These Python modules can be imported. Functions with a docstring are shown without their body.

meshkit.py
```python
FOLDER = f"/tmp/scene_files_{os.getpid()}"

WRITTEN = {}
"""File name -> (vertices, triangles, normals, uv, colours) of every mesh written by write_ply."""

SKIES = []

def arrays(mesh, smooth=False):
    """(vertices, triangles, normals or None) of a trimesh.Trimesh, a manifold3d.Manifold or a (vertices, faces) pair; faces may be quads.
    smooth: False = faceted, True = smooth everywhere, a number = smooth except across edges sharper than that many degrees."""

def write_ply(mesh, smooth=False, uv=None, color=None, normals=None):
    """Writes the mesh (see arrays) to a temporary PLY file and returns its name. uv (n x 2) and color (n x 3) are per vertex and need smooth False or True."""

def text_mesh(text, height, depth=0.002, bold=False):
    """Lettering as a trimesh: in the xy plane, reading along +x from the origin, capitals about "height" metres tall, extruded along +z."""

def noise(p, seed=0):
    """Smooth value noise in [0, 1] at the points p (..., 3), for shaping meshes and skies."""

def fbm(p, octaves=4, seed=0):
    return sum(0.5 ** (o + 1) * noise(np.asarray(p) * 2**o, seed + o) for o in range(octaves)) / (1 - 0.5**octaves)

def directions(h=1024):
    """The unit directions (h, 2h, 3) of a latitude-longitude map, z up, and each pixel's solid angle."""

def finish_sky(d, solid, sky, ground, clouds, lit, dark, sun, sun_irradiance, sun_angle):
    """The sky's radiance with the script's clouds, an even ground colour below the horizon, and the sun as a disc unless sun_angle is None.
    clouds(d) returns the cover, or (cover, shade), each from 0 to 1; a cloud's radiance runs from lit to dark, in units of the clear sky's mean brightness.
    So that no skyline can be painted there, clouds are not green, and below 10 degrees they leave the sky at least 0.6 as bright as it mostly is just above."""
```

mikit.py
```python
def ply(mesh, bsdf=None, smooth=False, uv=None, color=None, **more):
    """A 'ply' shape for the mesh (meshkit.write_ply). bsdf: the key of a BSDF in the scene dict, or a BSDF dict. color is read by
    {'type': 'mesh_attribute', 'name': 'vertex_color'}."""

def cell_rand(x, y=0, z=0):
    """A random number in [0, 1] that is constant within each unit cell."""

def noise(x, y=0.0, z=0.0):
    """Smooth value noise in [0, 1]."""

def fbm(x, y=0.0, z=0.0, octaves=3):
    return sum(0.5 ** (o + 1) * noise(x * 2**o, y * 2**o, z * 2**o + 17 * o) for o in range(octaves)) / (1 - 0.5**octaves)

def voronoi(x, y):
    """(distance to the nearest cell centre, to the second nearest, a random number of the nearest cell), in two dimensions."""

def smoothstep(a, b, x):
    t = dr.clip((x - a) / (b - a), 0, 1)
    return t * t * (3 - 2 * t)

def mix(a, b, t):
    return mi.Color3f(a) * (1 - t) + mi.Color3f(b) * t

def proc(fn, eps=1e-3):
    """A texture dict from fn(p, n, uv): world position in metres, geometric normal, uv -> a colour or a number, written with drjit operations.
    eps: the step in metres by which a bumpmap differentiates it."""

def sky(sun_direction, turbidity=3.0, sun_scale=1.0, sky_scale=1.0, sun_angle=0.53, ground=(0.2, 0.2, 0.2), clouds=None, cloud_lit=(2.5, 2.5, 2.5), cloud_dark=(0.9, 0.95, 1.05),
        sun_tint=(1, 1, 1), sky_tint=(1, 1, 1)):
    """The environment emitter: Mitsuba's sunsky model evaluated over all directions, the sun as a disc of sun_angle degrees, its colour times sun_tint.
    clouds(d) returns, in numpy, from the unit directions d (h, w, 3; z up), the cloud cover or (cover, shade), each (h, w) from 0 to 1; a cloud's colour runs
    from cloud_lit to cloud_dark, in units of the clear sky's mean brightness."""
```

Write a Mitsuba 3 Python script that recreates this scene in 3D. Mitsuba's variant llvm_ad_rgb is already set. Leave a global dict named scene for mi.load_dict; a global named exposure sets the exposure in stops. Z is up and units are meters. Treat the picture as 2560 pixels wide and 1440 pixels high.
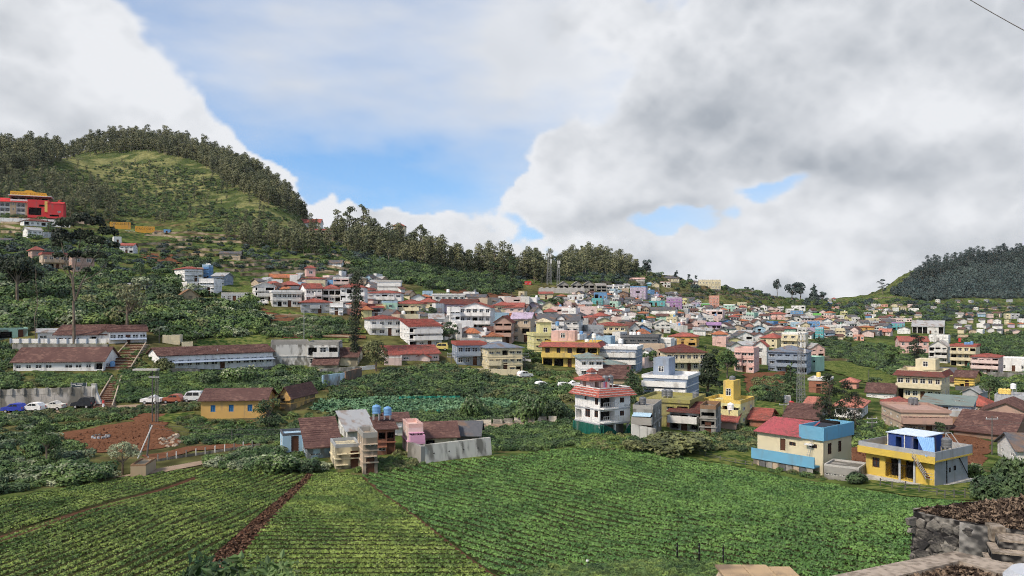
import math, numpy as np, trimesh, shapely, mitsuba as mi, drjit as dr, mikit, meshkit
from scipy.interpolate import PchipInterpolator
from scipy.ndimage import gaussian_filter
from mikit import ply, proc, noise, fbm, voronoi, cell_rand, smoothstep, mix
T = mi.ScalarTransform4f
scene, labels = {}, {}
RNG = np.random.default_rng(7)
# ---------------------------------------------------------------- camera, sky, exposure
F, HY, CZ = 1934.0, 765.0, 30.0        # focal length and horizon row of the 2560 x 1440 photograph, height of the eye
exposure = 1.6
scene['camera'] = {'type': 'perspective', 'fov': math.degrees(2 * math.atan(1280 / F)), 'fov_axis': 'x', 'near_clip': 0.5, 'far_clip': 12000.0,
                   'principal_point_offset_y': -0.03125, 'to_world': T().look_at(origin=[0, 0, CZ], target=[0, 100, CZ], up=[0, 0, 1])}


def az_el(px, py):
    a = math.atan((px - 1280) / F)
    return a, math.atan((HY - py) / F * math.cos(a))


def clouds(d):
    az = np.arctan2(d[..., 0], d[..., 1])
    el = np.arcsin(np.clip(d[..., 2], -1, 1))
    q = d / (np.abs(d[..., 2:3]) + 0.22)
    big = meshkit.fbm(q * 1.6 + 3.1, 5, seed=3) - 0.5
    n1 = meshkit.fbm(d * 8 + 11, 6, seed=11) - 0.5
    n2 = meshkit.fbm(d * 20 + 5, 6, seed=21) - 0.5
    puff = 0.5 - np.abs(meshkit.fbm(d * 17 + 2, 6, seed=41) - 0.5) * 2.2 + 0.6 * (0.25 - np.abs(meshkit.fbm(d * 40 + 8, 4, seed=43) - 0.5))   # billows: creased noise
    n3 = meshkit.fbm(d * np.array([10, 10, 34]) + 9, 6, seed=31) - 0.5
    wx = az + 0.09 * n1 + 0.05 * n2
    wy = el + 0.09 * (meshkit.fbm(d * 8 + 51, 6, seed=13) - 0.5) + 0.05 * (meshkit.fbm(d * 20 + 71, 5, seed=23) - 0.5)

    def blob(px, py, sx, sy, rot=0.0, warp=1.0):
        a, e = az_el(px, py)
        dx, dy = (wx * warp + az * (1 - warp)) - a, (wy * warp + el * (1 - warp)) - e
        c, s = math.cos(math.radians(rot)), math.sin(math.radians(rot))
        u, v = (dx * c + dy * s) / (sx / F), (-dx * s + dy * c) / (sy / F)
        return np.exp(-0.5 * (u * u + v * v))

    front = np.exp(-0.5 * (az / 1.1) ** 2)
    dens = 0.12 + 1.2 * big * (1 - 0.8 * front) + 0.45 * (1 - front)
    for px, py, sx, sy, rot, w in SKY_COVER:
        dens = dens + w * blob(px, py, sx, sy, rot)
    dens = dens + 0.75 * n2 + 0.3 * n1 + 0.5 * (puff - 0.2)
    soft = 0.20 + 0.16 * np.clip((-az - 0.25) / 0.1, 0, 1) * np.clip((el - 0.12) / 0.1, 0, 1) + 0.28 * np.clip((az + 0.05) / 0.25, 0, 1) * np.clip((el - 0.13) / 0.1, 0, 1)
    cover = np.clip((dens - 0.42) / soft, 0, 1)
    cover = cover * cover * (3 - 2 * cover)
    veil = 0.22 + 0.0 * az
    for px, py, sx, sy, rot, w in SKY_VEIL:
        veil = veil + w * blob(px, py, sx, sy, rot, 0.6)
    veil = np.clip(veil + 0.6 * n3 + 0.25 * n2, 0.02, 0.95)
    shade = 0.46 + 0.9 * big * (1 - front) + 0.7 * n1 + 0.6 * n2 - 0.65 * (puff - 0.2)
    for px, py, sx, sy, rot, w in SKY_SHADE:
        shade = shade + w * blob(px, py, sx, sy, rot)
    rim = np.exp(-0.5 * ((dens - 0.62) / 0.14) ** 2)
    shade = np.clip(shade - 0.18 * rim, 0, 1) * cover + np.clip(0.14 + 0.5 * n1 + .3 * n2, 0, 1) * (1 - cover)
    return 1 - (1 - cover) * (1 - veil), np.clip(shade, 0, 1)


SKY_COVER = [  # photograph pixel, widths, turn, weight: where the banks of cloud stand
    (60, 140, 230, 170, 0, 1.0), (330, 330, 230, 100, -32, 0.95), (160, 60, 130, 60, -30, .5), (560, 410, 100, 40, -38, 0.8), (720, 470, 70, 26, -32, 0.85), (850, 515, 70, 26, -25, 0.8), (930, 560, 60, 26, 0, .6), (500, 60, 110, 110, -40, -.5),
    (1000, 250, 330, 130, 0, -0.55), (980, 420, 190, 58, 0, -0.9), (720, 350, 120, 50, -30, -0.6), (1150, 390, 120, 40, 0, -0.5),
    (1120, 580, 150, 42, -10, 0.75), (1000, 530, 60, 24, 0, .4), (1440, 480, 150, 70, 0, 0.95), (1640, 420, 170, 90, 0, 0.7), (1280, 450, 45, 40, 0, 0.6), (1400, 350, 70, 60, 0, .45),
    (1930, 170, 310, 150, 0, 0.95), (1620, 270, 120, 50, 0, .3), (2300, 220, 330, 170, 0, 0.95), (2000, 330, 300, 70, 0, 0.6), (1700, 20, 160, 40, 0, .3), (1180, 150, 140, 130, 0, -.3), (1560, 60, 160, 60, 0, .35), (1850, 670, 330, 46, 0, 0.5), (1600, 660, 160, 40, 0, 0.5), (2350, 600, 200, 40, 0, .4), (1920, 468, 120, 22, 0, -.8), (1690, 560, 110, 22, 0, -0.65),
    (2150, 530, 190, 40, 0, 0.6), (2460, 470, 160, 80, 0, 0.7), (1750, 640, 160, 34, 0, 0.6), (2090, 706, 100, 24, 0, 0.9), (2230, 655, 110, 20, 0, -0.5), (2000, 615, 150, 24, 0, 0.4), (1480, 600, 60, 36, 0, 0.7), (1340, 555, 70, 20, 0, -0.5)]
SKY_VEIL = [(1480, 120, 190, 130, 0, .42), (1300, 60, 140, 80, 0, .25), (2100, 690, 260, 40, 0, .5), (1000, 150, 420, 130, 0, 0.42), (1900, 520, 260, 60, 0, 0.30), (960, 430, 170, 45, 0, -0.35), (2200, 650, 300, 50, 0, 0.45), (1500, 330, 200, 80, 0, 0.3), (700, 130, 160, 110, -30, .15)]
SKY_SHADE = [(230, 110, 170, 70, -25, -0.5), (40, 20, 140, 40, 0, 0.15), (60, 120, 60, 50, 0, .12), (260, 340, 200, 60, -20, 0.03), (780, 495, 130, 34, -32, -0.75), (1780, 320, 220, 80, 0, 0.42), (2150, 420, 240, 50, 0, 0.5), (1700, 240, 160, 50, 0, .25),
             (1500, 50, 230, 50, 0, -0.22), (2320, 280, 120, 50, -10, -0.5), (1450, 440, 170, 60, 0, -0.34), (1500, 540, 200, 26, 0, .22), (2200, 100, 240, 60, 0, 0.22), (2130, 535, 110, 34, 0, -0.35), (1480, 615, 60, 30, 0, -0.6),
             (2000, 640, 140, 30, 0, -0.4), (2130, 690, 30, 22, 0, -0.5), (2050, 720, 90, 18, 0, 0.45), (2330, 620, 150, 40, 0, 0.3), (1720, 560, 100, 30, 0, 0.15), (1130, 560, 120, 40, 0, -0.25)]
scene['sky'] = mikit.sky((-0.55, -0.45, 0.72), turbidity=3.0, sun_scale=1.0, sun_angle=9, sky_scale=1.0, clouds=clouds, cloud_lit=(2.22, 2.27, 2.36), cloud_dark=(1.06, 1.16, 1.30), sky_tint=(1.08, 1.36, 1.54), sun_tint=(0.93, 0.98, 1.10))

# ---------------------------------------------------------------- the lie of the land: (row of the photograph, distance in metres) down its columns
COLS = {
    -700: [(1440, 45), (1230, 74), (1050, 120), (920, 155), (800, 210), (640, 360), (480, 600), (420, 800)],
    0: [(1440, 50), (1230, 78), (1180, 90), (1050, 120), (1020, 131), (972, 134), (925, 148), (858, 166), (800, 188), (700, 240), (640, 300), (560, 400), (480, 520), (390, 800)],
    320: [(1440, 50), (1300, 65), (1190, 88), (1130, 103), (1060, 120), (1010, 133), (930, 150), (860, 168), (830, 180), (760, 215), (700, 260), (640, 330), (580, 440), (520, 560), (430, 760), (352, 950)],
    640: [(1440, 50), (1300, 66), (1170, 94), (1100, 112), (1040, 128), (1000, 138), (920, 168), (860, 188), (800, 215), (740, 250), (700, 300), (640, 380), (560, 520), (440, 900)],
    960: [(1440, 50), (1300, 67), (1185, 93), (1140, 101), (1060, 123), (990, 148), (920, 172), (880, 187), (830, 215), (780, 245), (740, 280), (700, 330), (660, 400), (615, 490)],
    1280: [(1440, 50), (1300, 68), (1150, 100), (1110, 112), (1050, 130), (990, 154), (930, 180), (860, 225), (800, 280), (760, 340), (720, 420), (676, 530)],
    1480: [(1440, 50), (1300, 69), (1200, 86), (1125, 103), (1090, 114), (1040, 136), (960, 165), (900, 205), (840, 265), (780, 350), (740, 430), (700, 520), (648, 740)],
    1760: [(1440, 50), (1300, 67), (1160, 98), (1130, 106), (1060, 132), (1000, 163), (930, 215), (880, 270), (830, 350), (780, 480), (740, 620), (708, 800)],
    2060: [(1440, 50), (1300, 66), (1205, 90), (1130, 112), (1060, 140), (1000, 174), (940, 225), (880, 310), (830, 430), (780, 680), (748, 1000)],
    2300: [(1440, 48), (1300, 63), (1235, 80), (1160, 103), (1100, 126), (1030, 163), (960, 220), (900, 300), (850, 400), (790, 680), (745, 950), (672, 1250)],
    2560: [(1440, 46), (1300, 62), (1245, 78), (1180, 98), (1080, 138), (1000, 185), (940, 250), (850, 420), (790, 700), (760, 950), (630, 1300)],
    3200: [(1440, 45), (1240, 78), (1000, 190), (850, 430), (790, 720), (760, 950), (620, 1300)]}
NEAR = [(3, -1.9), (8, -3.6), (14, -7.0), (20, -9.6), (28, -13.0), (38, -16.0)]      # height against the eye on the bank below the camera
UC = np.array(sorted(COLS))
YG = np.concatenate([np.geomspace(3, 40, 30)[:-1], np.geomspace(40, 200, 150)[:-1], np.linspace(200, 760, 280)[:-1], np.geomspace(760, 1500, 90)[:-1], np.geomspace(1500, 2600, 14)])
UG = np.linspace(-700, 3260, 540)
zc = []
for u in UC:
    pts = NEAR + [(y, -(r - HY) / F * y) for r, y in COLS[u]]
    ye, ze = pts[-1]
    pts += [(ye * 1.25, ze - 0.06 * ye), (min(ye * 1.9, 2500), ze - 0.2 * ye), (2700, ze - 0.3 * ye)]
    yy, zz = np.array(pts).T
    zc.append(PchipInterpolator(np.log(yy), zz)(np.log(YG)))
ZG = PchipInterpolator(UC, np.array(zc), axis=0)(np.clip(UG, UC[0], UC[-1]))           # columns x distance
ZG = gaussian_filter(ZG, (4, 0.8))
UU, YY = np.meshgrid(UG, YG, indexing='ij')
XX = (UU - 1280) / F * YY


def zone(pu, py, su, sy):                                                             # a soft patch of ground, by bearing and distance
    return np.exp(-0.5 * (((UU - pu) / su) ** 2 + ((np.log(YY) - math.log(py)) / sy) ** 2))


P3 = np.stack([XX, YY, 0 * XX], -1)
ZG = ZG + (meshkit.fbm(P3 / 60 + 2, 4, seed=5) - 0.5) * np.clip((YY - 110) / 300, 0, 1) * 9 * np.clip(YY / 600, 0.25, 1.2)
terr = np.clip(sum(zone(*z) for z in [(520, 400, 330, 0.16), (600, 330, 200, 0.12), (300, 470, 130, 0.14), (30, 430, 60, 0.12), (760, 225, 110, 0.08), (1650, 620, 140, 0.16), (1850, 640, 160, 0.2), (2500, 800, 200, 0.22), (2200, 950, 200, 0.2), (2130, 300, 100, 0.14), (1350, 330, 80, 0.12)]), 0, 1)
st = np.where(YY < 330, 2.0, np.where(YY < 560, 3.0, 5.0))
zw = (ZG + 0.8 * meshkit.fbm(P3 / 25, 2, seed=8)) / st
fr = zw - np.floor(zw)
ZG = ZG + terr * st * (np.clip(fr * 1.0 - 0.62, 0, 1) / 0.38 - fr) * 0.95
ZW = ZG + CZ


def height(X, Y):
    X, Y = np.asarray(X, float), np.asarray(Y, float)
    u = (1280 + F * X / Y - UG[0]) / (UG[1] - UG[0])
    v = np.interp(Y, YG, np.arange(len(YG)))
    i, j = np.clip(u.astype(int), 0, len(UG) - 2), np.clip(v.astype(int), 0, len(YG) - 2)
    a, b = np.clip(u - i, 0, 1), np.clip(v - j, 0, 1)
    return ZW[i, j] * (1 - a) * (1 - b) + ZW[i + 1, j] * a * (1 - b) + ZW[i, j + 1] * (1 - a) * b + ZW[i + 1, j + 1] * a * b


def ground(px, py):
    """World points of the land that stand at these pixels of the photograph (n x 3)."""
    px, py = np.atleast_1d(np.asarray(px, float)), np.atleast_1d(np.asarray(py, float))
    u = np.clip((px - UG[0]) / (UG[1] - UG[0]), 0, len(UG) - 1.001)
    i = u.astype(int)
    prof = ZW[i] * (1 - (u - i))[:, None] + ZW[i + 1] * (u - i)[:, None]
    over = prof - (CZ - (py[:, None] - HY) / F * YG)
    over[:, YG < 24] = -1
    k = np.argmax(over >= 0, axis=1)
    k = np.where(over.max(1) < 0, np.argmax(np.where(YG > 100, over, -1e9), axis=1), k)
    k = np.maximum(k, 1)
    n = np.arange(len(px))
    o0, o1 = over[n, k - 1], over[n, k]
    t = np.where(o1 > o0, np.clip(-o0 / np.where(o1 - o0 == 0, 1, o1 - o0), 0, 1), 0)
    Y = YG[k - 1] + t * (YG[k] - YG[k - 1])
    X = (px - 1280) / F * Y
    return np.stack([X, Y, height(X, Y)], -1)


def G(px, py):
    return ground([px], [py])[0]


# ---------------------------------------------------------------- materials
def rgb(c):
    return {'type': 'rgb', 'value': [float(x) for x in c]}


def diffuse(c):
    return {'type': 'twosided', 'bsdf': {'type': 'diffuse', 'reflectance': c if isinstance(c, dict) else rgb(c)}}


def foliage(a, b, f1=0.35, f2=3.0, rough=0.55):
    def fn(p, n, uv):
        t = 0.65 * noise(p.x * f1, p.y * f1, p.z * f1) + 0.35 * noise(p.x * f1 * 4.3, p.y * f1 * 4.3, p.z * f1 * 4.3)
        return mix(a, b, smoothstep(0.25, 0.75, t)) * (0.48 + 1.04 * cell_rand(p.x * f2, p.y * f2, p.z * f2))  # random leaf tone, widened to put leaf highlights and shaded gaps into the colour
    return {'type': 'twosided', 'bsdf': {'type': 'principled', 'base_color': proc(fn), 'roughness': rough, 'specular': 0.25}}


def ground_fn(p, n, uv):
    big, mid, fine = noise(p.x / 55, p.y / 55, 3.0), noise(p.x / 9, p.y / 9, 7.0), noise(p.x / 1.7, p.y / 1.7, p.z / 1.7)
    grass = mix(mix((0.035, 0.060, 0.020), (0.10, 0.135, 0.038), smoothstep(.25, .75, 0.5 * mid + 0.5 * fine)), (0.15, 0.125, 0.06), .6 * smoothstep(.58, .78, .5 * noise(p.x / 5, p.y / 5, 2.0) + .5 * noise(p.x / 1.1, p.y / 1.1, 9.0)))
    far = smoothstep(430, 620, p.y) * (1 - smoothstep(60, 240, p.x))
    grass = mix(grass, mix((0.055, 0.08, 0.028), (0.20, 0.20, 0.085), smoothstep(0.3, 0.75, 0.55 * mid + 0.3 * big + 0.15 * fine)), far)  # sunlight on the left hill put into a lighter, yellower grass colour
    soil = mix((0.10, 0.055, 0.035), (0.20, 0.12, 0.075), fine)
    steep = smoothstep(0.90, 0.70, n.z) * (1 - far)
    return mix(grass, soil, dr.clip(steep * 0.8 + 0.3 * smoothstep(0.75, 0.85, big) * (1 - far), 0, 1)) * (0.75 + 0.5 * fine)


scene['m_ground'] = diffuse(proc(ground_fn))
scene['m_soil'] = diffuse(proc(lambda p, n, uv: mix((0.11, 0.05, 0.03), (0.20, 0.098, 0.058), 0.6 * fbm(p.x * 0.5, p.y * 0.5) + 0.4 * noise(p.x * 4, p.y * 4))))
scene['m_shadedsoil'] = diffuse(proc(lambda p, n, uv: mix((0.020, 0.024, 0.010), (0.050, 0.048, 0.022), noise(p.x * 3, p.y * 3))))  # field soil, darkened: shade between the crop rows is put into its colour
scene['m_ditch'] = diffuse(proc(lambda p, n, uv: mix((0.050, 0.026, 0.018), (0.125, 0.062, 0.042), 0.5 * fbm(p.x * 0.9, p.y * 0.9) + 0.5 * noise(p.x * 5, p.y * 5))))
scene['m_stalk'] = diffuse(proc(lambda p, n, uv: mix((0.04, 0.024, 0.017), (0.21, 0.125, 0.085), smoothstep(.3, 1.0, cell_rand(p.x * 6, p.y * 6, p.z * 6)))))
scene['m_bank'] = diffuse(proc(lambda p, n, uv: mix((0.11, 0.09, 0.05), (0.36, 0.29, 0.21), smoothstep(.3, .7, fbm(p.x * 0.35, p.y * 0.35, p.z * 0.5)))))
scene['m_track'] = diffuse(proc(lambda p, n, uv: mix((0.22, 0.16, 0.11), (0.36, 0.28, 0.21), fbm(p.x * 0.7, p.y * 0.7))))
scene['m_turf'] = diffuse(proc(lambda p, n, uv: mix((0.035, 0.070, 0.018), (0.16, 0.18, 0.055), smoothstep(.25, .75, 0.4 * fbm(p.x * 0.35, p.y * 0.35) + 0.6 * noise(p.x * 1.7, p.y * 1.7)))))


def dirt_fn(p, n, uv):
    streak = fbm(p.x * 1.3 + p.y * 1.1, p.y * 1.3 - p.x * 0.4, p.z * 0.22)
    return dr.clip(0.02 + 0.50 * smoothstep(0.52, 0.85, streak) + 0.14 * noise(p.x * 0.9, p.y * 0.9, p.z * 0.9), 0, 0.55)


def old_fn(p, n, uv):
    return dr.clip(0.15 + 1.0 * smoothstep(0.38, 0.70, fbm(p.x * 0.9 + p.y * 0.8, p.y * 0.9 - p.x * 0.3, p.z * 0.35)), 0, 0.85)


def roof_fn(p, n, uv):
    return dr.clip(0.10 + 0.8 * smoothstep(0.42, 0.78, 0.55 * fbm(p.x * 0.5, p.y * 0.5, p.z * 0.5) + 0.25 * noise(p.x * 4, p.y * 4, p.z * 4) + 0.2 * cell_rand(p.x * 2.6, p.y * 2.6, p.z * 4)), 0, 0.7)

def own(uv):
    """each mesh carries its own constant paint colour in its uv, two channels packed in u"""
    r = dr.floor(uv.x * 256 + 0.002)
    return mi.Color3f(dr.square(r / 255), dr.square((uv.x * 256 - r) * 256 / 255), dr.square(uv.y))


def pack(col, n):
    q = np.round(np.sqrt(np.clip(np.asarray(col, float), 0, 1)) * 255)
    return np.tile([(q[0] + (q[1] + 0.25) / 256) / 256, q[2] / 255], (n, 1))


def painted(weight, dark):
    return proc(lambda p, n, uv: own(uv) * (1 - (w := weight(p, n, uv))) + mi.Color3f(dark) * w)


scene['m_wall'] = diffuse(painted(dirt_fn, (0.20, 0.185, 0.17)))
scene['m_old'] = diffuse(painted(old_fn, (0.12, 0.115, 0.10)))
scene['m_roof'] = diffuse(painted(roof_fn, (0.11, 0.085, 0.075)))
scene['m_tile'] = diffuse(painted(lambda p, n, uv: dr.clip(0.40 * smoothstep(0.52, 0.72, 0.5 * fbm(p.x * 0.45, p.y * 0.45, p.z * 0.6) + 0.5 * noise(p.x * 2.2, p.y * 2.2, p.z * 3)) + 0.35 * cell_rand(p.x * 2.8, p.y * 2.8, p.z * 4) * noise(p.x * 0.8, p.y * 0.8), 0, 0.8), (0.26, 0.16, 0.13)))
scene['m_tin'] = diffuse(painted(lambda p, n, uv: dr.clip(0.08 + 0.7 * smoothstep(0.48, 0.72, fbm(p.x * 0.8 + p.y * 0.3, p.y * 0.35, p.z)), 0, 0.7), (0.20, 0.13, 0.09)))
scene['m_paint'] = {'type': 'twosided', 'bsdf': {'type': 'principled', 'base_color': proc(lambda p, n, uv: own(uv)), 'roughness': 0.35, 'specular': 0.5}}
scene['m_glass'] = {'type': 'twosided', 'bsdf': {'type': 'principled', 'base_color': rgb((0.03, 0.033, 0.04)), 'roughness': 0.12, 'specular': 0.6}}
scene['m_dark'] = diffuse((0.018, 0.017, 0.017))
scene['m_white'] = diffuse((0.70, 0.70, 0.69))
scene['m_brown'] = diffuse((0.10, 0.05, 0.035))
scene['m_blue'] = diffuse((0.05, 0.17, 0.36))
scene['m_metal'] = {'type': 'twosided', 'bsdf': {'type': 'principled', 'base_color': rgb((0.42, 0.43, 0.44)), 'roughness': 0.5, 'metallic': 0.4}}
scene['m_steel'] = diffuse((0.22, 0.23, 0.24))
scene['m_mortar'] = diffuse(proc(lambda p, n, uv: mix((0.05, 0.048, 0.045), (0.20, 0.19, 0.18), fbm(p.x * 3, p.y * 3, p.z * 3))))
scene['m_pole'] = diffuse((0.13, 0.125, 0.12))
scene['m_bark'] = diffuse(proc(lambda p, n, uv: mix((0.10, 0.075, 0.055), (0.26, 0.22, 0.18), noise(p.x * 3, p.y * 3, p.z * 0.8))))
scene['f_dark'] = foliage((0.028, 0.052, 0.026), (0.079, 0.123, 0.049))
scene['f_mid'] = foliage((0.042, 0.083, 0.030), (0.112, 0.173, 0.054))
scene['f_bright'] = foliage((0.063, 0.119, 0.035), (0.168, 0.231, 0.063))
scene['f_olive'] = foliage((0.072, 0.085, 0.036), (0.163, 0.176, 0.072))
scene['f_gum'] = foliage((0.070, 0.088, 0.045), (0.190, 0.195, 0.100), 0.10, 1.0)
scene['f_pale'] = foliage((0.115, 0.155, 0.086), (0.299, 0.333, 0.207))
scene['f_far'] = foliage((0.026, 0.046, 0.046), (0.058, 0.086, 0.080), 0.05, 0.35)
scene['f_black'] = foliage((0.012, 0.020, 0.012), (0.038, 0.055, 0.026))
scene['f_crop'] = foliage((0.058, 0.125, 0.034), (0.112, 0.205, 0.052), 0.4, 5.0, 0.5)
scene['f_crop2'] = foliage((0.075, 0.130, 0.030), (0.185, 0.245, 0.058), 0.35, 5.0, 0.45)
scene['f_cabbage'] = foliage((0.066, 0.143, 0.077), (0.143, 0.253, 0.132), 0.5, 4.0)


# ---------------------------------------------------------------- mesh and naming helpers
used = {}


def numbered(name):
    n = used.get(name, 0)
    used[name] = n + 1
    return name if n == 0 else f'{name}_{n:03d}'


def tag(key, label=None, cat=None, group=None, kind=None):
    d = {k: v for k, v in (('label', label), ('category', cat), ('group', group), ('kind', kind)) if v}
    if d:
        labels[key] = d
    return key


class MB:
    """Collects boxes, quads and tubes into one mesh."""
    def __init__(s):
        s.v, s.f, s.n = [], [], 0

    def raw(s, v, f):
        v, f = np.asarray(v, float), np.asarray(f, int)
        if f.shape[1] == 4:
            f = np.vstack([f[:, [0, 1, 2]], f[:, [0, 2, 3]]])
        s.v.append(v); s.f.append(f + s.n); s.n += len(v)
        return s

    def quad(s, a, b, c, d):
        return s.raw([a, b, c, d], [[0, 1, 2, 3]])

    def tri(s, a, b, c):
        return s.raw([a, b, c], [[0, 1, 2]])

    def box(s, x0, x1, y0, y1, z0, z1):
        v = [(x, y, z) for z in (z0, z1) for x, y in ((x0, y0), (x1, y0), (x1, y1), (x0, y1))]
        return s.raw(v, [[0, 3, 2, 1], [4, 5, 6, 7], [0, 1, 5, 4], [1, 2, 6, 5], [2, 3, 7, 6], [3, 0, 4, 7]])

    def prism(s, poly, y0, y1):
        """poly in (x, z), drawn out along y"""
        m = trimesh.creation.extrude_polygon(shapely.Polygon(poly), abs(y1 - y0), engine='earcut')
        v = m.vertices
        return s.raw(np.stack([v[:, 0], y1 - v[:, 2], v[:, 1]], -1), m.faces)

    def tube(s, pts, rad, sides=6):
        pts = np.asarray(pts, float)
        rad = np.broadcast_to(rad, len(pts))
        d = np.gradient(pts, axis=0)
        d /= np.linalg.norm(d, axis=1, keepdims=True) + 1e-12
        up = np.where(np.abs(d[:, 2:3]) > 0.9, [[1.0, 0, 0]], [[0, 0, 1.0]])
        a = np.cross(d, up); a /= np.linalg.norm(a, axis=1, keepdims=True) + 1e-12
        b = np.cross(d, a)
        t = np.arange(sides) / sides * 2 * np.pi
        v = (pts[:, None] + rad[:, None, None] * (a[:, None] * np.cos(t)[:, None] + b[:, None] * np.sin(t)[:, None])).reshape(-1, 3)
        f = [[i * sides + k, i * sides + (k + 1) % sides, (i + 1) * sides + (k + 1) % sides, (i + 1) * sides + k] for i in range(len(pts) - 1) for k in range(sides)]
        s.raw(v, f)
        s.raw(v[:sides], [[0, k, k + 1] for k in range(1, sides - 1)])
        return s.raw(v[-sides:], [[0, k + 1, k] for k in range(1, sides - 1)])

    def cyl(s, x, y, z0, z1, r, sides=10, r1=None):
        return s.tube([(x, y, z0), (x, y, z1)], [r, r if r1 is None else r1], sides)

    def mesh(s):
        return np.vstack(s.v), np.vstack(s.f)


def put(key, mesh, mat, col=None, M=None, smooth=False):
    v, f = mesh.mesh() if isinstance(mesh, MB) else mesh
    more = {} if M is None else {'to_world': M}
    if col is not None:
        scene[key] = ply((v, f), mat, False, uv=pack(col, len(v)), **more)
    else:
        scene[key] = ply((v, f), mat, smooth, **more)
    return key


def place(p, yaw=0.0, s=1.0):
    return T().translate([float(p[0]), float(p[1]), float(p[2])]).rotate([0, 0, 1], float(yaw)).scale(s if np.isscalar(s) else [float(x) for x in s])


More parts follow.
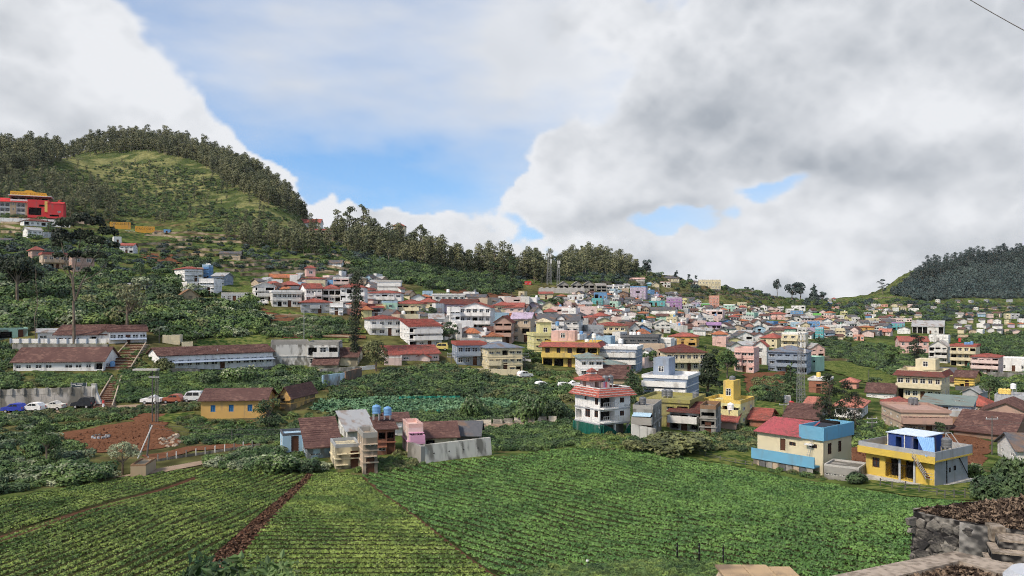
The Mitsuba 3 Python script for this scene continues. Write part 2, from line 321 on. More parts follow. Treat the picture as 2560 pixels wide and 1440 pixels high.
def sheet(name, poly, lift, mat, res, label=None, cat=None, kind='structure', group=None):
    """A sheet laid on the land inside a polygon given by pixels of the photograph."""
    pts = ground(*np.array(poly, float).T)
    pg = shapely.Polygon(pts[:, :2]).buffer(0)
    if name.endswith('plot'):                        # ragged edges
        e = np.array(shapely.segmentize(pg.exterior, 1.2).coords)[:-1]
        e = e + np.clip(e[:, 1:] / 130, .5, 3) * 1.3 * (np.stack([meshkit.fbm(np.column_stack([e / 2.2, 0 * e[:, :1] + k]), 3, 7 + k) for k in (0, 5)], -1) - .5) * 2
        pg = shapely.Polygon(e).buffer(0)
        pg = max(getattr(pg, 'geoms', [pg]), key=lambda g: g.area)
    x0, y0, x1, y1 = pg.bounds
    xs, ys = np.arange(x0, x1 + res, res), np.arange(y0, y1 + res, res)
    cells = []
    boxes = [(i, j) for i in range(len(xs) - 1) for j in range(len(ys) - 1)]
    bb = shapely.box([xs[i] for i, j in boxes], [ys[j] for i, j in boxes], [xs[i + 1] for i, j in boxes], [ys[j + 1] for i, j in boxes])
    shapely.prepare(pg)
    inside = shapely.contains_properly(pg, bb)
    touch = shapely.intersects(pg, bb) & ~inside
    v, f, n = [], [], 0
    for k in np.nonzero(inside)[0]:
        i, j = boxes[k]
        v += [(xs[i], ys[j]), (xs[i + 1], ys[j]), (xs[i + 1], ys[j + 1]), (xs[i], ys[j + 1])]
        f += [(n, n + 1, n + 2), (n, n + 2, n + 3)]; n += 4
    for k in np.nonzero(touch)[0]:
        for g in getattr(shapely.intersection(pg, bb[k]), 'geoms', [shapely.intersection(pg, bb[k])]):
            if g.geom_type == 'Polygon' and g.area > 1e-4:
                vv, ff = trimesh.creation.triangulate_polygon(g, engine='earcut')
                v += [tuple(q) for q in vv]; f += [tuple(q + n) for q in ff]; n += len(vv)
    v = np.array(v)
    key = numbered(name)
    put(key, (np.column_stack([v, height(v[:, 0], v[:, 1]) + lift]), np.array(f)), mat)
    tag(key, label, cat, group, kind)
    return key, pg
# ---------------------------------------------------------------- the land itself
idx = np.arange(len(UG) * len(YG)).reshape(len(UG), len(YG))
quads = np.stack([idx[:-1, :-1], idx[1:, :-1], idx[1:, 1:], idx[:-1, 1:]], -1).reshape(-1, 4)
put('terrain', (np.stack([XX, YY, ZW], -1).reshape(-1, 3), quads), 'm_ground', smooth=True)
tag('terrain', kind='structure')
# ---------------------------------------------------------------- foliage
def rand_dirs(n, r):
    d = r.normal(size=(n, 3))
    return d / np.linalg.norm(d, axis=1, keepdims=True)


def leaf_quads(c, nrm, size, r, aspect=1.5, fold=0.25):
    n = len(c)
    size = np.broadcast_to(size, n)[:, None]
    nrm = nrm / (np.linalg.norm(nrm, axis=1, keepdims=True) + 1e-9)
    a = np.cross(nrm, rand_dirs(n, r)); a /= np.linalg.norm(a, axis=1, keepdims=True) + 1e-9
    b = np.cross(nrm, a)
    h = nrm * size * fold
    v = np.stack([c - a * size * aspect / 2, c - b * size / 2 - h, c + a * size * aspect / 2, c + b * size / 2 - h], 1).reshape(-1, 3)
    k = np.arange(n)[:, None] * 4
    return v, np.concatenate([k + [0, 1, 2], k + [0, 2, 3]], 0)


def crown(blobs, n, size, seed, shell=0.7, up=0.35, rough=0.55):
    """blobs: rows of centre x, y, z and radii; n leaf clumps near their surfaces, each a folded quad"""
    r = np.random.default_rng(seed)
    B = np.asarray(blobs, float)
    if B.shape[1] == 4:
        B = np.column_stack([B[:, :3], B[:, 3], B[:, 3], B[:, 3]])
    w = (B[:, 3] * B[:, 5]); k = r.choice(len(B), n, p=w / w.sum())
    d = rand_dirs(n, r); d[:, 2] = np.where(d[:, 2] < -0.35, -d[:, 2], d[:, 2])
    rad = shell + (1.05 - shell) * r.random(n) ** 0.6
    c = B[k, :3] + d * B[k, 3:] * rad[:, None]
    nrm = d + rough * r.normal(size=(n, 3)) + [0, 0, up]
    return leaf_quads(c, nrm, size * r.uniform(0.6, 1.35, n), r)


def limb(mb, a, b, r0, r1, r, bend=0.08, n=5, sides=5):
    a, b = np.asarray(a, float), np.asarray(b, float)
    t = np.linspace(0, 1, n)[:, None]
    p = a + (b - a) * t + r.normal(size=(n, 3)) * np.linalg.norm(b - a) * bend * np.sin(t * np.pi)
    mb.tube(p, np.linspace(r0, r1, n), sides)
    return p[-1]


def gum(seed, H=20.0, lo=0.4, spread=0.22, nb=12, leaves=420, size=0.9, sides=5, r0=0.018, fat=1.0):
    """tall eucalyptus: bare lower trunk, loose clumps of foliage at the ends of its limbs"""
    r = np.random.default_rng(seed)
    tr, blobs = MB(), []
    top = np.array([r.normal() * 0.04 * H, r.normal() * 0.04 * H, 0.93 * H])
    limb(tr, (0, 0, -0.05 * H), top, r0 * H, r0 * 0.25 * H, r, 0.02, 7, sides)
    for i in range(nb):
        t = lo + (0.98 - lo) * (i + r.random()) / nb
        base = top * (t - 0.12)
        a = r.uniform(0, 6.28)
        reach = spread * H * (1.15 - 0.75 * abs(t - 0.62) / 0.4) * r.uniform(0.35, 1)
        end = np.array([base[0] + math.cos(a) * reach, base[1] + math.sin(a) * reach, t * H])
        if sides > 3:
            limb(tr, base, end, r0 * 0.4 * H, r0 * 0.12 * H, r, 0.08, 4, 4)
        q = H * r.uniform(0.055, 0.105) * fat
        blobs.append((*end, q * 1.25, q * 1.25, q * 0.8))
    blobs.append((*top, 0.06 * H, 0.06 * H, 0.06 * H))
    return tr.mesh(), crown(blobs, leaves, size, seed + 99, 0.35, 0.3)


def cypress(seed, H=14.0, R=3.0, leaves=500, size=0.8):
    r = np.random.default_rng(seed)
    tr = MB()
    tr.tube([(0, 0, -0.5), (0, 0, H * 0.9)], [0.03 * H, 0.004 * H], 5)
    blobs = [(r.normal() * 0.15 * R, r.normal() * 0.15 * R, H * (0.16 + 0.76 * t), R * (1 - t) ** 0.75 * r.uniform(0.75, 1.1) + 0.25, R * (1 - t) ** 0.75 * r.uniform(0.75, 1.1) + 0.25, H * 0.09) for t in np.linspace(0, 1, 9)]
    return tr.mesh(), crown(blobs, leaves, size, seed + 7, 0.55, -0.1)


def broadleaf(seed, H=9.0, R=4.0, leaves=700, size=0.55, nb=11, low=0.32):
    r = np.random.default_rng(seed)
    tr, blobs = MB(), []
    limb(tr, (0, 0, -0.6), (0, 0, H * 0.5), 0.035 * H, 0.022 * H, r, 0.02, 4, 6)
    for i in range(nb):
        a, t = r.uniform(0, 6.28), r.uniform(low, 0.86)
        k = R * math.sqrt(max(0.05, 1 - ((t - 0.52) / 0.5) ** 2)) * r.uniform(0.3, 0.75)
        c = (math.cos(a) * k, math.sin(a) * k, t * H)
        q = R * r.uniform(0.30, 0.48)
        blobs.append((*c, q, q, q * 0.8))
        limb(tr, (0, 0, H * 0.35), c, 0.016 * H, 0.006 * H, r, 0.06, 3, 4)
    return tr.mesh(), crown(blobs, leaves, size, seed + 5, 0.6, 0.35)


def bush(seed, leaves=260, size=0.16, nb=7, flat=0.75):
    """a mound one metre in radius"""
    r = np.random.default_rng(seed)
    blobs = [(0, 0, 0.25, 0.6, 0.6, 0.55)]
    for i in range(nb):
        a, k = r.uniform(0, 6.28), r.uniform(0.3, 0.68)
        q = r.uniform(0.26, 0.42)
        blobs.append((math.cos(a) * k, math.sin(a) * k, r.uniform(0.15, 0.62) * flat, q, q, q * 0.85))
    return crown(blobs, leaves, size, seed, 0.72, 0.55, 0.5)


PROTO = {}


def proto(name, mesh, mat):
    PROTO[name] = (mesh, mat, ply(mesh, mat))


for i in range(4):
    t, c = gum(100 + i, [17, 20, 15, 22][i], [.16, .3, .12, .22][i], [.15, .13, .18, .12][i], [15, 13, 16, 13][i], [420, 400, 420, 400][i], 0.8, 3, fat=1.35)
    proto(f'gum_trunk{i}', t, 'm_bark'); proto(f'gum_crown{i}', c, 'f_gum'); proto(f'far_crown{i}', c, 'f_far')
for i in range(3):
    proto(f'bushd{i}', bush(200 + i, 320, 0.15), 'f_dark'); proto(f'bushm{i}', bush(210 + i, 320, 0.15), 'f_mid')
    proto(f'bushb{i}', bush(220 + i, 320, 0.15), 'f_bright'); proto(f'bushp{i}', bush(230 + i, 320, 0.15), 'f_pale'); proto(f'busho{i}', bush(240 + i, 320, 0.15), 'f_olive')
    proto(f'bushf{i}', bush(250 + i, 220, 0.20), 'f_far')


def in_poly(poly, n, r, grow=None):
    """n pixels spread over a polygon of the photograph"""
    pg = shapely.Polygon(poly)
    x0, y0, x1, y1 = pg.bounds
    out = np.zeros((0, 2))
    while len(out) < n:
        p = np.column_stack([r.uniform(x0, x1, 4 * n + 20), r.uniform(y0, y1, 4 * n + 20)])
        out = np.vstack([out, p[shapely.contains_xy(pg, p[:, 0], p[:, 1])]])
    return out[:n]


LATER = []


def scatter(*a, **k):
    LATER.append((a, k))                            # laid out last, clear of the houses


def strew(name, poly, n, kinds, smin, smax, seed, label, cat='undergrowth', sink=0.12, zs=1.0, tall=None, keep=None):
    """stuff: a cover of shrubs or trees nobody would count, one instance each of a few forms"""
    r = np.random.default_rng(seed)
    pts = ground(*in_poly(poly, n, r).T)
    if keep is not None:
        pts = pts[keep(pts)]
    ss = smin + (smax - smin) * r.random(len(pts)) ** 1.4
    px, py = 1280 + F * pts[:, 0] / pts[:, 1], HY + F * (CZ - pts[:, 2]) / pts[:, 1]
    hp = ss * (1.0 if 'wood' not in name else 5) * F / pts[:, 1]
    bx = np.array(BOXES)
    bad = ((px[:, None] > bx[:, 0] - 1) & (px[:, None] < bx[:, 1] + 1) & (py[:, None] > bx[:, 2] + .4 * (bx[:, 3] - bx[:, 2])) & (py[:, None] < bx[:, 3] + .75 * hp[:, None])).any(1) & (r.random(len(pts)) < .88)
    pts, ss = pts[~bad], ss[~bad]
    verts = {}
    base = numbered(name)
    v_all, f_all, mats = {}, {}, set()
    for k in kinds:
        for kk in (k if isinstance(k, tuple) else (k,)):
            mats.add(PROTO[kk][1])
    ch = r.integers(0, len(kinds), len(pts))
    num = 0
    for j, k in enumerate(kinds):
        parts = k if isinstance(k, tuple) else (k,)
        gid = f'{base}_form_{j}'
        if parts[0] + str(j) and gid not in scene:
            g = {'type': 'shapegroup'}
            for q, kk in enumerate(parts):
                g[('trunk' if 'trunk' in kk else 'crown') if len(parts) > 1 else 'mound'] = PROTO[kk][2]
            scene[gid] = g
        for p, s in zip(pts[ch == j], ss[ch == j]):
            num += 1
            scene[f'{base}__{num:03d}'] = {'type': 'instance', 'to_world': place((p[0], p[1], p[2] - sink * s), r.uniform(0, 360), (s * r.uniform(0.85, 1.15), s * r.uniform(0.85, 1.15), s * zs * r.uniform(0.8, 1.2))), 'shape': {'type': 'ref', 'id': gid}}
    tag(base, label, cat, None, 'stuff')


BD, BM, BB, BP, BO, BF = ([f'bush{q}{i}' for i in range(3)] for q in 'dmbpof')
GUM = [(f'gum_trunk{i}', f'gum_crown{i}') for i in range(4)]


def plant(name, label, cat, px, py, hpx, form, wpx=None, yaw=None, group=None, Y=None, dz=0.0):
    """one tree or shrub standing on pixel (px, py), hpx pixels tall in the photograph; form: (parts as [(part name, mesh, material)], own height, own width)"""
    p = G(px, py) if Y is None else np.array([(px - 1280) / F * Y, Y, CZ - (py - HY) / F * Y])
    s = hpx / F * p[1] / form[1]
    w = s if wpx is None else wpx / F * p[1] / form[2]
    key = numbered(name)
    M = place((p[0], p[1], p[2] + dz), RNG.uniform(0, 360) if yaw is None else yaw, (w, w, s))
    for part, mesh_ply in form[0]:
        scene[f'{key}__{part}' if part else key] = {**mesh_ply, 'to_world': M}
    if f'{key}__flower_heads' in scene:
        tag(f'{key}__flower_heads', kind='stuff')
    tag(key, label, cat, group)
    return key


def tree_form(tc, H, W, fmat, bark='m_bark'):
    (t, c) = tc
    return [('trunk', ply(t, bark)), ('crown', ply(c, fmat))], H, W


def bush_form(seed, fmat, leaves=900, size=0.13, nb=12, flat=0.85):
    return [('', ply(bush(seed, leaves, size, nb, flat), fmat))], 1.1, 2.0


def pale_form(seed, fmat='f_mid', leaves=800, size=0.12):
    """a flowering shrub: green mound with pale heads along its top"""
    v, f = bush(seed, leaves, size, 12, 0.9)
    m = bush(seed, 420, size * 0.8, 12, 0.9)
    c = m[0].reshape(-1, 4, 3).mean(1)
    keep = (c[:, 2] > 0.42)
    vv = (m[0].reshape(-1, 4, 3)[keep] * [1.03, 1.03, 1.05]).reshape(-1, 3)
    k = np.arange(keep.sum())[:, None] * 4
    return [('leaves', ply((v, f), fmat)), ('flower_heads', ply((vv, np.concatenate([k + [0, 1, 2], k + [0, 2, 3]])), 'f_pale'))], 1.1, 2.0


# ---------------------------------------------------------------- crop fields
def crop(name, pg, direction, gap, step, leaf, spread, hgt, mat, seed, label, per=3, cat='crop', wob=0.35):
    r = np.random.default_rng(seed)
    d = np.array(direction, float) / np.linalg.norm(direction)
    e = np.array([-d[1], d[0]])
    c = np.array(pg.centroid.coords[0])
    R = max(np.hypot(*(np.array(q) - c)) for q in pg.exterior.coords)
    rows, along = np.arange(-R, R, gap), np.arange(-R, R, step)
    a, b = np.meshgrid(rows, along, indexing='ij')
    a, b = np.repeat(a.ravel(), per), np.repeat(b.ravel(), per)
    b = b + r.uniform(-step, step, len(b))
    mid = c + b[:, None] * d + a[:, None] * e
    a = a + wob * (meshkit.noise(np.column_stack([mid / 6.0, 0 * b]), seed) - 0.5) * 2
    off = r.normal(size=len(a)) * spread
    xy = c + b[:, None] * d + (a + off)[:, None] * e
    ok = shapely.contains_xy(pg, xy[:, 0], xy[:, 1]) & (xy[:, 1] > 20)
    vig = meshkit.fbm(np.column_stack([xy / 5.0, 0 * b]), 3, seed + 1)
    ok &= r.random(len(b)) < 0.62 + 0.8 * vig
    xy, off, vig = xy[ok], off[ok], vig[ok]
    z = height(xy[:, 0], xy[:, 1]) + hgt * (0.45 + 0.75 * vig) * np.exp(-0.5 * (off / (spread * 1.1)) ** 2) * r.uniform(0.55, 1.05, len(xy)) + 0.05
    n = len(xy)
    nrm = 0.55 * r.normal(size=(n, 3)) + [0, 0, 0.9]
    nrm[:, :2] += (off / spread * 0.5)[:, None] * e
    v, f = leaf_quads(np.column_stack([xy, z]), nrm, leaf * r.uniform(0.6, 1.4, n), r, 1.6)
    key = numbered(name)
    put(key, (v, f), mat)
    tag(key, label, cat, None, 'stuff')
    return n
# ---------------------------------------------------------------- houses
COL = dict(white=(.80, .80, .80), offwhite=(.68, .67, .65), grey=(.42, .44, .47), darkgrey=(.13, .14, .155), greyblue=(.27, .33, .42), blue=(.14, .30, .55), cream=(.68, .60, .42),
           paleyellow=(.66, .62, .33), yellow=(.68, .50, .14), ochre=(.60, .38, .13), pink=(.70, .46, .42), palepink=(.72, .56, .53), salmon=(.64, .33, .26), turquoise=(.12, .42, .45), lightblue=(.36, .52, .66),
           purple=(.36, .22, .42), lilac=(.50, .42, .55), green=(.16, .50, .12), mint=(.40, .62, .52), brown=(.24, .15, .11), olive=(.30, .28, .10), beige=(.52, .42, .32), brick=(.33, .14, .09),
           concrete=(.33, .32, .30), pinkbrown=(.45, .30, .25), red=(.62, .05, .06),
           redtile=(.36, .105, .09), brightred=(.42, .12, .095), maroon=(.16, .055, .05), oldtile=(.105, .062, .058), tin=(.36, .38, .40), slate=(.10, .11, .13), bluegreyroof=(.16, .20, .26), orange=(.46, .17, .09),
           greengrey=(.20, .26, .25), tan=(.42, .33, .22), cement=(.48, .47, .45), rust=(.26, .15, .09), saltile=(.55, .22, .17))
UNIT = {}


def unit(kind):
    if kind not in UNIT:
        m = MB()
        if kind == 'pane':
            m.box(0, 1, -0.5, 0.5, 0, 1)
        elif kind == 'frame':
            for x in (0, 0.46, 0.92):
                m.box(x, x + 0.08, -0.5, 0.5, 0, 1)
            m.box(0.08, 0.46, -0.45, 0.45, 0, 0.07); m.box(0.54, 0.92, -0.45, 0.45, 0, 0.07); m.box(0.08, 0.46, -0.45, 0.45, 0.93, 1); m.box(0.54, 0.92, -0.45, 0.45, 0.93, 1)
            m.box(0.08, 0.46, -0.35, 0.35, 0.62, 0.67); m.box(0.54, 0.92, -0.35, 0.35, 0.62, 0.67)
        UNIT[kind] = m.mesh()
    return UNIT[kind]


UPLY = {}


def uply(kind, mat):
    if (kind, mat) not in UPLY:
        UPLY[kind, mat] = ply(unit(kind), mat)
    return UPLY[kind, mat]


class Bld:
    """One building: local x along its front, y into it, z up from its ground line; every part becomes its own entry."""
    def __init__(s, name, label, cat, x, y, z, yaw=0.0, group=None):
        s.key = numbered(name)
        s.M = T().translate([float(x), float(y), float(z)]).rotate([0, 0, 1], float(yaw))
        s.c, s.tiled = {}, y < 270
        tag(s.key, label, cat, group)

    def new(s, part, parent=None):
        base = f'{parent or s.key}__{part}'
        n = s.c.get(base, 0)
        s.c[base] = n + 1
        return base if n == 0 else f'{base}_{n:03d}'

    def add(s, part, mb, mat, col=None, parent=None, label=None, kind=None):
        if mat == 'm_roof' and col in ('tin', 'cement', 'greengrey', 'bluegreyroof', 'slate'):
            mat = 'm_tin'
        if mat == 'm_roof' and col == 'oldtile':
            mat = 'm_tile'
        k = put(s.new(part, parent), mb, mat, COL.get(col, col) if isinstance(col, str) else col, s.M)
        if label or kind:
            tag(k, label, None, None, kind)
        return k

    def wall(s, mb, p, ux, n, w, h, holes, depth=0.16, frame='m_white', pane='m_glass', near=True, parent=None):
        """one face of a wall, cut open at holes (x, z, w, h, kind) with reveals; panes and frames set back in them"""
        p, ux, n = np.array(p, float), np.array(ux, float), np.array(n, float)
        uz = np.array([0, 0, 1.0])
        holes = [q for q in holes if q[0] >= 0.02 and q[0] + q[2] <= w - 0.02 and q[1] + q[3] <= h]
        xs = sorted({0, w, *[q[0] for q in holes], *[q[0] + q[2] for q in holes]})
        zs = sorted({0, h, *[q[1] for q in holes], *[q[1] + q[3] for q in holes]})
        for i in range(len(zs) - 1):
            j = 0
            zm = (zs[i] + zs[i + 1]) / 2
            solid = [not any(q[0] < (xs[j] + xs[j + 1]) / 2 < q[0] + q[2] and q[1] < zm < q[1] + q[3] for q in holes) for j in range(len(xs) - 1)]
            while j < len(solid):
                if solid[j]:
                    k = j
                    while k + 1 < len(solid) and solid[k + 1]:
                        k += 1
                    a, b = p + ux * xs[j] + uz * zs[i], p + ux * xs[k + 1] + uz * zs[i]
                    c, d = b + uz * (zs[i + 1] - zs[i]), a + uz * (zs[i + 1] - zs[i])
                    mb.quad(a, b, c, d)
                    j = k
                j += 1
        for x, z, ww, hh, kind in holes:
            o = p + ux * x + uz * z
            b, c, d = o + ux * ww, o + ux * ww + uz * hh, o + uz * hh
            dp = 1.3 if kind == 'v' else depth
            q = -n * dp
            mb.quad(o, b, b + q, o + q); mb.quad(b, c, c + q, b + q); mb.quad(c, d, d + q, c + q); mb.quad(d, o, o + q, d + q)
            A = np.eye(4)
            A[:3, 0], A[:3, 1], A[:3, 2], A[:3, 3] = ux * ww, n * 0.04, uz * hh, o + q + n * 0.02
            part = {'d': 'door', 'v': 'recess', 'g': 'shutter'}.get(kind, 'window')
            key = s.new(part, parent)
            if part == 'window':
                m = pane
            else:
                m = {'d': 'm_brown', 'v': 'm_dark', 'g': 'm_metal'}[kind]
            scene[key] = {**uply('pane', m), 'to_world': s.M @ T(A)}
            if near and kind in 'wd':
                A = A.copy(); A[:3, 1], A[:3, 3] = n * 0.07, o + q + n * 0.085
                if kind == 'w':
                    scene[key + '__frame'] = {**uply('frame', frame), 'to_world': s.M @ T(A)}

    def block(s, x0, x1, y0, y1, z0, z1, col, front=(), left=(), right=(), mat='m_wall', frame='m_white', pane='m_glass', near=True, part='wall', label=None, top=True):
        mb = MB()
        k = s.new(part)
        kw = dict(frame=frame, pane=pane, near=near)
        s.wall(mb, (x0, y0, z0), (1, 0, 0), (0, -1, 0), x1 - x0, z1 - z0, list(front), **kw)
        s.wall(mb, (x0, y1, z0), (0, -1, 0), (-1, 0, 0), y1 - y0, z1 - z0, list(left), **kw)
        s.wall(mb, (x1, y0, z0), (0, 1, 0), (1, 0, 0), y1 - y0, z1 - z0, list(right), **kw)
        mb.quad((x1, y1, z0), (x0, y1, z0), (x0, y1, z1), (x1, y1, z1))
        if top:
            mb.quad((x0, y0, z1), (x1, y0, z1), (x1, y1, z1), (x0, y1, z1))
        put(k, mb, mat, COL.get(col, col) if isinstance(col, str) else col, s.M)
        if label:
            tag(k, label)
        return k

    def courses(s, mb, a, b, c, d, z=.13):
        """tile courses laid on a roof slope: eave a..b, ridge d..c, each course lifted at its lower edge, a little uneven"""
        a, b, c, d = (np.array(q, float) for q in (a, b, c, d))
        L, W = np.linalg.norm((d + c - a - b) / 2), np.linalg.norm(b - a)
        n, m = max(2, int(L / .48)), max(2, min(26, int(W / 1.3)))
        r = np.random.default_rng(int(W * 97 + L * 31))
        sag = r.normal(size=m + 1).cumsum() * .018
        u = np.linspace(0, 1, m + 1)[:, None]
        for i in range(n):
            rows = []
            for t, up in ((i / n, -.02), (i / n - (.06 if i else .0) / n, .04), ((i + 1) / n, .0)):
                e0, e1 = a + (d - a) * t, b + (c - b) * t
                p = e0 + (e1 - e0) * u
                p[:, 2] += z + up + sag + r.normal(size=m + 1) * .012
                rows.append(p)
            k = np.arange(m)
            mb.raw(np.vstack(rows), np.vstack([np.stack([k + o, k + 1 + o, m + 2 + k + o, m + 1 + k + o], -1) for o in (0, m + 1)]))

    def gable(s, x0, x1, y0, y1, z, rise, col, wall=None, over=0.45, along='x', mat='m_roof', thick=0.12, part='roof'):
        mb = MB()
        if along == 'x':
            ym = (y0 + y1) / 2
            k = rise / (ym - y0)
            for sg, ye in ((1, y0 - over), (-1, y1 + over)):
                a, b = (x0 - over, ye, z - over * k), (x1 + over, ye, z - over * k)
                c, d = (x1 + over, ym, z + rise), (x0 - over, ym, z + rise)
                s.slab(mb, a, b, c, d, thick)
                if s.tiled and col in TILES:
                    s.courses(mb, a, b, c, d)
            g = [((x0, y0, z), (x0, y1, z), (x0, ym, z + rise)), ((x1, y0, z), (x1, y1, z), (x1, ym, z + rise))]
        else:
            xm = (x0 + x1) / 2
            k = rise / (xm - x0)
            for xe in (x0 - over, x1 + over):
                q4 = ((xe, y0 - over, z - over * k), (xe, y1 + over, z - over * k), (xm, y1 + over, z + rise), (xm, y0 - over, z + rise))
                s.slab(mb, *q4, thick)
                if s.tiled and col in TILES:
                    s.courses(mb, *q4)
            g = [((x0, y0, z), (x1, y0, z), (xm, y0, z + rise)), ((x0, y1, z), (x1, y1, z), (xm, y1, z + rise))]
        r = s.add(part, mb, mat, col)
        if wall is not None:
            for q in g:
                s.add('gable_wall', MB().tri(*q), 'm_wall', wall)
        return r

    def slab(s, mb, a, b, c, d, t):
        a, b, c, d = (np.array(q, float) for q in (a, b, c, d))
        up = np.array([0, 0, t])
        lo = [a, b, c, d]; hi = [q + up for q in lo]
        mb.raw(lo + hi, [[0, 3, 2, 1], [4, 5, 6, 7], [0, 1, 5, 4], [1, 2, 6, 5], [2, 3, 7, 6], [3, 0, 4, 7]])

    def hip(s, x0, x1, y0, y1, z, rise, col, over=0.5, mat='m_roof', part='roof', top=0.0):
        x0, x1, y0, y1 = x0 - over, x1 + over, y0 - over, y1 + over
        q = min(x1 - x0, y1 - y0) / 2 * (1 - top)
        mb = MB()
        lo = [(x0, y0, z), (x1, y0, z), (x1, y1, z), (x0, y1, z)]
        hi = [(x0 + q, y0 + q, z + rise), (x1 - q, y0 + q, z + rise), (x1 - q, y1 - q, z + rise), (x0 + q, y1 - q, z + rise)]
        mb.raw(lo + hi, [[0, 1, 5, 4], [1, 2, 6, 5], [2, 3, 7, 6], [3, 0, 4, 7], [4, 5, 6, 7]])
        mb.box(x0, x1, y0, y1, z - 0.14, z - 0.003)
        if s.tiled and col in TILES:
            for k in range(4):
                s.courses(mb, lo[k], lo[(k + 1) % 4], hi[(k + 1) % 4], hi[k], .02)
        return s.add(part, mb, mat, col)

    def parapet(s, x0, x1, y0, y1, z, h, col, t=0.15, part='parapet', over=0.0):
        x0, x1, y0, y1 = x0 - over, x1 + over, y0 - over, y1 + over
        mb = MB()
        mb.box(x0, x1, y0, y0 + t, z, z + h); mb.box(x0, x1, y1 - t, y1, z, z + h)
        mb.box(x0, x0 + t, y0 + t, y1 - t, z, z + h); mb.box(x1 - t, x1, y0 + t, y1 - t, z, z + h)
        if over:
            mb.box(x0 + t, x1 - t, y0 + t, y1 - t, z, z + 0.1)
        return s.add(part, mb, 'm_wall', col)

    def balcony(s, x0, x1, y, z, out, col, rail='wall', h=0.95, part='balcony'):
        mb = MB()
        mb.box(x0, x1, y - out, y - 0.003, z - 0.18, z)
        k = s.add(part, mb, 'm_wall', col)
        r = MB()
        if rail == 'wall':
            r.box(x0, x1, y - out - 0.02, y - out + 0.1, z + 0.004, z + h); r.box(x0, x0 + 0.1, y - out + 0.1, y - 0.004, z + 0.004, z + h); r.box(x1 - 0.1, x1, y - out + 0.1, y - 0.004, z + 0.004, z + h)
            s.add('railing', r, 'm_wall', col, parent=k)
        else:
            r.box(x0, x1, y - out, y - out + 0.06, z + h - 0.06, z + h)
            n = max(3, int((x1 - x0) / 0.3))
            for x in np.linspace(x0, x1 - 0.05, n):
                r.box(x, x + 0.05, y - out, y - out + 0.05, z + 0.004, z + h - 0.063)
            s.add('railing', r, 'm_metal' if rail == 'metal' else 'm_white', parent=k)
        return k

    def at(s, x, y, z):
        return np.array(s.M.transform_affine(mi.ScalarPoint3f(float(x), float(y), float(z)))).ravel() if hasattr(s.M, 'transform_affine') else np.array(s.M @ mi.ScalarPoint3f(float(x), float(y), float(z))).ravel()


TANKS = []
TILES = ('oldtile', 'redtile', 'brightred', 'orange', 'maroon', 'saltile')


def water_tank(b, x, y, z, col, label, r=0.6, h=1.3, stand=0.0, group=None):
    p = b.at(x, y, z)
    key = numbered('water_tank')
    M = place(p)
    m = MB()
    prof = [(0, 0), (r, 0), (r, .12 * h), (r * .96, .16 * h), (r, .3 * h), (r, .45 * h), (r * .96, .5 * h), (r, .6 * h), (r, .8 * h), (r * .8, .92 * h), (r * .35, .97 * h), (r * .35, 1.03 * h), (0, 1.03 * h)]
    rv = trimesh.creation.revolve(np.array(prof), sections=14)
    put(key + '__tank', (np.array(rv.vertices) + [0, 0, stand], np.array(rv.faces)), 'm_paint', COL.get(col, col) if isinstance(col, str) else col, M)
    if stand > 0:
        for sx in (-1, 1):
            for sy in (-1, 1):
                m.box(sx * r * .7 - .05, sx * r * .7 + .05, sy * r * .7 - .05, sy * r * .7 + .05, 0, stand - 0.004)
        put(key + '__stand', m, 'm_metal', None, M)
    tag(key, label, 'water tank', group)


def auto_holes(w, h, n, storeys, sh, seed, ww=1.15, hh=1.25, door=False, big=None, skip=()):
    r = np.random.default_rng(seed)
    out = []
    if n <= 0:
        return out
    pitch = w / n
    for k in range(storeys):
        for i in range(n):
            if (k, i) in skip:
                continue
            x = pitch * (i + 0.5)
            a = min(ww * r.choice([0.8, 1, 1, 1.25]), pitch * 0.8)
            if door and k == 0 and i == n // 2:
                out.append((x - 0.5, k * sh + 0.05, 1.0, 2.1, 'd'))
            elif big and r.random() < big:
                out.append((x - min(1.3, pitch * .42), k * sh + 0.25, min(2.6, pitch * .84), sh - 0.75, 'v'))
            else:
                out.append((x - a / 2, k * sh + min(0.95, sh * .32), a, min(hh, sh - 1.3), 'w'))
    return out


BOXES = []      # pixel boxes of what already stands in the town


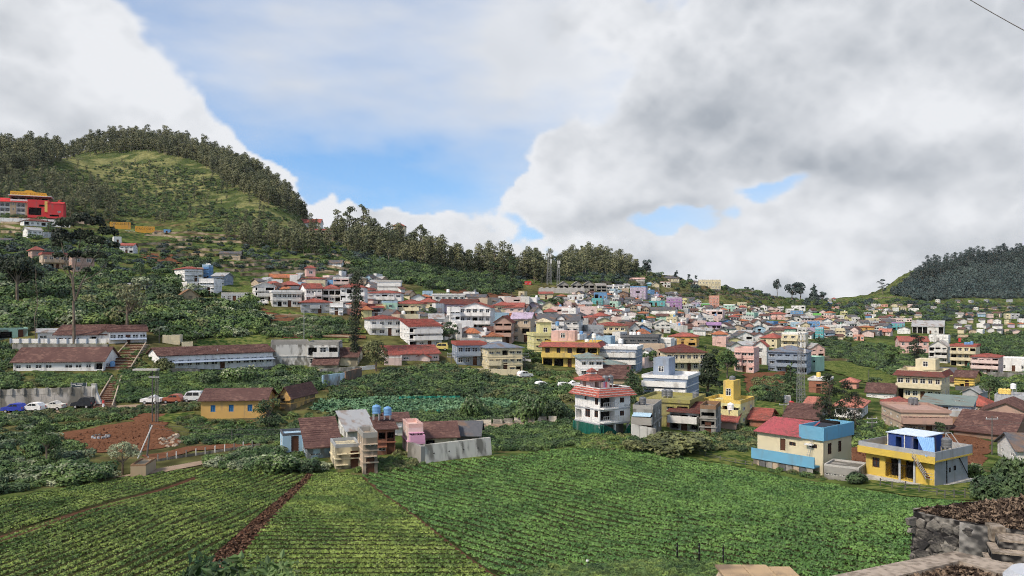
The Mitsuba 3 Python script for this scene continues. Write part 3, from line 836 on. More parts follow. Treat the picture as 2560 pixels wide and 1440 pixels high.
def house(x0, x1, yt, yb, n, wall, roof, roofcol, yaw, label, d=None, Y=None, rf=None, nf=None, ns=None, bal=None, balcol=None, rail='wall', band=None, big=0.12, door=True, frame='m_white', name='house', cat='house',
          near=True, group=None, mat='m_wall', found=True, foundcol='concrete', tanks=(), box=None, seed=None, turret=None, awning=None, pane='m_glass', chim=0, sides=True, holes=None, align=False):
    seed = int(x0 * 31 + yb * 7) if seed is None else seed
    xc = (x0 + x1) / 2
    p = G(xc, yb) if Y is None else np.array([(xc - 1280) / F * Y, Y, CZ - (yb - HY) / F * Y])
    a = math.radians(yaw)
    brg = math.atan((xc - 1280) / F)
    wapp = (x1 - x0) / F * p[1] * math.cos(brg)
    if d is None:
        d = float(np.clip(0.75 * wapp, 5.0, 10.0))
    w = max((wapp - d * abs(math.sin(a))) / math.cos(a), wapp * 0.45)
    aw = a - brg                                     # the yaw is meant against the line of sight
    ca, sa = math.cos(aw), math.sin(aw)
    fx, fy = p[0], p[1]
    for _ in range(6):                               # until its corners span the wanted width, the nearest of them at the wanted distance
        cx = np.array([fx + ca * lx - sa * ly for lx, ly in ((-w / 2, 0), (w / 2, 0), (-w / 2, d), (w / 2, d))])
        cy = np.array([fy + sa * lx + ca * ly for lx, ly in ((-w / 2, 0), (w / 2, 0), (-w / 2, d), (w / 2, d))])
        q = 1280 + F * cx / cy
        w = max(w + ((x1 - x0) - (q.max() - q.min())) / F * p[1] * 0.9, wapp * 0.35)
        fx += (xc - (q.max() + q.min()) / 2) / F * p[1]
        fy += p[1] - cy.min()
    Hh = (yb - yt) / F * p[1]
    if align:                                        # a long house follows the contour
        p0, p1 = ground([x0, x1], [yb, yb])
        aw = math.atan2(p1[1] - p0[1], p1[0] - p0[0]); w = float(np.hypot(*(p1 - p0)[:2])); fx, fy = (p0 + p1)[:2] / 2; p = (p0 + p1) / 2
    b = Bld(name, label, cat, fx, fy, p[2], math.degrees(aw), group)
    rise = 0.0
    if roof in ('gable', 'gablef', 'hip', 'shed'):
        rise = Hh * (rf if rf is not None else {1: 0.42, 2: 0.27, 3: 0.2}.get(n, 0.16))
    elif roof == 'skirt':
        rise = Hh * (rf or 0.16)
    elif roof == 'flat':
        rise = min(0.8, Hh * 0.13)
    Hw = Hh - rise
    sh = Hw / n
    nf = max(1, int(round(w / 3.0))) if nf is None else nf
    ns = max(1, int(round(d / 3.6))) if ns is None else ns
    if not near:
        nf, ns = min(nf, 4), min(ns, 2)
    hw = w / 2
    front = auto_holes(w, Hw, nf, n, sh, seed, door=door and near, big=big)
    if holes:
        front = [(f * w, z, ww, hh, c) for f, z, ww, hh, c in holes]
    left = auto_holes(d, Hw, ns, n, sh, seed + 1) if yaw > 4 and sides else []
    right = auto_holes(d, Hw, ns, n, sh, seed + 2) if yaw < -4 and sides else []
    b.block(-hw, hw, 0, d, 0, Hw, wall, front, left, right, frame=frame, near=near, mat=mat, pane=pane)
    if found:
        b.add('foundation', MB().box(-hw + .03, hw - .03, .03, d - .03, -min(5.0, 1.2 + 0.35 * d), -0.003), 'm_old', foundcol)
    if roof == 'flat':
        b.parapet(-hw, hw, 0, d, Hw + 0.004, rise, roofcol or wall, over=0.25 if band else 0.0)
    elif roof == 'gable':
        b.gable(-hw, hw, 0, d, Hw, rise, roofcol, wall)
    elif roof == 'gablef':
        b.gable(-hw, hw, 0, d, Hw, rise, roofcol, wall, along='y')
    elif roof == 'hip':
        b.hip(-hw, hw, 0, d, Hw + .15, rise - .15, roofcol)
    elif roof == 'shed':
        q4 = ((-hw - .4, -.5, Hw - .1), (hw + .4, -.5, Hw - .1), (hw + .4, d + .4, Hw + rise), (-hw - .4, d + .4, Hw + rise))
        mb = MB(); b.slab(mb, *q4, .1)
        if b.tiled and roofcol in TILES:
            b.courses(mb, *q4, .11)
        b.add('roof', mb, 'm_roof', roofcol)
        b.add('gable_wall', MB().raw([(-hw, 0, Hw), (-hw, d, Hw), (-hw, d, Hw + rise * .9), (hw, 0, Hw), (hw, d, Hw), (hw, d, Hw + rise * .9)], [[0, 1, 2], [3, 4, 5], [1, 4, 5], [1, 5, 2]]), 'm_wall', wall)
    elif roof == 'skirt':
        mb = MB(); o = 0.9
        lo = [(-hw - o, -o, Hw - .25), (hw + o, -o, Hw - .25), (hw + o, d + o, Hw - .25), (-hw - o, d + o, Hw - .25)]
        hi = [(-hw, 0, Hw + rise), (hw, 0, Hw + rise), (hw, d, Hw + rise), (-hw, d, Hw + rise)]
        mb.raw(lo + hi, [[0, 1, 5, 4], [1, 2, 6, 5], [2, 3, 7, 6], [3, 0, 4, 7]])
        b.add('tiled_skirt', mb, 'm_roof', roofcol)
        b.parapet(-hw + .004, hw - .004, .004, d - .004, Hw + .004, rise + 0.12, wall)
    if near and n > 1:
        mb = MB()
        for k in range(1, n):
            mb.box(-hw - .12, hw + .12, -.14, -.003, k * sh - .14, k * sh + .02)
            if yaw > 4: mb.box(-hw - .12, -hw - .003, 0, d, k * sh - .14, k * sh + .02)
            if yaw < -4: mb.box(hw + .003, hw + .12, 0, d, k * sh - .14, k * sh + .02)
        b.add('floor_band', mb, 'm_wall', balcol or wall)
    if near and p[1] < 330 and n > 1:
        for x, z, ww, hh, kind in front:
            if kind == 'w' and ww < 2:
                b.add('sunshade', MB().box(-hw + x - .15, -hw + x + ww + .15, -.45, -.004, z + hh + .06, z + hh + .14), 'm_wall', balcol or wall)
    for q in (bal or ()):
        k, f0, f1 = q
        b.balcony(-hw + f0 * w, -hw + f1 * w, -.15 if near and n > 1 else 0, k * sh + .03, 1.2, balcol or wall, rail)
    if turret:
        tx0, tx1, th, tc, tr = turret
        X0, X1 = -hw + tx0 * w, -hw + tx1 * w
        b.block(X0, X1, d * .35, d * .85, Hw + (rise if roof != 'flat' else .02), Hw + rise + th, tc or wall, auto_holes(X1 - X0, th, 1, 1, th, seed), near=near, part='stair_room')
        if tr:
            b.hip(X0, X1, d * .35, d * .85, Hw + rise + th + .15, (X1 - X0) * .3, tr, .4, part='stair_room_roof')
    if awning:
        a0, a1, az, ac = awning
        mb = MB(); b.slab(mb, (-hw + a0 * w, -1.5, az * Hw - .35), (-hw + a1 * w, -1.5, az * Hw - .35), (-hw + a1 * w, -.02, az * Hw), (-hw + a0 * w, -.02, az * Hw), .06)
        b.add('awning', mb, 'm_paint', ac)
    for i in range(chim):
        b.add('chimney', MB().box(hw * (.55 - i) - .3, hw * (.55 - i) + .3, d * .5 - .3, d * .5 + .3, Hw, Hw + rise + .8), 'm_wall', 'brick')
    for t in tanks:
        tx, tc, tl, *rest = t
        water_tank(b, -hw + tx * w, d * (rest[1] if len(rest) > 1 else .6), Hw + (0.03 if roof in ('flat', 'skirt') else rise), tc, tl, stand=rest[0] if rest else 0.5, r=0.55, h=1.15)
    BOXES.append((x0, x1, yt, yb))
    b.w, b.d, b.Hw, b.sh, b.p, b.rise = w, d, Hw, sh, p, rise
    return b
# ---------------------------------------------------------------- houses of the left slope
H = house
H(50, 130, 543, 574, 2, 'white', 'hip', 'maroon', 12, 'white two storey lodge with dark red hipped roof below the red factory', d=9, nf=5)
H(57, 106, 566, 597, 2, 'white', 'gable', 'tin', 14, 'small white gabled house at the foot of the white lodge below the factory', d=8, nf=3)
H(104, 142, 580, 596, 1, 'grey', 'flat', 'grey', 8, 'low grey flat roofed outbuilding right of the white gabled house below the factory')
H(299, 344, 606, 633, 2, 'white', 'gable', 'redtile', -12, 'white two storey house with thin red roof alone under the yellow sign wall', d=9, nf=3)
H(281, 304, 591, 609, 1, 'white', 'flat', 'white', 8, 'white flat roofed shed half hidden by the tall forked eucalyptus')
H(386, 410, 574, 585, 1, 'white', 'shed', 'rust', 0, 'white hut with rusty roof right of the yellow sign wall')
H(409, 428, 573, 586, 1, 'blue', 'flat', 'blue', -8, 'bright blue hut at the right end of the huts by the sign wall')
H(70, 108, 614, 655, 2, 'pinkbrown', 'hip', 'redtile', 10, 'dull pink house with red roof behind the dark broad tree at far left', d=8)
H(98, 180, 630, 674, 2, 'beige', 'flat', 'redtile', 8, 'long tan house with open balconies behind the dark broad tree at far left', d=8, nf=5, bal=[(1, .05, .7)], band=1)
H(172, 236, 634, 682, 2, 'pinkbrown', 'flat', 'beige', 8, 'tan and pink block behind the trunks of the tall forked eucalyptus', d=8, band=1)
H(0, 30, 594, 606, 1, 'grey', 'gable', 'slate', 0, 'tiny grey roofed hut at the left edge below the terraces')
H(549, 606, 627, 651, 2, 'beige', 'gable', 'slate', -8, 'old grey roofed house alone among the terraces of the left hill', d=8)
H(820, 860, 650, 668, 1, 'white', 'gable', 'slate', -14, 'white cottage with dark gabled roof on the green spur under the wooded ridge')
# the white and blue hotel
H(436, 506, 664, 704, 3, 'white', 'hip', 'redtile', 20, 'white hotel wing with red hipped roof left of the tall blue glass block', d=10, nf=4, ns=3)
H(484, 508, 668, 704, 3, 'cream', 'flat', 'cream', 10, 'narrow cream tower between the white hotel wing and the blue glass block', d=8, nf=2)
H(505, 533, 661, 706, 4, 'blue', 'flat', 'lightblue', -10, 'tall block with bright blue glass front on the left hillside', d=9, nf=3, ns=2, tanks=[(.35, 'white', 'white water tank at the left on the roof of the blue glass block', .2), (.7, 'white', 'white water tank at the right on the roof of the blue glass block', .2)])
H(530, 583, 681, 714, 2, 'greyblue', 'gable', 'tin', -20, 'grey blue house with gabled front right of the blue glass block', d=9, nf=3)
H(452, 510, 704, 724, 1, 'offwhite', 'flat', 'white', 14, 'white terrace block on stilts under the white hotel wing', d=8)
H(498, 555, 696, 738, 3, 'white', 'flat', 'white', -16, 'bright white cube house with tall windows below the blue glass block', d=9, nf=4, ns=2)
H(456, 514, 719, 741, 1, 'grey', 'flat', 'grey', 10, 'long low grey shed behind the stone gable house on the left slope', d=7)
H(440, 498, 723, 750, 1, 'tan', 'gablef', 'rust', 6, 'old stone house with tan gable front and rusty roof on the left slope', d=10, rf=.6, nf=1, mat='m_old')
H(316, 391, 704, 724, 1, 'greyblue', 'shed', 'tin', 8, 'low blue grey shed with pale sheet roof amid the bushes of the left slope', d=9)
H(553, 633, 731, 757, 1, 'grey', 'flat', 'cement', -12, 'long pale grey flat roofed house left of the three storey villas', d=9, nf=5)
# ---------------------------------------------------------------- houses of the middle slope
H(672, 746, 684, 707, 1, 'ochre', 'gable', 'orange', 8, 'yellow bungalow with long orange tiled roof highest at the left of the villas', nf=4)
H(756, 814, 690, 722, 2, 'palepink', 'hip', 'redtile', 8, 'pink villa stacked up to two small red pyramid roofs', d=9, rf=.2, turret=(.1, .55, 3.2, 'pink', 'redtile'))
H(766, 813, 700, 728, 2, 'cream', 'flat', 'cream', 0, 'cream flat roofed block in front of the pink villa with pyramid roofs', d=7)
H(694, 753, 702, 728, 1, 'maroon', 'hip', 'redtile', -8, 'low dark fronted house with wide red roof below the orange roofed bungalow', big=.9)
H(631, 687, 705, 753, 3, 'offwhite', 'gablef', 'cement', 6, 'grey white villa with open balconies and pointed gable at the left end of the villas', d=9, nf=2, big=.7, bal=[(1, .1, .9), (2, .1, .5)])
H(674, 754, 725, 768, 2, 'offwhite', 'flat', 'white', 6, 'long white two storey house with parapet left of the red roofed villas', d=10, nf=6, band=1)
H(833, 872, 692, 724, 2, 'palepink', 'flat', 'white', 0, 'small pale pink flat roofed house above the red roofed villas', bal=[(1, .05, .95)])
H(869, 920, 688, 720, 2, 'beige', 'hip', 'greengrey', -8, 'tan house with grey hipped roof above the slim tall tree', bal=[(1, .0, .8)])
H(751, 805, 708, 772, 3, 'white', 'gable', 'redtile', 10, 'white villa with red gabled roof at the left of the row of three', d=10, nf=3, bal=[(2, .5, .95), (1, .5, .95)])
H(802, 852, 710, 772, 3, 'offwhite', 'hip', 'redtile', 4, 'middle white villa of the three, with red hipped roof and dark balconies', d=10, nf=3, big=.7)
H(850, 919, 706, 786, 4, 'white', 'hip', 'redtile', -6, 'tallest white red roofed villa, right of the three, behind the slim tree', d=11, nf=4, big=.25, bal=[(2, .1, .5), (1, .1, .5)])
H(749, 827, 744, 784, 2, 'grey', 'hip', 'redtile', 4, 'grey house with window bays under a broad red roof before the white villas', d=9, rf=.32, nf=4, bal=[(1, .3, .62)])
H(824, 860, 758, 788, 2, 'white', 'flat', 'white', -4, 'plain white block right of the grey house with the broad red roof', nf=3)
H(868, 918, 750, 790, 2, 'salmon', 'hip', 'saltile', -6, 'salmon house partly behind the slim tall tree under the tallest villa')
H(944, 1005, 700, 736, 3, 'white', 'flat', 'cement', -4, 'white house with three open verandas stepped back up the slope', d=8, nf=3, band=1, big=.5, bal=[(1, 0, 1), (2, 0, 1)])
H(919, 1009, 725, 764, 2, 'white', 'hip', 'redtile', -6, 'wide white house with small central gable and red hipped roof', d=9, nf=5, rf=.2, bal=[(1, .2, .8)])
H(919, 958, 760, 794, 2, 'grey', 'shed', 'redtile', 6, 'grey house with dark verandas and lean red roof right of the slim tree', big=.9)
H(954, 994, 752, 790, 2, 'mint', 'flat', 'lightblue', 6, 'pale mint flat roofed house beside the red roofed houses')
H(990, 1064, 748, 792, 2, 'cream', 'hip', 'redtile', -8, 'cream house with spreading red roof over deep balconies', d=9, nf=4, big=.6, bal=[(1, .1, .9)])
H(1048, 1094, 744, 784, 2, 'cream', 'hip', 'redtile', -10, 'cream house with two tier red roof above the round dark tree', rf=.3)
H(1080, 1162, 734, 766, 2, 'offwhite', 'flat', 'white', 6, 'pale house with roof terrace and white tank below the brown slope', nf=5, band=1, tanks=[(.5, 'white', 'white water tank on the pale terrace house below the brown slope', 1.2)])
H(1100, 1198, 748, 792, 2, 'lilac', 'gable', 'maroon', -8, 'long lilac grey house with maroon roof and little gable tower', d=9, nf=6)
H(1148, 1237, 756, 830, 3, 'white', 'gablef', 'redtile', -8, 'large white guest house with gabled top and three tiers of white balconies', d=11, nf=5, rf=.17, bal=[(1, 0, 1), (2, 0, 1)], big=.2)
H(1117, 1151, 767, 828, 4, 'white', 'flat', 'white', 8, 'slim white stair tower with striped windows left of the large white guest house', d=7, nf=2)
H(911, 1004, 788, 840, 2, 'white', 'hip', 'redtile', 10, 'white house with low red roof at the top of the green terraces', d=10, nf=4, rf=.2, bal=[(1, .02, .35)])
H(1000, 1104, 800, 866, 3, 'white', 'shed', 'redtile', 14, 'white house with one broad red roof slope over two long balconies', d=11, nf=4, rf=.24, bal=[(1, .12, 1), (2, .12, 1)], big=.5)
H(1006, 1050, 786, 804, 1, 'offwhite', 'flat', 'white', 0, 'white roof room behind the house with one broad red roof slope')
H(968, 1098, 866, 903, 1, 'palepink', 'gable', 'redtile', -5, 'long pink and white church hall with red tiled roof and arched porch', align=True, d=9, nf=7, rf=.5, name='church_hall', cat='hall')
H(1040, 1078, 884, 903, 1, 'palepink', 'gablef', 'redtile', -5, 'little pink gabled porch with round arch on the long pink hall', d=4, nf=1, rf=.45)
H(1232, 1284, 754, 792, 2, 'cream', 'hip', 'redtile', 8, 'cream house with red hipped roof right of the large white guest house')
H(1250, 1312, 757, 796, 2, 'palepink', 'gable', 'redtile', -6, 'pale pink house with red gable left of the long brown roofed villa')
H(1236, 1290, 790, 858, 3, 'pinkbrown', 'gablef', 'maroon', -8, 'brown timbered house with dark pointed gable and open decks', d=10, nf=2, big=.9, bal=[(1, 0, 1), (2, 0, 1)], rf=.22)
H(1278, 1338, 782, 856, 3, 'beige', 'gable', 'lilac', -10, 'tall tan block with mauve sheet roof behind the brown timbered house', d=9, nf=2)
H(1339, 1456, 786, 846, 3, 'offwhite', 'gable', 'slate', -8, 'grey white hotel with slate roof and two white gabled bays', d=11, nf=6, rf=.26)
H(1392, 1414, 788, 846, 3, 'white', 'gablef', 'slate', -8, 'left white gabled bay of the slate roofed hotel', d=3.0, nf=1, big=.9, rf=.13, bal=[(1, 0, 1), (2, 0, 1)])
H(1436, 1457, 788, 846, 3, 'white', 'gablef', 'slate', -8, 'right white gabled bay of the slate roofed hotel', d=3.0, nf=1, big=.9, rf=.13, bal=[(1, 0, 1), (2, 0, 1)])
H(1318, 1418, 833, 890, 3, 'paleyellow', 'flat', 'paleyellow', 12, 'pale yellow flat roofed house with blue tanks and brown stair strip', d=10, nf=4, band=1, turret=(.25, .6, 2.8, 'paleyellow', 'cream'), tanks=[(.75, 'blue', 'blue water tank on the pale yellow house with the brown stair strip', .3), (.85, 'blue', 'blue tank on a tall stand on the pale yellow house', 2.6)])
H(1355, 1506, 856, 920, 2, 'yellow', 'skirt', 'redtile', -8, 'bright yellow house with red tiled skirt roof and brown windows', d=11, nf=5, rf=.15, bal=[(1, .0, .98)], frame='m_brown', tanks=[(.78, 'white', 'white water tank in front on the bright yellow house', .4, .3), (.86, 'white', 'white water tank behind on the bright yellow house', 1.6, .8)], turret=(.12, .55, 2.6, 'pink', None))
H(1500, 1606, 866, 928, 3, 'greyblue', 'flat', 'white', -10, 'slate blue house with white lattice balustrades and white gateway on its roof', d=10, nf=4, band=1, bal=[(2, 0, 1), (1, 0, 1)], balcol='offwhite', tanks=[(.45, 'white', 'large white tank on the slate blue house with lattice balustrades', 1.2)])
H(1476, 1572, 806, 850, 2, 'cream', 'hip', 'redtile', -8, 'beige house with red hipped roof and curved balconies left of the red sign', d=10, nf=6, rf=.2, bal=[(1, 0, 1)])
H(1553, 1652, 838, 884, 3, 'darkgrey', 'flat', 'darkgrey', -6, 'dark grey concrete apartment block under the red sign', d=11, nf=5, band=1, frame='m_white', tanks=[(.2, 'white', 'white tank at the left on the dark grey apartment block', .3), (.3, 'white', 'white tank in the middle on the dark grey apartment block', .3), (.42, 'white', 'white tank at the right on the dark grey apartment block', .3)])
H(1646, 1692, 848, 884, 2, 'concrete', 'flat', 'offwhite', -6, 'light grey unfinished house right of the dark grey apartment block', big=.9)
H(1650, 1764, 862, 928, 2, 'cream', 'hip', 'maroon', 10, 'cream yellow house with maroon mansard roof and small dormers', d=11, nf=6, rf=.3, bal=[(1, .1, .95)], balcol='cream')
H(1438, 1507, 885, 944, 2, 'white', 'hip', 'greengrey', 8, 'white house with grey green hipped roof in front of the bright yellow house', d=9, nf=3, rf=.2, pane='m_glass')
H(1474, 1562, 902, 936, 1, 'white', 'hip', 'greengrey', -6, 'low white house with grey roof and turquoise awnings', d=8, rf=.4, nf=5, awning=(.3, .95, .95, 'turquoise'))
H(1494, 1574, 921, 960, 1, 'tan', 'shed', 'oldtile', -6, 'tan shed with one wide worn red tile slope behind the white red trimmed house', d=8, rf=.65)
H(1608, 1747, 940, 1004, 3, 'greyblue', 'flat', 'white', -14, 'steel blue house with white banded slabs and washing on its roof', d=11, nf=4, band=1, balcol='white', bal=[(1, .3, 1), (2, .0, 1)], turret=(.12, .48, 3.2, 'greyblue', None), tanks=[(.15, 'darkgrey', 'black tank at the left end on the steel blue house', .4)])
H(1836, 1898, 870, 932, 3, 'pink', 'flat', 'pink', -10, 'pink house with open brown stair tower right of the tall dark conifer', d=9, nf=3, bal=[(1, 0, .4), (2, 0, .4)])
H(1884, 1922, 852, 912, 2, 'offwhite', 'gablef', 'brightred', -8, 'pale grey house with bright red gable right of the pink house with the stair tower', rf=.22)
H(1920, 2028, 866, 934, 3, 'greyblue', 'hip', 'bluegreyroof', -8, 'slate blue house with outside stair behind the lattice mast', d=10, nf=5, rf=.24, bal=[(1, .2, 1), (2, .2, 1)])
H(1954, 2021, 832, 882, 3, 'cream', 'flat', 'white', -10, 'cream white block with long balconies above the slate blue house', d=9, bal=[(1, 0, .7), (2, 0, .7)])
H(1672, 1748, 832, 866, 2, 'ochre', 'hip', 'brightred', -8, 'orange yellow house with bright red roof above the cream mansard house', rf=.3)
H(1130, 1214, 856, 914, 2, 'greyblue', 'flat', 'redtile', 8, 'blue grey house with red edged flat roof left of the cream house with blue roof', d=10, nf=4, band=1, bal=[(1, .05, .8)])
H(1150, 1212, 846, 862, 1, 'grey', 'flat', 'cement', 4, 'grey roof room on top behind the blue grey house with red edged roof')
H(1194, 1306, 856, 932, 3, 'cream', 'hip', 'bluegreyroof', 14, 'cream house with blue grey hipped roof and yellow trim by the track', d=11, nf=5, rf=.2, ns=3, bal=[(1, .0, .35)], big=.05)
# the unfinished row under the two masts
for k, (a, c, lab) in enumerate([(1393, 1422, 'first from the left'), (1427, 1454, 'second from the left, its gable open'), (1455, 1487, 'third from the left'), (1488, 1516, 'last at the right, without gable wall')]):
    H(a, c, 703 + (k == 3) * 4, 730, 2, 'concrete', 'gablef' if k < 3 else 'shed', 'concrete', 6, f'unfinished grey gabled house under the masts, {lab}', d=9, big=.7, nf=2, rf=.32, near=True, door=False)
w = Bld('compound_wall', 'pale scalloped concrete wall below the row of unfinished gabled houses', 'wall', *G(1404, 733), 3)
for i in range(8):
    L = 115 / F * G(1404, 733)[1] / 8
    w.add('wall_panel', MB().prism([(-4 * L + i * L + .03, -3), (-3 * L + i * L, -3), (-3 * L + i * L, 2.6), (-3.5 * L + i * L, 3.4), (-4 * L + i * L + .03, 2.6)], 0, .3), 'm_wall', 'cement')
# town houses one can tell by their colour
for a in [(1575, 1619, 715, 748, 4, 'lilac', 'flat', 'blue', 'tall lilac block with blue top storey in the upper town'), (1545, 1575, 728, 748, 2, 'brown', 'gablef', 'slate', 'brown gabled cottage left of the tall lilac block'), (1484, 1518, 731, 750, 1, 'blue', 'flat', 'blue', 'strong blue long house in the upper town'), (1480, 1508, 745, 762, 2, 'turquoise', 'flat', 'turquoise', 'turquoise cube house right below the strong blue long house'),
          (1524, 1552, 753, 772, 2, 'mint', 'flat', 'mint', 'mint green house with recessed balcony in the upper town'), (1425, 1456, 748, 760, 1, 'blue', 'hip', 'bluegreyroof', 'low blue house with grey roof left in the upper town'), (1418, 1458, 737, 752, 1, 'white', 'flat', 'white', 'long white block just above the low blue house'), (1392, 1418, 735, 748, 1, 'beige', 'hip', 'orange', 'tan bungalow with orange hipped roof below the compound wall'),
          (1346, 1382, 729, 748, 2, 'cream', 'gable', 'redtile', 'cream house with red roof below the left end of the compound wall'), (1296, 1318, 728, 744, 2, 'cream', 'flat', 'cream', 'small cream house near the red hut beneath the wooded ridge'), (1310, 1328, 703, 712, 1, 'red', 'flat', 'red', 'tiny red hut at the edge of the wooded ridge'),
          (1616, 1662, 752, 766, 1, 'turquoise', 'flat', 'turquoise', 'long bright turquoise house left of the purple house'), (1666, 1706, 743, 772, 3, 'purple', 'flat', 'lilac', 'purple three storey house high in the town'), (1704, 1722, 745, 765, 2, 'paleyellow', 'flat', 'paleyellow', 'pale yellow house right against the purple house'), (1772, 1798, 739, 770, 4, 'salmon', 'flat', 'salmon', 'slim salmon tower house standing above the town roofs'),
          (1754, 1774, 758, 772, 2, 'green', 'flat', 'mint', 'pale green house left of the slim salmon tower'), (1808, 1838, 760, 780, 2, 'mint', 'flat', 'white', 'mint and white block right of the slim salmon tower'), (1614, 1694, 768, 792, 2, 'white', 'gable', 'slate', 'long white row house across the middle of the town'), (1764, 1812, 774, 796, 2, 'palepink', 'flat', 'white', 'pinkish white block with banded balconies below the slim salmon tower'),
          (1766, 1802, 806, 830, 2, 'lilac', 'gable', 'purple', 'violet house with purple roof in the lower town'), (1800, 1816, 808, 826, 2, 'salmon', 'hip', 'orange', 'little salmon house right of the violet house'), (1634, 1676, 799, 832, 2, 'offwhite', 'gablef', 'cement', 'white house with twin arched windows under a wide gable'), (1822, 1866, 812, 828, 1, 'beige', 'gablef', 'slate', 'grey gabled house with black roof right of the little salmon house'), (1880, 1914, 814, 836, 2, 'lightblue', 'gablef', 'slate', 'pale blue gabled house in the lower town'),
          (2032, 2054, 783, 798, 2, 'green', 'flat', 'green', 'vivid green house near the saddle'), (1978, 2014, 764, 778, 2, 'white', 'flat', 'white', 'white house with three windows under the saddle trees'), (1976, 2008, 776, 792, 2, 'blue', 'flat', 'greyblue', 'blue house just below the white house under the saddle trees'), (1920, 1968, 780, 800, 2, 'pink', 'hip', 'redtile', 'pink and yellow house with red roof left of the blue house near the saddle'), (2018, 2050, 804, 824, 2, 'blue', 'flat', 'blue', 'bright blue flat roofed house above the turquoise tower'),
          (2038, 2060, 818, 850, 3, 'turquoise', 'flat', 'lightblue', 'turquoise blue tower house low in the right of the town'), (1976, 2012, 806, 822, 2, 'lightblue', 'flat', 'lightblue', 'sky blue house left of the bright blue flat roofed house'), (2144, 2186, 814, 830, 2, 'ochre', 'hip', 'orange', 'orange ochre house near the long chapel'), (2196, 2232, 822, 840, 1, 'palepink', 'gable', 'saltile', 'pale house with salmon roof near the long chapel'), (2228, 2262, 806, 826, 2, 'turquoise', 'flat', 'purple', 'teal and violet house left of the long chapel'),
          (2172, 2206, 826, 840, 1, 'darkgrey', 'flat', 'darkgrey', 'dark slate cube left of the pale house with salmon roof'), (2060, 2108, 836, 848, 1, 'cream', 'gable', 'oldtile', 'low cream row house with old tiled roof by the green terraces'), (2132, 2160, 838, 852, 1, 'salmon', 'flat', 'salmon', 'small salmon house above the green terraces')]:
    H(*a[:8], (int(a[0]) * 7) % 21 - 10, a[8], name='town_house', d=7.5, nf=3, ns=1)
# ---------------------------------------------------------------- houses of the skyline spur
for a in [(1650, 1698, 690, 704, 1, 'cream', 'hip', 'slate', 'long cream house on the skyline spur'), (1745, 1802, 698, 722, 2, 'cream', 'flat', 'white', 'cream hotel with stacked balconies on the skyline spur'), (1722, 1748, 700, 712, 1, 'offwhite', 'hip', 'slate', 'small pale house left of the cream hotel on the skyline spur'), (1648, 1676, 704, 718, 2, 'offwhite', 'flat', 'pink', 'pale balconied house below the long cream skyline house'),
          (1628, 1648, 706, 718, 1, 'cream', 'gablef', 'cement', 'yellowish gabled house low on the skyline spur'), (1610, 1628, 706, 714, 1, 'turquoise', 'gable', 'lightblue', 'tiny turquoise roofed hut low on the skyline spur'), (1784, 1802, 710, 722, 1, 'cream', 'flat', 'cream', 'little cream annex right of the cream skyline hotel'), (1568, 1612, 694, 703, 1, 'offwhite', 'gable', 'pink', 'low pale house with pink roof at the left of the skyline spur')]:
    H(*a[:8], 6, a[8], name='hill_house', d=9)
# ---------------------------------------------------------------- houses of the right side
H(2280, 2362, 802, 836, 1, 'offwhite', 'gable', 'tin', -4, 'long chapel with grey roof and dark arched openings', d=11, nf=6, rf=.42, big=.8, name='chapel', cat='chapel')
H(2322, 2376, 838, 858, 2, 'white', 'flat', 'white', -8, 'white stepped cube house below the long chapel')
H(2396, 2420, 838, 856, 2, 'red', 'gable', 'tan', -6, 'red and yellow fronted shop under trees right of the white stepped cube house')
H(2238, 2322, 842, 884, 2, 'pink', 'gable', 'redtile', 12, 'peach house with red roof and gable end left of the dark tree', d=9)
H(2322, 2378, 852, 908, 3, 'offwhite', 'gablef', 'cement', -8, 'grey house with sloping gable and tall black stair windows', d=10, nf=3, rf=.25, bal=[(1, .3, 1), (2, .3, 1)], big=.5)
H(2376, 2450, 862, 918, 3, 'cream', 'flat', 'redtile', -8, 'cream house with blue tanks and red roof edge beside the grey house', d=10, nf=4, band=1, bal=[(1, 0, 1), (2, 0, 1)], big=.4, tanks=[(.5, 'blue', 'blue water tank at the left on the cream house with red roof edge', .3), (.62, 'blue', 'blue water tank in the middle on the cream house with red roof edge', .3), (.74, 'blue', 'blue water tank at the right on the cream house with red roof edge', .6)])
H(2428, 2508, 886, 936, 3, 'palepink', 'hip', 'redtile', -8, 'pinkish white house with red roof and three tiers of curved balconies', d=10, nf=4, rf=.16, bal=[(1, 0, 1), (2, 0, 1)], big=.5)
H(2498, 2570, 896, 930, 1, 'white', 'flat', 'white', 0, 'white bungalow on a lawn at the right edge', d=9)
H(2260, 2390, 922, 958, 2, 'paleyellow', 'gable', 'slate', -4, 'long pale yellow row house with dark roof behind the cream villa', d=8, nf=7, rf=.32)
H(2386, 2450, 930, 970, 2, 'yellow', 'gable', 'oldtile', -10, 'yellow row house with brown roof and red plinth', d=8, nf=4, rf=.34)
H(2355, 2390, 946, 966, 1, 'cream', 'gable', 'oldtile', -4, 'low cream outhouse with old brown roof between the yellow row houses')
H(2242, 2374, 930, 1004, 2, 'cream', 'skirt', 'maroon', -10, 'large cream villa with maroon skirt roof and long balcony', d=11, nf=6, rf=.14, bal=[(1, .0, 1)], turret=(.35, .8, 2.6, 'cream', None))
H(2166, 2244, 964, 998, 1, 'white', 'gable', 'oldtile', -6, 'white cottage with dark tiled roof on the bank left of the cream villa', d=8, rf=.55, nf=5)
H(2012, 2070, 1000, 1032, 1, 'lightblue', 'gable', 'saltile', -12, 'bluish white house with salmon roof at the foot of the lattice mast', d=9)
H(2088, 2170, 1002, 1046, 1, 'white', 'hip', 'saltile', -8, 'white villa with salmon hipped roof behind the feathery trees', d=10, nf=4, big=.5, rf=.4, bal=[(0, 0, 1)])
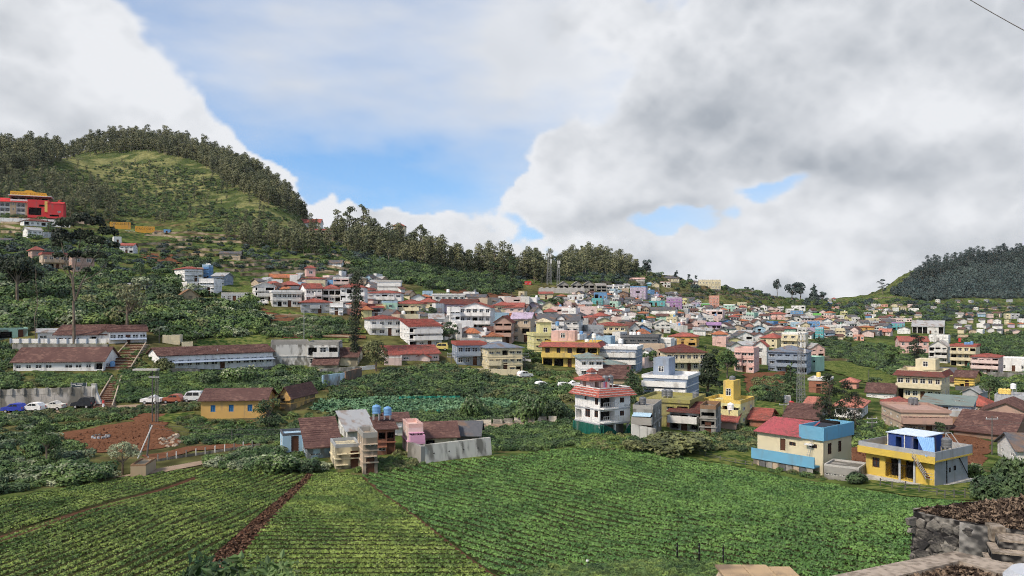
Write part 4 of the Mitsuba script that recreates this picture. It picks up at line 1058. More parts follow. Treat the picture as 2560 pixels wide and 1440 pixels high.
H(1962, 2070, 1020, 1056, 1, 'concrete', 'gable', 'oldtile', -12, 'low house with large worn red tile roof behind the feathery trees', d=10, rf=.75)
H(1874, 1940, 1030, 1070, 1, 'brick', 'gable', 'redtile', -10, 'brick red cottage with red tile roof right of the yellow stair house', d=8, rf=.5)
H(2022, 2082, 948, 985, 2, 'brick', 'flat', 'offwhite', -8, 'brick house with white slab roof and yellow tank behind the feathery trees', d=8, band=1, tanks=[(.35, 'yellow', 'bright yellow water tank on the brick house behind the feathery trees', .5)])
H(2104, 2148, 946, 972, 1, 'salmon', 'hip', 'saltile', -8, 'salmon roofed hut beside the green field behind the feathery trees')
H(2204, 2374, 1026, 1082, 2, 'beige', 'flat', 'pinkbrown', 18, 'tan two storey lodge with brown bands and white window frames', d=11, nf=6, ns=3, band=1, bal=[(1, 0, 1)], balcol='pinkbrown', big=.0, tanks=[(.62, 'darkgrey', 'black tank behind the red pavilion on the tan lodge', .4, .9), (.7, 'darkgrey', 'second black tank on the tan lodge, right of its twin', .4, .9)])
H(2206, 2296, 998, 1030, 1, 'brown', 'hip', 'redtile', 14, 'open pavilion with red hipped roof on the terrace of the tan lodge', d=7, nf=3, big=1.0, rf=.5, found=False, Y=None)
H(2300, 2440, 1004, 1048, 1, 'greyblue', 'shed', 'greengrey', -6, 'long grey blue shed house with weathered green sheet roof', d=10, nf=5, rf=.25)
H(2408, 2482, 996, 1026, 1, 'beige', 'hip', 'brightred', -6, 'bungalow with bright red hipped roof left of the yellow tanks', d=8, rf=.7)
H(2370, 2444, 1030, 1058, 1, 'grey', 'flat', 'cement', -6, 'pale grey concrete terrace building right of the tan lodge', d=8)
H(2486, 2570, 990, 1034, 1, 'grey', 'flat', 'grey', -6, 'grey house carrying yellow tanks at the right edge', d=8, nf=3, tanks=[(.12, 'yellow', 'yellow water tank at the left of the row on the grey house', .2), (.25, 'yellow', 'yellow water tank in the middle of the row on the grey house', .2), (.38, 'yellow', 'yellow water tank at the right of the row on the grey house', .2), (.55, 'white', 'white tank on a stand right of the yellow tanks', 1.4)])
H(2446, 2600, 1012, 1062, 1, 'pinkbrown', 'gablef', 'oldtile', -6, 'brown hall with broad low gable at the right edge', d=12, rf=.55, nf=3)
H(2384, 2580, 1046, 1104, 1, 'brown', 'gable', 'oldtile', -14, 'large old house under a wide brown tile roof at the right edge', d=13, rf=.72, nf=4)
H(2340, 2402, 1048, 1076, 1, 'concrete', 'gable', 'rust', -12, 'grey shed with rusty roof below the tan lodge', d=6)
H(2494, 2580, 1094, 1158, 1, 'offwhite', 'gable', 'slate', 20, 'white hut with black sheet roof behind the big shrub at the right edge', d=7, rf=.5, big=.8)
# ---------------------------------------------------------------- the old school rows at the left
H(138, 264, 814, 856, 1, 'white', 'gable', 'oldtile', -3, 'white school house with long mottled tile roof behind the white panel wall', align=True, d=9, nf=6, rf=.52, frame='m_brown', ns=2)
H(94, 150, 824, 852, 1, 'white', 'shed', 'tin', 0, 'white lean-to at the left end of the white school house', d=6, nf=2, rf=.25)
H(248, 300, 826, 858, 1, 'white', 'gablef', 'oldtile', -10, 'white gabled wing right of the mottled school roof', d=8, nf=0, rf=.3, door=False)
H(268, 366, 815, 862, 1, 'white', 'gable', 'oldtile', 4, 'blue trimmed white house at the head of the earth steps', d=8, nf=5, rf=.3, awning=(0, 1, .5, 'greyblue'))
H(-12, 70, 820, 850, 1, 'mint', 'flat', 'mint', 6, 'mint green shed at the left edge beside the white panel wall', d=7, mat='m_old')
H(33, 258, 872, 928, 1, 'white', 'gable', 'oldtile', -5, 'long white school house with sagging dark tile roof and two little gables', align=True, d=9, nf=9, rf=.55, pane='m_glass', frame='m_white')
for gx, which in ((85, 'left'), (193, 'right')):
    H(gx - 17, gx + 17, 893, 922, 1, 'white', 'gablef', 'oldtile', -5, f'{which} tiled gable porch on the long sagging school roof', d=2.5, nf=1, rf=.5, found=False)
H(398, 682, 868, 922, 1, 'white', 'gable', 'oldtile', 3, 'very long white house with spotted tile roof and blue veranda', align=True, d=9, nf=14, rf=.3, awning=(0.1, 1, .62, 'greyblue'), big=.15)
H(406, 457, 838, 862, 1, 'cream', 'flat', 'cream', -8, 'cream shed above the very long white house', d=5)
H(454, 482, 856, 872, 1, 'cream', 'flat', 'cream', 0, 'tiny cream annex right of the cream shed', d=4)
H(677, 772, 854, 918, 2, 'offwhite', 'flat', 'concrete', 0, 'blind weathered concrete hall stained grey and white', d=10, nf=0, mat='m_old', door=False)
H(768, 856, 855, 918, 2, 'offwhite', 'flat', 'concrete', -6, 'weathered two storey block with a deep white loggia right of the blind hall', d=10, nf=3, mat='m_old', big=.6, bal=[(1, .2, 1)])
H(848, 908, 872, 915, 1, 'cream', 'gable', 'oldtile', -10, 'old tiled house behind the trunk of the slim tree', d=8, rf=.45, mat='m_old')
H(784, 850, 896, 926, 1, 'cream', 'gable', 'oldtile', -8, 'small shed with mossy tile roof in front of the weathered loggia block', d=6, rf=.5, mat='m_old')
H(960, 1004, 892, 914, 1, 'palepink', 'flat', 'white', 0, 'white and pink shed between the willow and the pink hall', d=5)
H(502, 664, 978, 1046, 1, 'ochre', 'gable', 'oldtile', -4, 'long ochre yellow house with small blue windows and brown tiled roof', align=True, d=8, rf=.32, frame='m_blue', pane='m_blue', holes=[(.15, 1.1, .75, 1.1, 'w'), (.43, 1.1, .75, 1.1, 'w'), (.72, 1.1, .75, 1.1, 'w')])
H(702, 786, 968, 1028, 2, 'ochre', 'gablef', 'oldtile', -28, 'old ochre house with gable front and small porch at the cabbage field', d=9, nf=2, rf=.35, mat='m_old')
H(326, 390, 1162, 1192, 1, 'tan', 'flat', 'rust', -16, 'little tan pump house with dark doorway at the field edge', d=4, nf=1, ns=1, mat='m_wall')
# ---------------------------------------------------------------- fields, plots and tracks
LEFT_FIELD = [(-60, 1262), (0, 1250), (160, 1222), (320, 1194), (480, 1172), (640, 1170), (768, 1188), (634, 1300), (522, 1400), (472, 1448), (-60, 1448)]
MID_FIELD = [(784, 1186), (850, 1180), (900, 1192), (1010, 1275), (1120, 1360), (1240, 1448), (560, 1448), (650, 1330)]
RIGHT_FIELD = [(905, 1190), (960, 1176), (1060, 1162), (1228, 1146), (1340, 1131), (1480, 1120), (1640, 1130), (1800, 1162), (1890, 1180), (2060, 1208), (2160, 1226), (2260, 1244), (2400, 1258), (2470, 1262), (2500, 1300), (2480, 1450), (1262, 1450)]
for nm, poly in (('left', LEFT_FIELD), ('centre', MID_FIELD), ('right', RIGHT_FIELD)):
    sheet('shaded_soil', poly, 0.03, 'm_shadedsoil', 2.0)  # soil sheet that carries the painted shade of the row gaps
pgs = [shapely.Polygon(ground(*np.array(p, float).T)[:, :2]).buffer(0) for p in (LEFT_FIELD, MID_FIELD, RIGHT_FIELD)]
A0, A1 = G(60, 1328), G(470, 1200)
ditch = shapely.LineString(ground([-80, 0, 240, 400, 485], [1362, 1342, 1268, 1224, 1197])[:, :2])
pgl = pgs[0].difference(ditch.buffer(0.55))
for g in getattr(pgl, 'geoms', [pgl]):
    crop('vegetable_bed', g, (A1 - A0)[:2], 1.04, 0.055, 0.15, 0.16, 0.14, 'f_crop2', int(g.area) % 97, 'low vegetable crop in close rows on the left of the wide ditch' if g.area < pgl.area / 2 else 'yellowish green vegetable crop between the two ditches at left', per=4)
crop('vegetable_bed', pgs[1], (1, 0.02), 1.26, 0.040, 0.15, 0.15, 0.12, 'f_crop2', 5, 'yellowish green vegetable rows running straight across the central field', per=5, wob=0.08)
B0, B1 = G(1300, 1250), G(1700, 1330)
crop('potato_field', pgs[2], (B1 - B0)[:2], 1.36, 0.055, 0.18, 0.21, 0.17, 'f_crop', 9, 'dense dark green leafy crop covering the large right hand field', per=4, wob=0.16)
sheet('ditch', [(-60, 1362), (0, 1342), (240, 1268), (400, 1224), (485, 1194), (492, 1202), (400, 1233), (240, 1282), (0, 1360), (-60, 1380)], 0.06, 'm_ditch', 1.0, 'narrow red soil ditch between the two left hand crops', 'ditch')
dz, pgd = sheet('ditch', [(768, 1184), (786, 1188), (722, 1258), (660, 1325), (600, 1395), (562, 1450), (478, 1450), (540, 1385), (636, 1300), (712, 1235)], 0.07, 'm_ditch', 0.6, 'wide red brown ditch with dead stalks between the left and central crops', 'ditch')
crop('dead_stalks', pgd.buffer(-0.2), (1, -3), 0.5, 0.22, 0.22, 0.25, 0.22, 'm_stalk', 17, 'dry brown stalks and clods lying in the wide ditch', per=3, cat='dead plants')
sheet('track', [(905, 1192), (1010, 1276), (1120, 1361), (1240, 1450), (1254, 1450), (1126, 1358), (1014, 1272), (914, 1191)], 0.05, 'm_ditch', 0.8, 'thin soil strip between the central crop and the large green field', 'path')
sheet('soil_plot', [(150, 1098), (165, 1082), (240, 1066), (345, 1054), (396, 1048), (440, 1084), (478, 1098), (440, 1112), (350, 1132), (210, 1132), (150, 1118)], 0.10, 'm_soil', 1.5, 'bare red brown plot with a round well, left of the ochre house', 'plot')
sheet('soil_plot', [(360, 1140), (470, 1118), (650, 1106), (650, 1113), (480, 1130), (370, 1152)], 0.12, 'm_soil', 1.5, 'narrow strip of red soil behind the concrete post fence', 'plot')
sheet('soil_plot', [(322, 1050), (360, 1036), (420, 1034), (404, 1048), (340, 1058)], 0.12, 'm_soil', 1.5, 'small red soil patch at the foot of the leaning pole', 'plot')
for poly, n_, sd in (([(160, 1096), (345, 1054), (396, 1048), (470, 1098), (350, 1130), (210, 1130)], 900, 1), ([(2130, 1128), (2250, 1087), (2440, 1090), (2470, 1112), (2420, 1178), (2130, 1170)], 1100, 2)):
    r = np.random.default_rng(sd)
    c = ground(*in_poly(poly, n_, r).T)
    v, f = leaf_quads(c + np.column_stack([0 * c[:, :2], .12 + .08 * r.random(n_)]), .5 * r.normal(size=(n_, 3)) + [0, -.3, .8], .22 * r.uniform(.4, 1.5, n_), r, 1.4)
    put(k_ := numbered('clods'), (v, f), 'm_soil'); tag(k_, ('loose clods and dry tufts on the bare red plot', 'clods on the ploughed plot behind the yellow and grey house')[sd - 1], 'soil clods', None, 'stuff')
q = G(252, 1094)
well = MB()
r = np.random.default_rng(6)
b = Bld('well', 'round stone ringed well in the bare red plot', 'well', *q)
for i in range(14):
    a = i / 14 * 2 * math.pi
    b.add('stone', MB().tube([(1.1 * math.cos(a), 1.1 * math.sin(a), -.1), (1.1 * math.cos(a) * r.uniform(.95, 1.05), 1.1 * math.sin(a), r.uniform(.25, .4))], [.24, .16], 6), 'm_old', 'grey')
b.add('shaft', MB().cyl(0, 0, -.05, .06, .95, 14), 'm_dark')
v_, f_, n_ = [], [], 0
for c in ground(*in_poly([(396, 1100), (440, 1086), (478, 1098), (462, 1112), (420, 1118), (400, 1112)], 130, r).T):
    h_ = trimesh.creation.icosphere(subdivisions=1); vv = np.array(h_.vertices) * r.uniform(.12, .38) * [1, 1, .7] * r.uniform(.7, 1.2, (42, 1)) + c
    v_.append(vv); f_.append(np.array(h_.faces) + n_); n_ += 42
put('rubble', (np.vstack(v_), np.vstack(f_)), 'm_old', COL['beige']); tag('rubble', 'heap of pale broken stones at the right end of the red plot', 'stones', None, 'stuff')
sheet('grass_plot', [(388, 1054), (420, 1036), (490, 1030), (472, 1052), (430, 1060)], 0.14, 'm_turf', 1.5, 'small bright green grass plot left of the ochre house', 'plot')
sheet('grass_plot', [(1690, 1134), (1760, 1124), (1900, 1128), (1890, 1176), (1800, 1160), (1720, 1146)], 0.08, 'm_turf', 1.5, 'mown green lawn behind the fence left of the cream and blue house', 'lawn')
sheet('grass_plot', [(2170, 1200), (2400, 1212), (2450, 1186), (2480, 1250), (2400, 1254), (2260, 1240), (2170, 1222)], 0.08, 'm_turf', 1.5, 'green lawn round the yellow and grey house', 'lawn')
sheet('soil_plot', [(2120, 1128), (2130, 1100), (2250, 1085), (2440, 1088), (2480, 1110), (2460, 1165), (2420, 1180), (2130, 1172)], 0.08, 'm_soil', 2.0, 'ploughed red brown plot behind the yellow and grey house', 'plot')
sheet('soil_plot', [(1860, 935), (1960, 930), (1990, 975), (1950, 988), (1870, 985)], 0.25, 'm_soil', 3.0, 'dark red cut bank of soil right of the pink house', 'plot')
sheet('grass_plot', [(2035, 905), (2090, 904), (2220, 930), (2240, 960), (2200, 972), (2140, 950), (2060, 925)], 0.3, 'm_turf', 3.0, 'sloping green field right of the lattice mast', 'field')
sheet('grass_plot', [(1290, 928), (1400, 935), (1440, 955), (1330, 962), (1290, 950)], 0.2, 'm_turf', 3.0, 'green verge by the parked cars below the yellow house', 'lawn')
sheet('grass_plot', [(640, 852), (760, 846), (880, 840), (880, 856), (700, 866), (640, 866)], 0.2, 'm_turf', 3.0, 'bright green terrace above the blind concrete hall', 'terrace')
sheet('grass_plot', [(485, 850), (640, 832), (700, 836), (650, 862), (490, 868)], 0.2, 'm_turf', 3.0, 'bright green meadow strip behind the very long white house', 'terrace')
sheet('soil_plot', [(615, 782), (660, 772), (740, 790), (790, 808), (700, 806), (620, 800)], 0.3, 'm_soil', 3.0, 'brown terraced soil above the green terraces in the middle', 'terrace')
sheet('soil_plot', [(1110, 726), (1180, 718), (1300, 745), (1330, 762), (1240, 758), (1150, 742)], 0.4, 'm_soil', 4.0, 'orange brown bare slope above the red roofed houses', 'slope')
sheet('soil_plot', [(345, 640), (420, 634), (470, 655), (440, 664), (370, 658)], 0.5, 'm_soil', 4.0, 'dull red terrace patch left of the white and blue hotel', 'terrace')
sheet('grass_plot', [(1860, 1000), (1990, 1012), (2010, 1030), (1930, 1040), (1870, 1030)], 0.2, 'm_turf', 2.5, 'vivid green strip of grass right of the yellow stair house', 'lawn')
sheet('grass_plot', [(2460, 912), (2570, 915), (2570, 926), (2470, 924)], 0.2, 'm_turf', 2.5, 'mown lawn before the white bungalow at the right edge', 'lawn')
sheet('grass_plot', [(1500, 664), (1575, 668), (1588, 684), (1565, 690)], 0.6, 'm_turf', 6.0, 'small light green clearing on the wooded middle hill', 'clearing')
sheet('road', [(-40, 1036), (60, 1032), (160, 1026), (240, 1019), (330, 1013), (420, 1006), (510, 1002), (510, 1008), (330, 1020), (240, 1026), (60, 1040), (-40, 1044)], 0.10, 'm_track', 1.5)
sheet('track', [(1170, 1062), (1300, 1056), (1400, 1038), (1432, 1030), (1430, 1042), (1310, 1066), (1180, 1072)], 0.10, 'm_track', 1.5, 'dusty path beside the row of cement sheets', 'path')
sheet('track', [(1200, 930), (1260, 945), (1330, 960), (1440, 968), (1440, 974), (1320, 968), (1240, 955), (1190, 938)], 0.12, 'm_track', 2.0)
sheet('track', [(280, 1196), (400, 1172), (520, 1150), (640, 1122), (640, 1128), (520, 1160), (400, 1184)], 0.10, 'm_track', 1.2)
sheet('road', [(-20, 545), (60, 540), (160, 552), (240, 556), (240, 562), (150, 560), (60, 550), (-20, 556)], 0.4, 'm_track', 3.0)
CAB = [(772, 1024), (800, 1002), (980, 992), (1140, 996), (1300, 1000), (1330, 1012), (1180, 1030), (1000, 1036), (850, 1034)]
pc = shapely.Polygon(ground(*np.array(CAB, float).T)[:, :2]).buffer(0)
crop('cabbage_field', pc, (1, 0.1), 0.8, 0.4, 0.5, 0.12, 0.35, 'f_cabbage', 23, 'bluish green cabbage field behind the old ochre house', per=3)
for poly, lab in (([(60, 1062), (160, 1064), (300, 1046), (330, 1036), (345, 1044), (240, 1064), (160, 1080), (60, 1090)], 'dark green vegetable patch below the car road'), ([(470, 1075), (640, 1060), (700, 1064), (690, 1085), (560, 1098), (480, 1092)], 'low green crop between the red plot and the tiled cottages')):
    crop('vegetable_bed', shapely.Polygon(ground(*np.array(poly, float).T)[:, :2]).buffer(0), (1, 0.3), 0.9, 0.3, 0.36, 0.25, 0.4, 'f_mid', 29, lab, per=4)
# ---------------------------------------------------------------- green cover
scatter('scrub', [(-60, 860), (-60, 690), (60, 690), (240, 690), (420, 700), (640, 760), (660, 830), (430, 850), (360, 815), (130, 812)], 1500, BM + BD + BD + BB + BP[:1] + BO[:1], 1.2, 4.8, 1, 'dense green shrubs covering the slope behind the school houses', keep=lambda p: meshkit.fbm(np.column_stack([p[:, :2] / 16, 0 * p[:, 0]]), 3, 78) > .40)
scatter('scrub', [(340, 800), (460, 752), (560, 768), (660, 800), (640, 840), (420, 850)], 260, BM + BP + BB, 1.6, 3.4, 2, 'pale flowering shrubs on the slope above the very long white house')
scatter('scrub', [(-60, 1024), (-60, 850), (30, 870), (30, 930), (60, 968), (30, 972)], 90, BD + BM, 1.2, 2.4, 3, 'dark bushes at the left edge beside the sagging school roof')
scatter('hedge', [(95, 930), (265, 932), (290, 960), (240, 972), (100, 970)], 300, BM + BB, 0.7, 1.2, 4, 'leafy creeper bank below the sagging school house', 'hedge')
scatter('hedge', [(300, 938), (420, 926), (640, 930), (800, 935), (790, 960), (640, 1000), (480, 1002), (290, 1006)], 900, BM + BB + BM, 0.8, 1.4, 5, 'thick green hedge bank below the very long white house', 'hedge')
scatter('scrub', [(500, 945), (820, 905), (850, 935), (800, 975), (620, 985)], 240, BD + BM, 1.2, 2.4, 6, 'dark shrubs under the weathered concrete hall')
scatter('scrub', [(835, 985), (900, 955), (1010, 925), (1200, 915), (1260, 945), (1420, 975), (1430, 1005), (1300, 1005), (1150, 992), (980, 990), (840, 1000)], 620, BD + BM + BO[:1], 1.2, 2.4, 7, 'dark tangled hedge belt between the pink hall and the cabbages')
scatter('scrub', [(780, 1050), (1000, 1040), (1180, 1036), (1330, 1015), (1430, 1020), (1420, 1050), (1300, 1050), (1150, 1064), (980, 1060)], 330, BD + BM, 0.9, 1.8, 8, 'dark bushes below the cabbage field')
scatter('scrub', [(1230, 1128), (1180, 1080), (1300, 1072), (1430, 1056), (1450, 1112), (1340, 1126)], 420, BM + BD + BM, 0.7, 1.5, 9, 'wild green thicket left of the green tarpaulin')
scatter('scrub', [(480, 1165), (640, 1122), (740, 1115), (830, 1172), (640, 1178)], 200, BM + BP[:2], 0.8, 1.4, 10, 'leafy shrubs along the top of the left crop')
scatter('scrub', [(-40, 1050), (70, 1050), (300, 1190), (120, 1222), (-40, 1240)], 200, BM + BD + BP[:1], 0.8, 1.7, 11, 'bushes along the left edge above the crop')
scatter('scrub', [(-40, 1038), (330, 1022), (500, 1008), (500, 1024), (330, 1040), (60, 1062), (-40, 1070)], 330, BO + BM + BD, 0.6, 1.2, 12, 'dry shrubs on the bank under the car road')
scatter('scrub', [(440, 1098), (640, 1070), (760, 1070), (760, 1110), (560, 1112), (470, 1112)], 200, BM + BD, 0.6, 1.2, 13, 'green brush behind the narrow soil strip')
scatter('scrub', [(1560, 1110), (1800, 1080), (1900, 1060), (1900, 1130), (1760, 1126), (1640, 1126)], 220, BM + BD + BO, 0.9, 1.6, 14, 'brush left of the cream and blue house')
scatter('scrub', [(1880, 1060), (2060, 1050), (2220, 1060), (2330, 1080), (2250, 1095), (2120, 1120), (1900, 1090)], 320, BM + BB + BD, 0.9, 1.9, 15, 'green shrubs behind the cream and blue house')
scatter('scrub', [(1440, 1000), (1620, 985), (1800, 985), (1860, 990), (1760, 1010), (1500, 1012)], 80, BD, 1, 1.8, 16, 'dark bushes behind the white red trimmed house')
scatter('scrub', [(1300, 880), (1340, 890), (1360, 920), (1430, 930), (1420, 962), (1290, 925)], 80, BM + BO, 1, 2, 17, 'bushes on the bank below the bright yellow house')
scatter('scrub', [(1880, 945), (1980, 940), (2000, 1000), (1880, 1010)], 90, BM + BO + BD, 1, 2.2, 18, 'scrub around the foot of the lattice mast')
scatter('scrub', [(2020, 880), (2120, 862), (2300, 866), (2330, 905), (2240, 940), (2100, 900)], 330, BD + BM, 1.5, 3.4, 19, 'dark scrub on the terraces below the chapel')
scatter('scrub', [(2330, 930), (2420, 915), (2500, 930), (2570, 935), (2570, 985), (2450, 985), (2440, 950)], 260, BD + BM + BB, 1.5, 3, 20, 'dark green brush between the right hand villas')
scatter('scrub', [(2380, 840), (2580, 830), (2580, 905), (2510, 890), (2420, 880)], 420, BD + BM, 2, 4.2, 21, 'dark tree tops and brush at the right edge of the town')
scatter('scrub', [(1980, 850), (2060, 846), (2130, 850), (2100, 866), (2010, 870)], 90, BD, 2, 3.6, 22, 'dark bushes right of the turquoise tower house')
scatter('scrub', [(640, 840), (700, 812), (780, 800), (860, 800), (880, 835), (760, 848)], 180, BM + BD + BP[:1], 1.2, 2.6, 23, 'bushes on the brown and green terraces')
scatter('scrub', [(280, 690), (320, 640), (430, 600), (640, 590), (860, 600), (920, 660), (880, 690), (700, 672), (500, 668), (400, 690)], 420, BD + BF + BM, 1.4, 3.0, 24, 'dark scrub between the terraces of the left hill')
scatter('scrub', [(880, 690), (900, 640), (1100, 650), (1280, 690), (1320, 715), (1240, 740), (1100, 725), (960, 700)], 760, BD + BM + BD, 2, 4.6, 25, 'dark green thicket under the wooded ridge')
scatter('scrub', [(1300, 760), (1290, 740), (1340, 745), (1400, 765), (1420, 790), (1320, 790)], 110, BM + BD, 1.6, 3.4, 26, 'green scrub left of the low blue house')
scatter('scrub', [(1440, 705), (1420, 660), (1480, 640), (1560, 655), (1640, 680), (1780, 712), (2060, 745), (2050, 768), (1880, 742), (1700, 725), (1560, 712)], 420, BF + BD + BM, 2.0, 4.2, 27, 'dark scrub over the spur behind the town')
scatter('scrub', [(1600, 760), (1760, 728), (1960, 752), (2130, 775), (2140, 810), (1900, 812), (1620, 830)], 300, BD + BM + BF, 2, 4.0, 28, 'bushes and small trees among the town houses')
scatter('scrub', [(2060, 800), (2060, 760), (2160, 752), (2560, 760), (2570, 800), (2400, 800), (2240, 815)], 560, BF + BM, 3, 6, 29, 'scrub and hedges on the terraces under the right hill')
scatter('scrub', [(-60, 620), (60, 580), (180, 590), (300, 600), (300, 690), (60, 690), (-60, 700)], 380, BD + BM + BF, 2, 4, 30, 'dark scrub around the tan houses at far left')
scatter('hill_scrub', [(-80, 560), (-80, 440), (200, 420), (420, 400), (600, 470), (760, 545), (820, 580), (640, 585), (420, 578), (240, 555)], 4200, BM + BO + BM + BB + BD, 0.9, 3.0, 31, 'patchy scrub over the sunlit grassy face of the left hill', keep=lambda p: meshkit.fbm(np.column_stack([p[:, :2] / 45, 0 * p[:, 0]]), 3, 77) + .10 * np.sin(p[:, 0] * 91.7) > .44)
scatter('gum_wood', [(-60, 520), (60, 440), (400, 400), (640, 470), (700, 540), (560, 570), (280, 560), (180, 545)], 170, GUM, .22, .5, 49, 'scattered young trees on the open face of the left hill', 'wood')
scatter('weeds', [(1270, 1450), (1380, 1424), (1560, 1412), (1700, 1402), (1800, 1416), (1860, 1450)], 620, BM + BB, 0.3, 0.6, 32, 'weeds along the near edge of the large green field')
for poly, n, sd in (([(300, 862), (420, 872), (400, 932), (300, 932)], 60, 51), ([(480, 1042), (800, 1030), (770, 1072), (500, 1078)], 170, 52), ([(880, 1140), (1070, 1122), (1060, 1164), (900, 1188)], 130, 53), ([(1440, 1088), (1700, 1092), (1600, 1128), (1440, 1122)], 160, 54), ([(0, 925), (110, 930), (100, 972), (0, 972)], 60, 55), ([(420, 1046), (500, 1040), (520, 1070), (470, 1080)], 40, 56), ([(1880, 1176), (2170, 1180), (2180, 1216), (2060, 1204)], 60, 57), ([(640, 1106), (760, 1110), (740, 1130), (640, 1128)], 40, 58)):
    scatter('ground_cover', poly, n, BM + BB + BO, .45, 1.0, sd, 'low weeds and bushes ' + {51: 'beside the wide earth steps', 52: 'below the ochre houses', 53: 'under the pink balcony house', 54: 'below the green tarpaulin', 55: 'at the left edge by the school', 56: 'on the small grass plot', 57: 'before the cream and blue house', 58: 'by the tiled cottages'}[sd])
scatter('understorey', [(850, 625), (1000, 640), (1330, 695), (1300, 712), (1100, 680), (880, 655)], 260, BF + BD, 2, 5, 59, 'dark understorey below the ridge eucalyptus')
scatter('understorey', [(1300, 695), (1420, 640), (1600, 685), (1560, 704), (1400, 704)], 240, BF + BD, 2, 5, 60, 'dark understorey of the rounded middle hill')
# woods
scatter('gum_wood', [(-90, 470), (-90, 385), (60, 372), (200, 350), (320, 345), (420, 345), (500, 372), (600, 415), (660, 450), (600, 468), (480, 400), (360, 378), (200, 392), (80, 430)], 1300, GUM, 0.5, 0.85, 41, 'eucalyptus wood crowning the left hill', 'wood')
scatter('gum_wood', [(470, 375), (600, 408), (700, 468), (790, 530), (820, 545), (735, 540), (690, 520), (560, 460)], 520, GUM, 0.45, 0.75, 42, 'eucalyptus wood running down the right shoulder of the left hill', 'wood')
scatter('gum_wood', [(740, 512), (860, 552), (866, 560), (800, 550), (735, 528)], 170, GUM, .35, .7, 62, 'eucalyptus behind the red roofed resort on the ridge', 'wood')
scatter('gum_wood', [(150, 545), (-90, 530), (-90, 450), (120, 440), (260, 470), (300, 520), (280, 548)], 200, GUM, 0.4, 0.7, 43, 'open eucalyptus stand around the red factory', 'wood')
scatter('gum_wood', [(560, 596), (640, 590), (760, 606), (840, 625), (800, 640), (650, 625)], 90, GUM, 0.35, 0.7, 44, 'young trees under the red roofed resort on the left hill', 'wood')
scatter('gum_wood', [(850, 610), (920, 600), (1000, 625), (1100, 655), (1240, 672), (1330, 690), (1300, 705), (1150, 685), (1000, 662), (880, 640)], 420, GUM, 0.28, 0.8, 45, 'tall dark eucalyptus wood along the middle ridge', 'wood')
scatter('gum_wood', [(1300, 690), (1330, 655), (1420, 632), (1500, 645), (1600, 680), (1560, 700), (1480, 690), (1400, 700), (1340, 712)], 460, GUM, 0.26, 0.78, 46, 'dark wood over the rounded middle hill', 'wood')
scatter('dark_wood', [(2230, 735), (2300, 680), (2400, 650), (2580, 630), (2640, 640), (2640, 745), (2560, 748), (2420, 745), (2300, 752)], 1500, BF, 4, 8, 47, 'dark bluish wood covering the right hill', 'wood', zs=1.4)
scatter('gum_wood', [(2250, 715), (2320, 672), (2420, 645), (2640, 628), (2640, 660), (2420, 672), (2330, 700)], 300, [('gum_trunk1', 'far_crown1'), ('gum_trunk3', 'far_crown3')], 0.45, 1.0, 48, 'thin bare topped trees on the crest of the right hill', 'wood')
for poly, m in (([(640, 812), (760, 808), (900, 814), (905, 821), (760, 818), (650, 822)], 'm_turf'), ([(660, 826), (800, 824), (915, 828), (915, 836), (780, 834), (670, 838)], 'm_turf'), ([(700, 839), (800, 837), (915, 842), (915, 849), (800, 846), (710, 848)], 'm_soil'), ([(780, 820), (900, 823), (900, 827), (790, 825)], 'm_soil'), ([(640, 780), (720, 776), (800, 792), (790, 797), (700, 788)], 'm_turf')):
    sheet('terrace_strip', poly, .35, m, 3.0)
# terrace banks
def bank(pts, h=1.0, deep=2.2, wob=3.0, seed=0):
    r = np.random.default_rng(seed)
    P = np.array(pts, float)
    t = np.concatenate([[0], np.cumsum(np.hypot(*np.diff(P, axis=0).T))])
    u = np.arange(0, t[-1], 5.0)
    px, py = np.interp(u, t, P[:, 0]), np.interp(u, t, P[:, 1])
    py = py + wob * (meshkit.noise(np.column_stack([u / 45, 0 * u + seed, 0 * u]), seed) - .5) * 2
    g = ground(px, py)
    back = g + np.column_stack([0 * u, 0 * u + deep, 0 * u]); back[:, 2] = np.maximum(height(back[:, 0], back[:, 1]), g[:, 2] + h * .8) + .05
    hh = h * (.85 + .3 * meshkit.noise(np.column_stack([u / 18, 0 * u + seed + 9, 0 * u]), seed + 1))
    top = g + np.column_stack([0 * u, 0 * u + .5 * h, hh])
    low = g - [0, 0, .8]
    v = np.vstack([low, top, back]); m = len(u); i = np.arange(m - 1)
    f = np.vstack([np.stack([i, i + 1, m + i + 1, m + i], -1), np.stack([m + i, m + i + 1, 2 * m + i + 1, 2 * m + i], -1)])
    key = numbered('terrace_bank'); put(key, (v, f), 'm_bank'); tag(key, kind='structure')


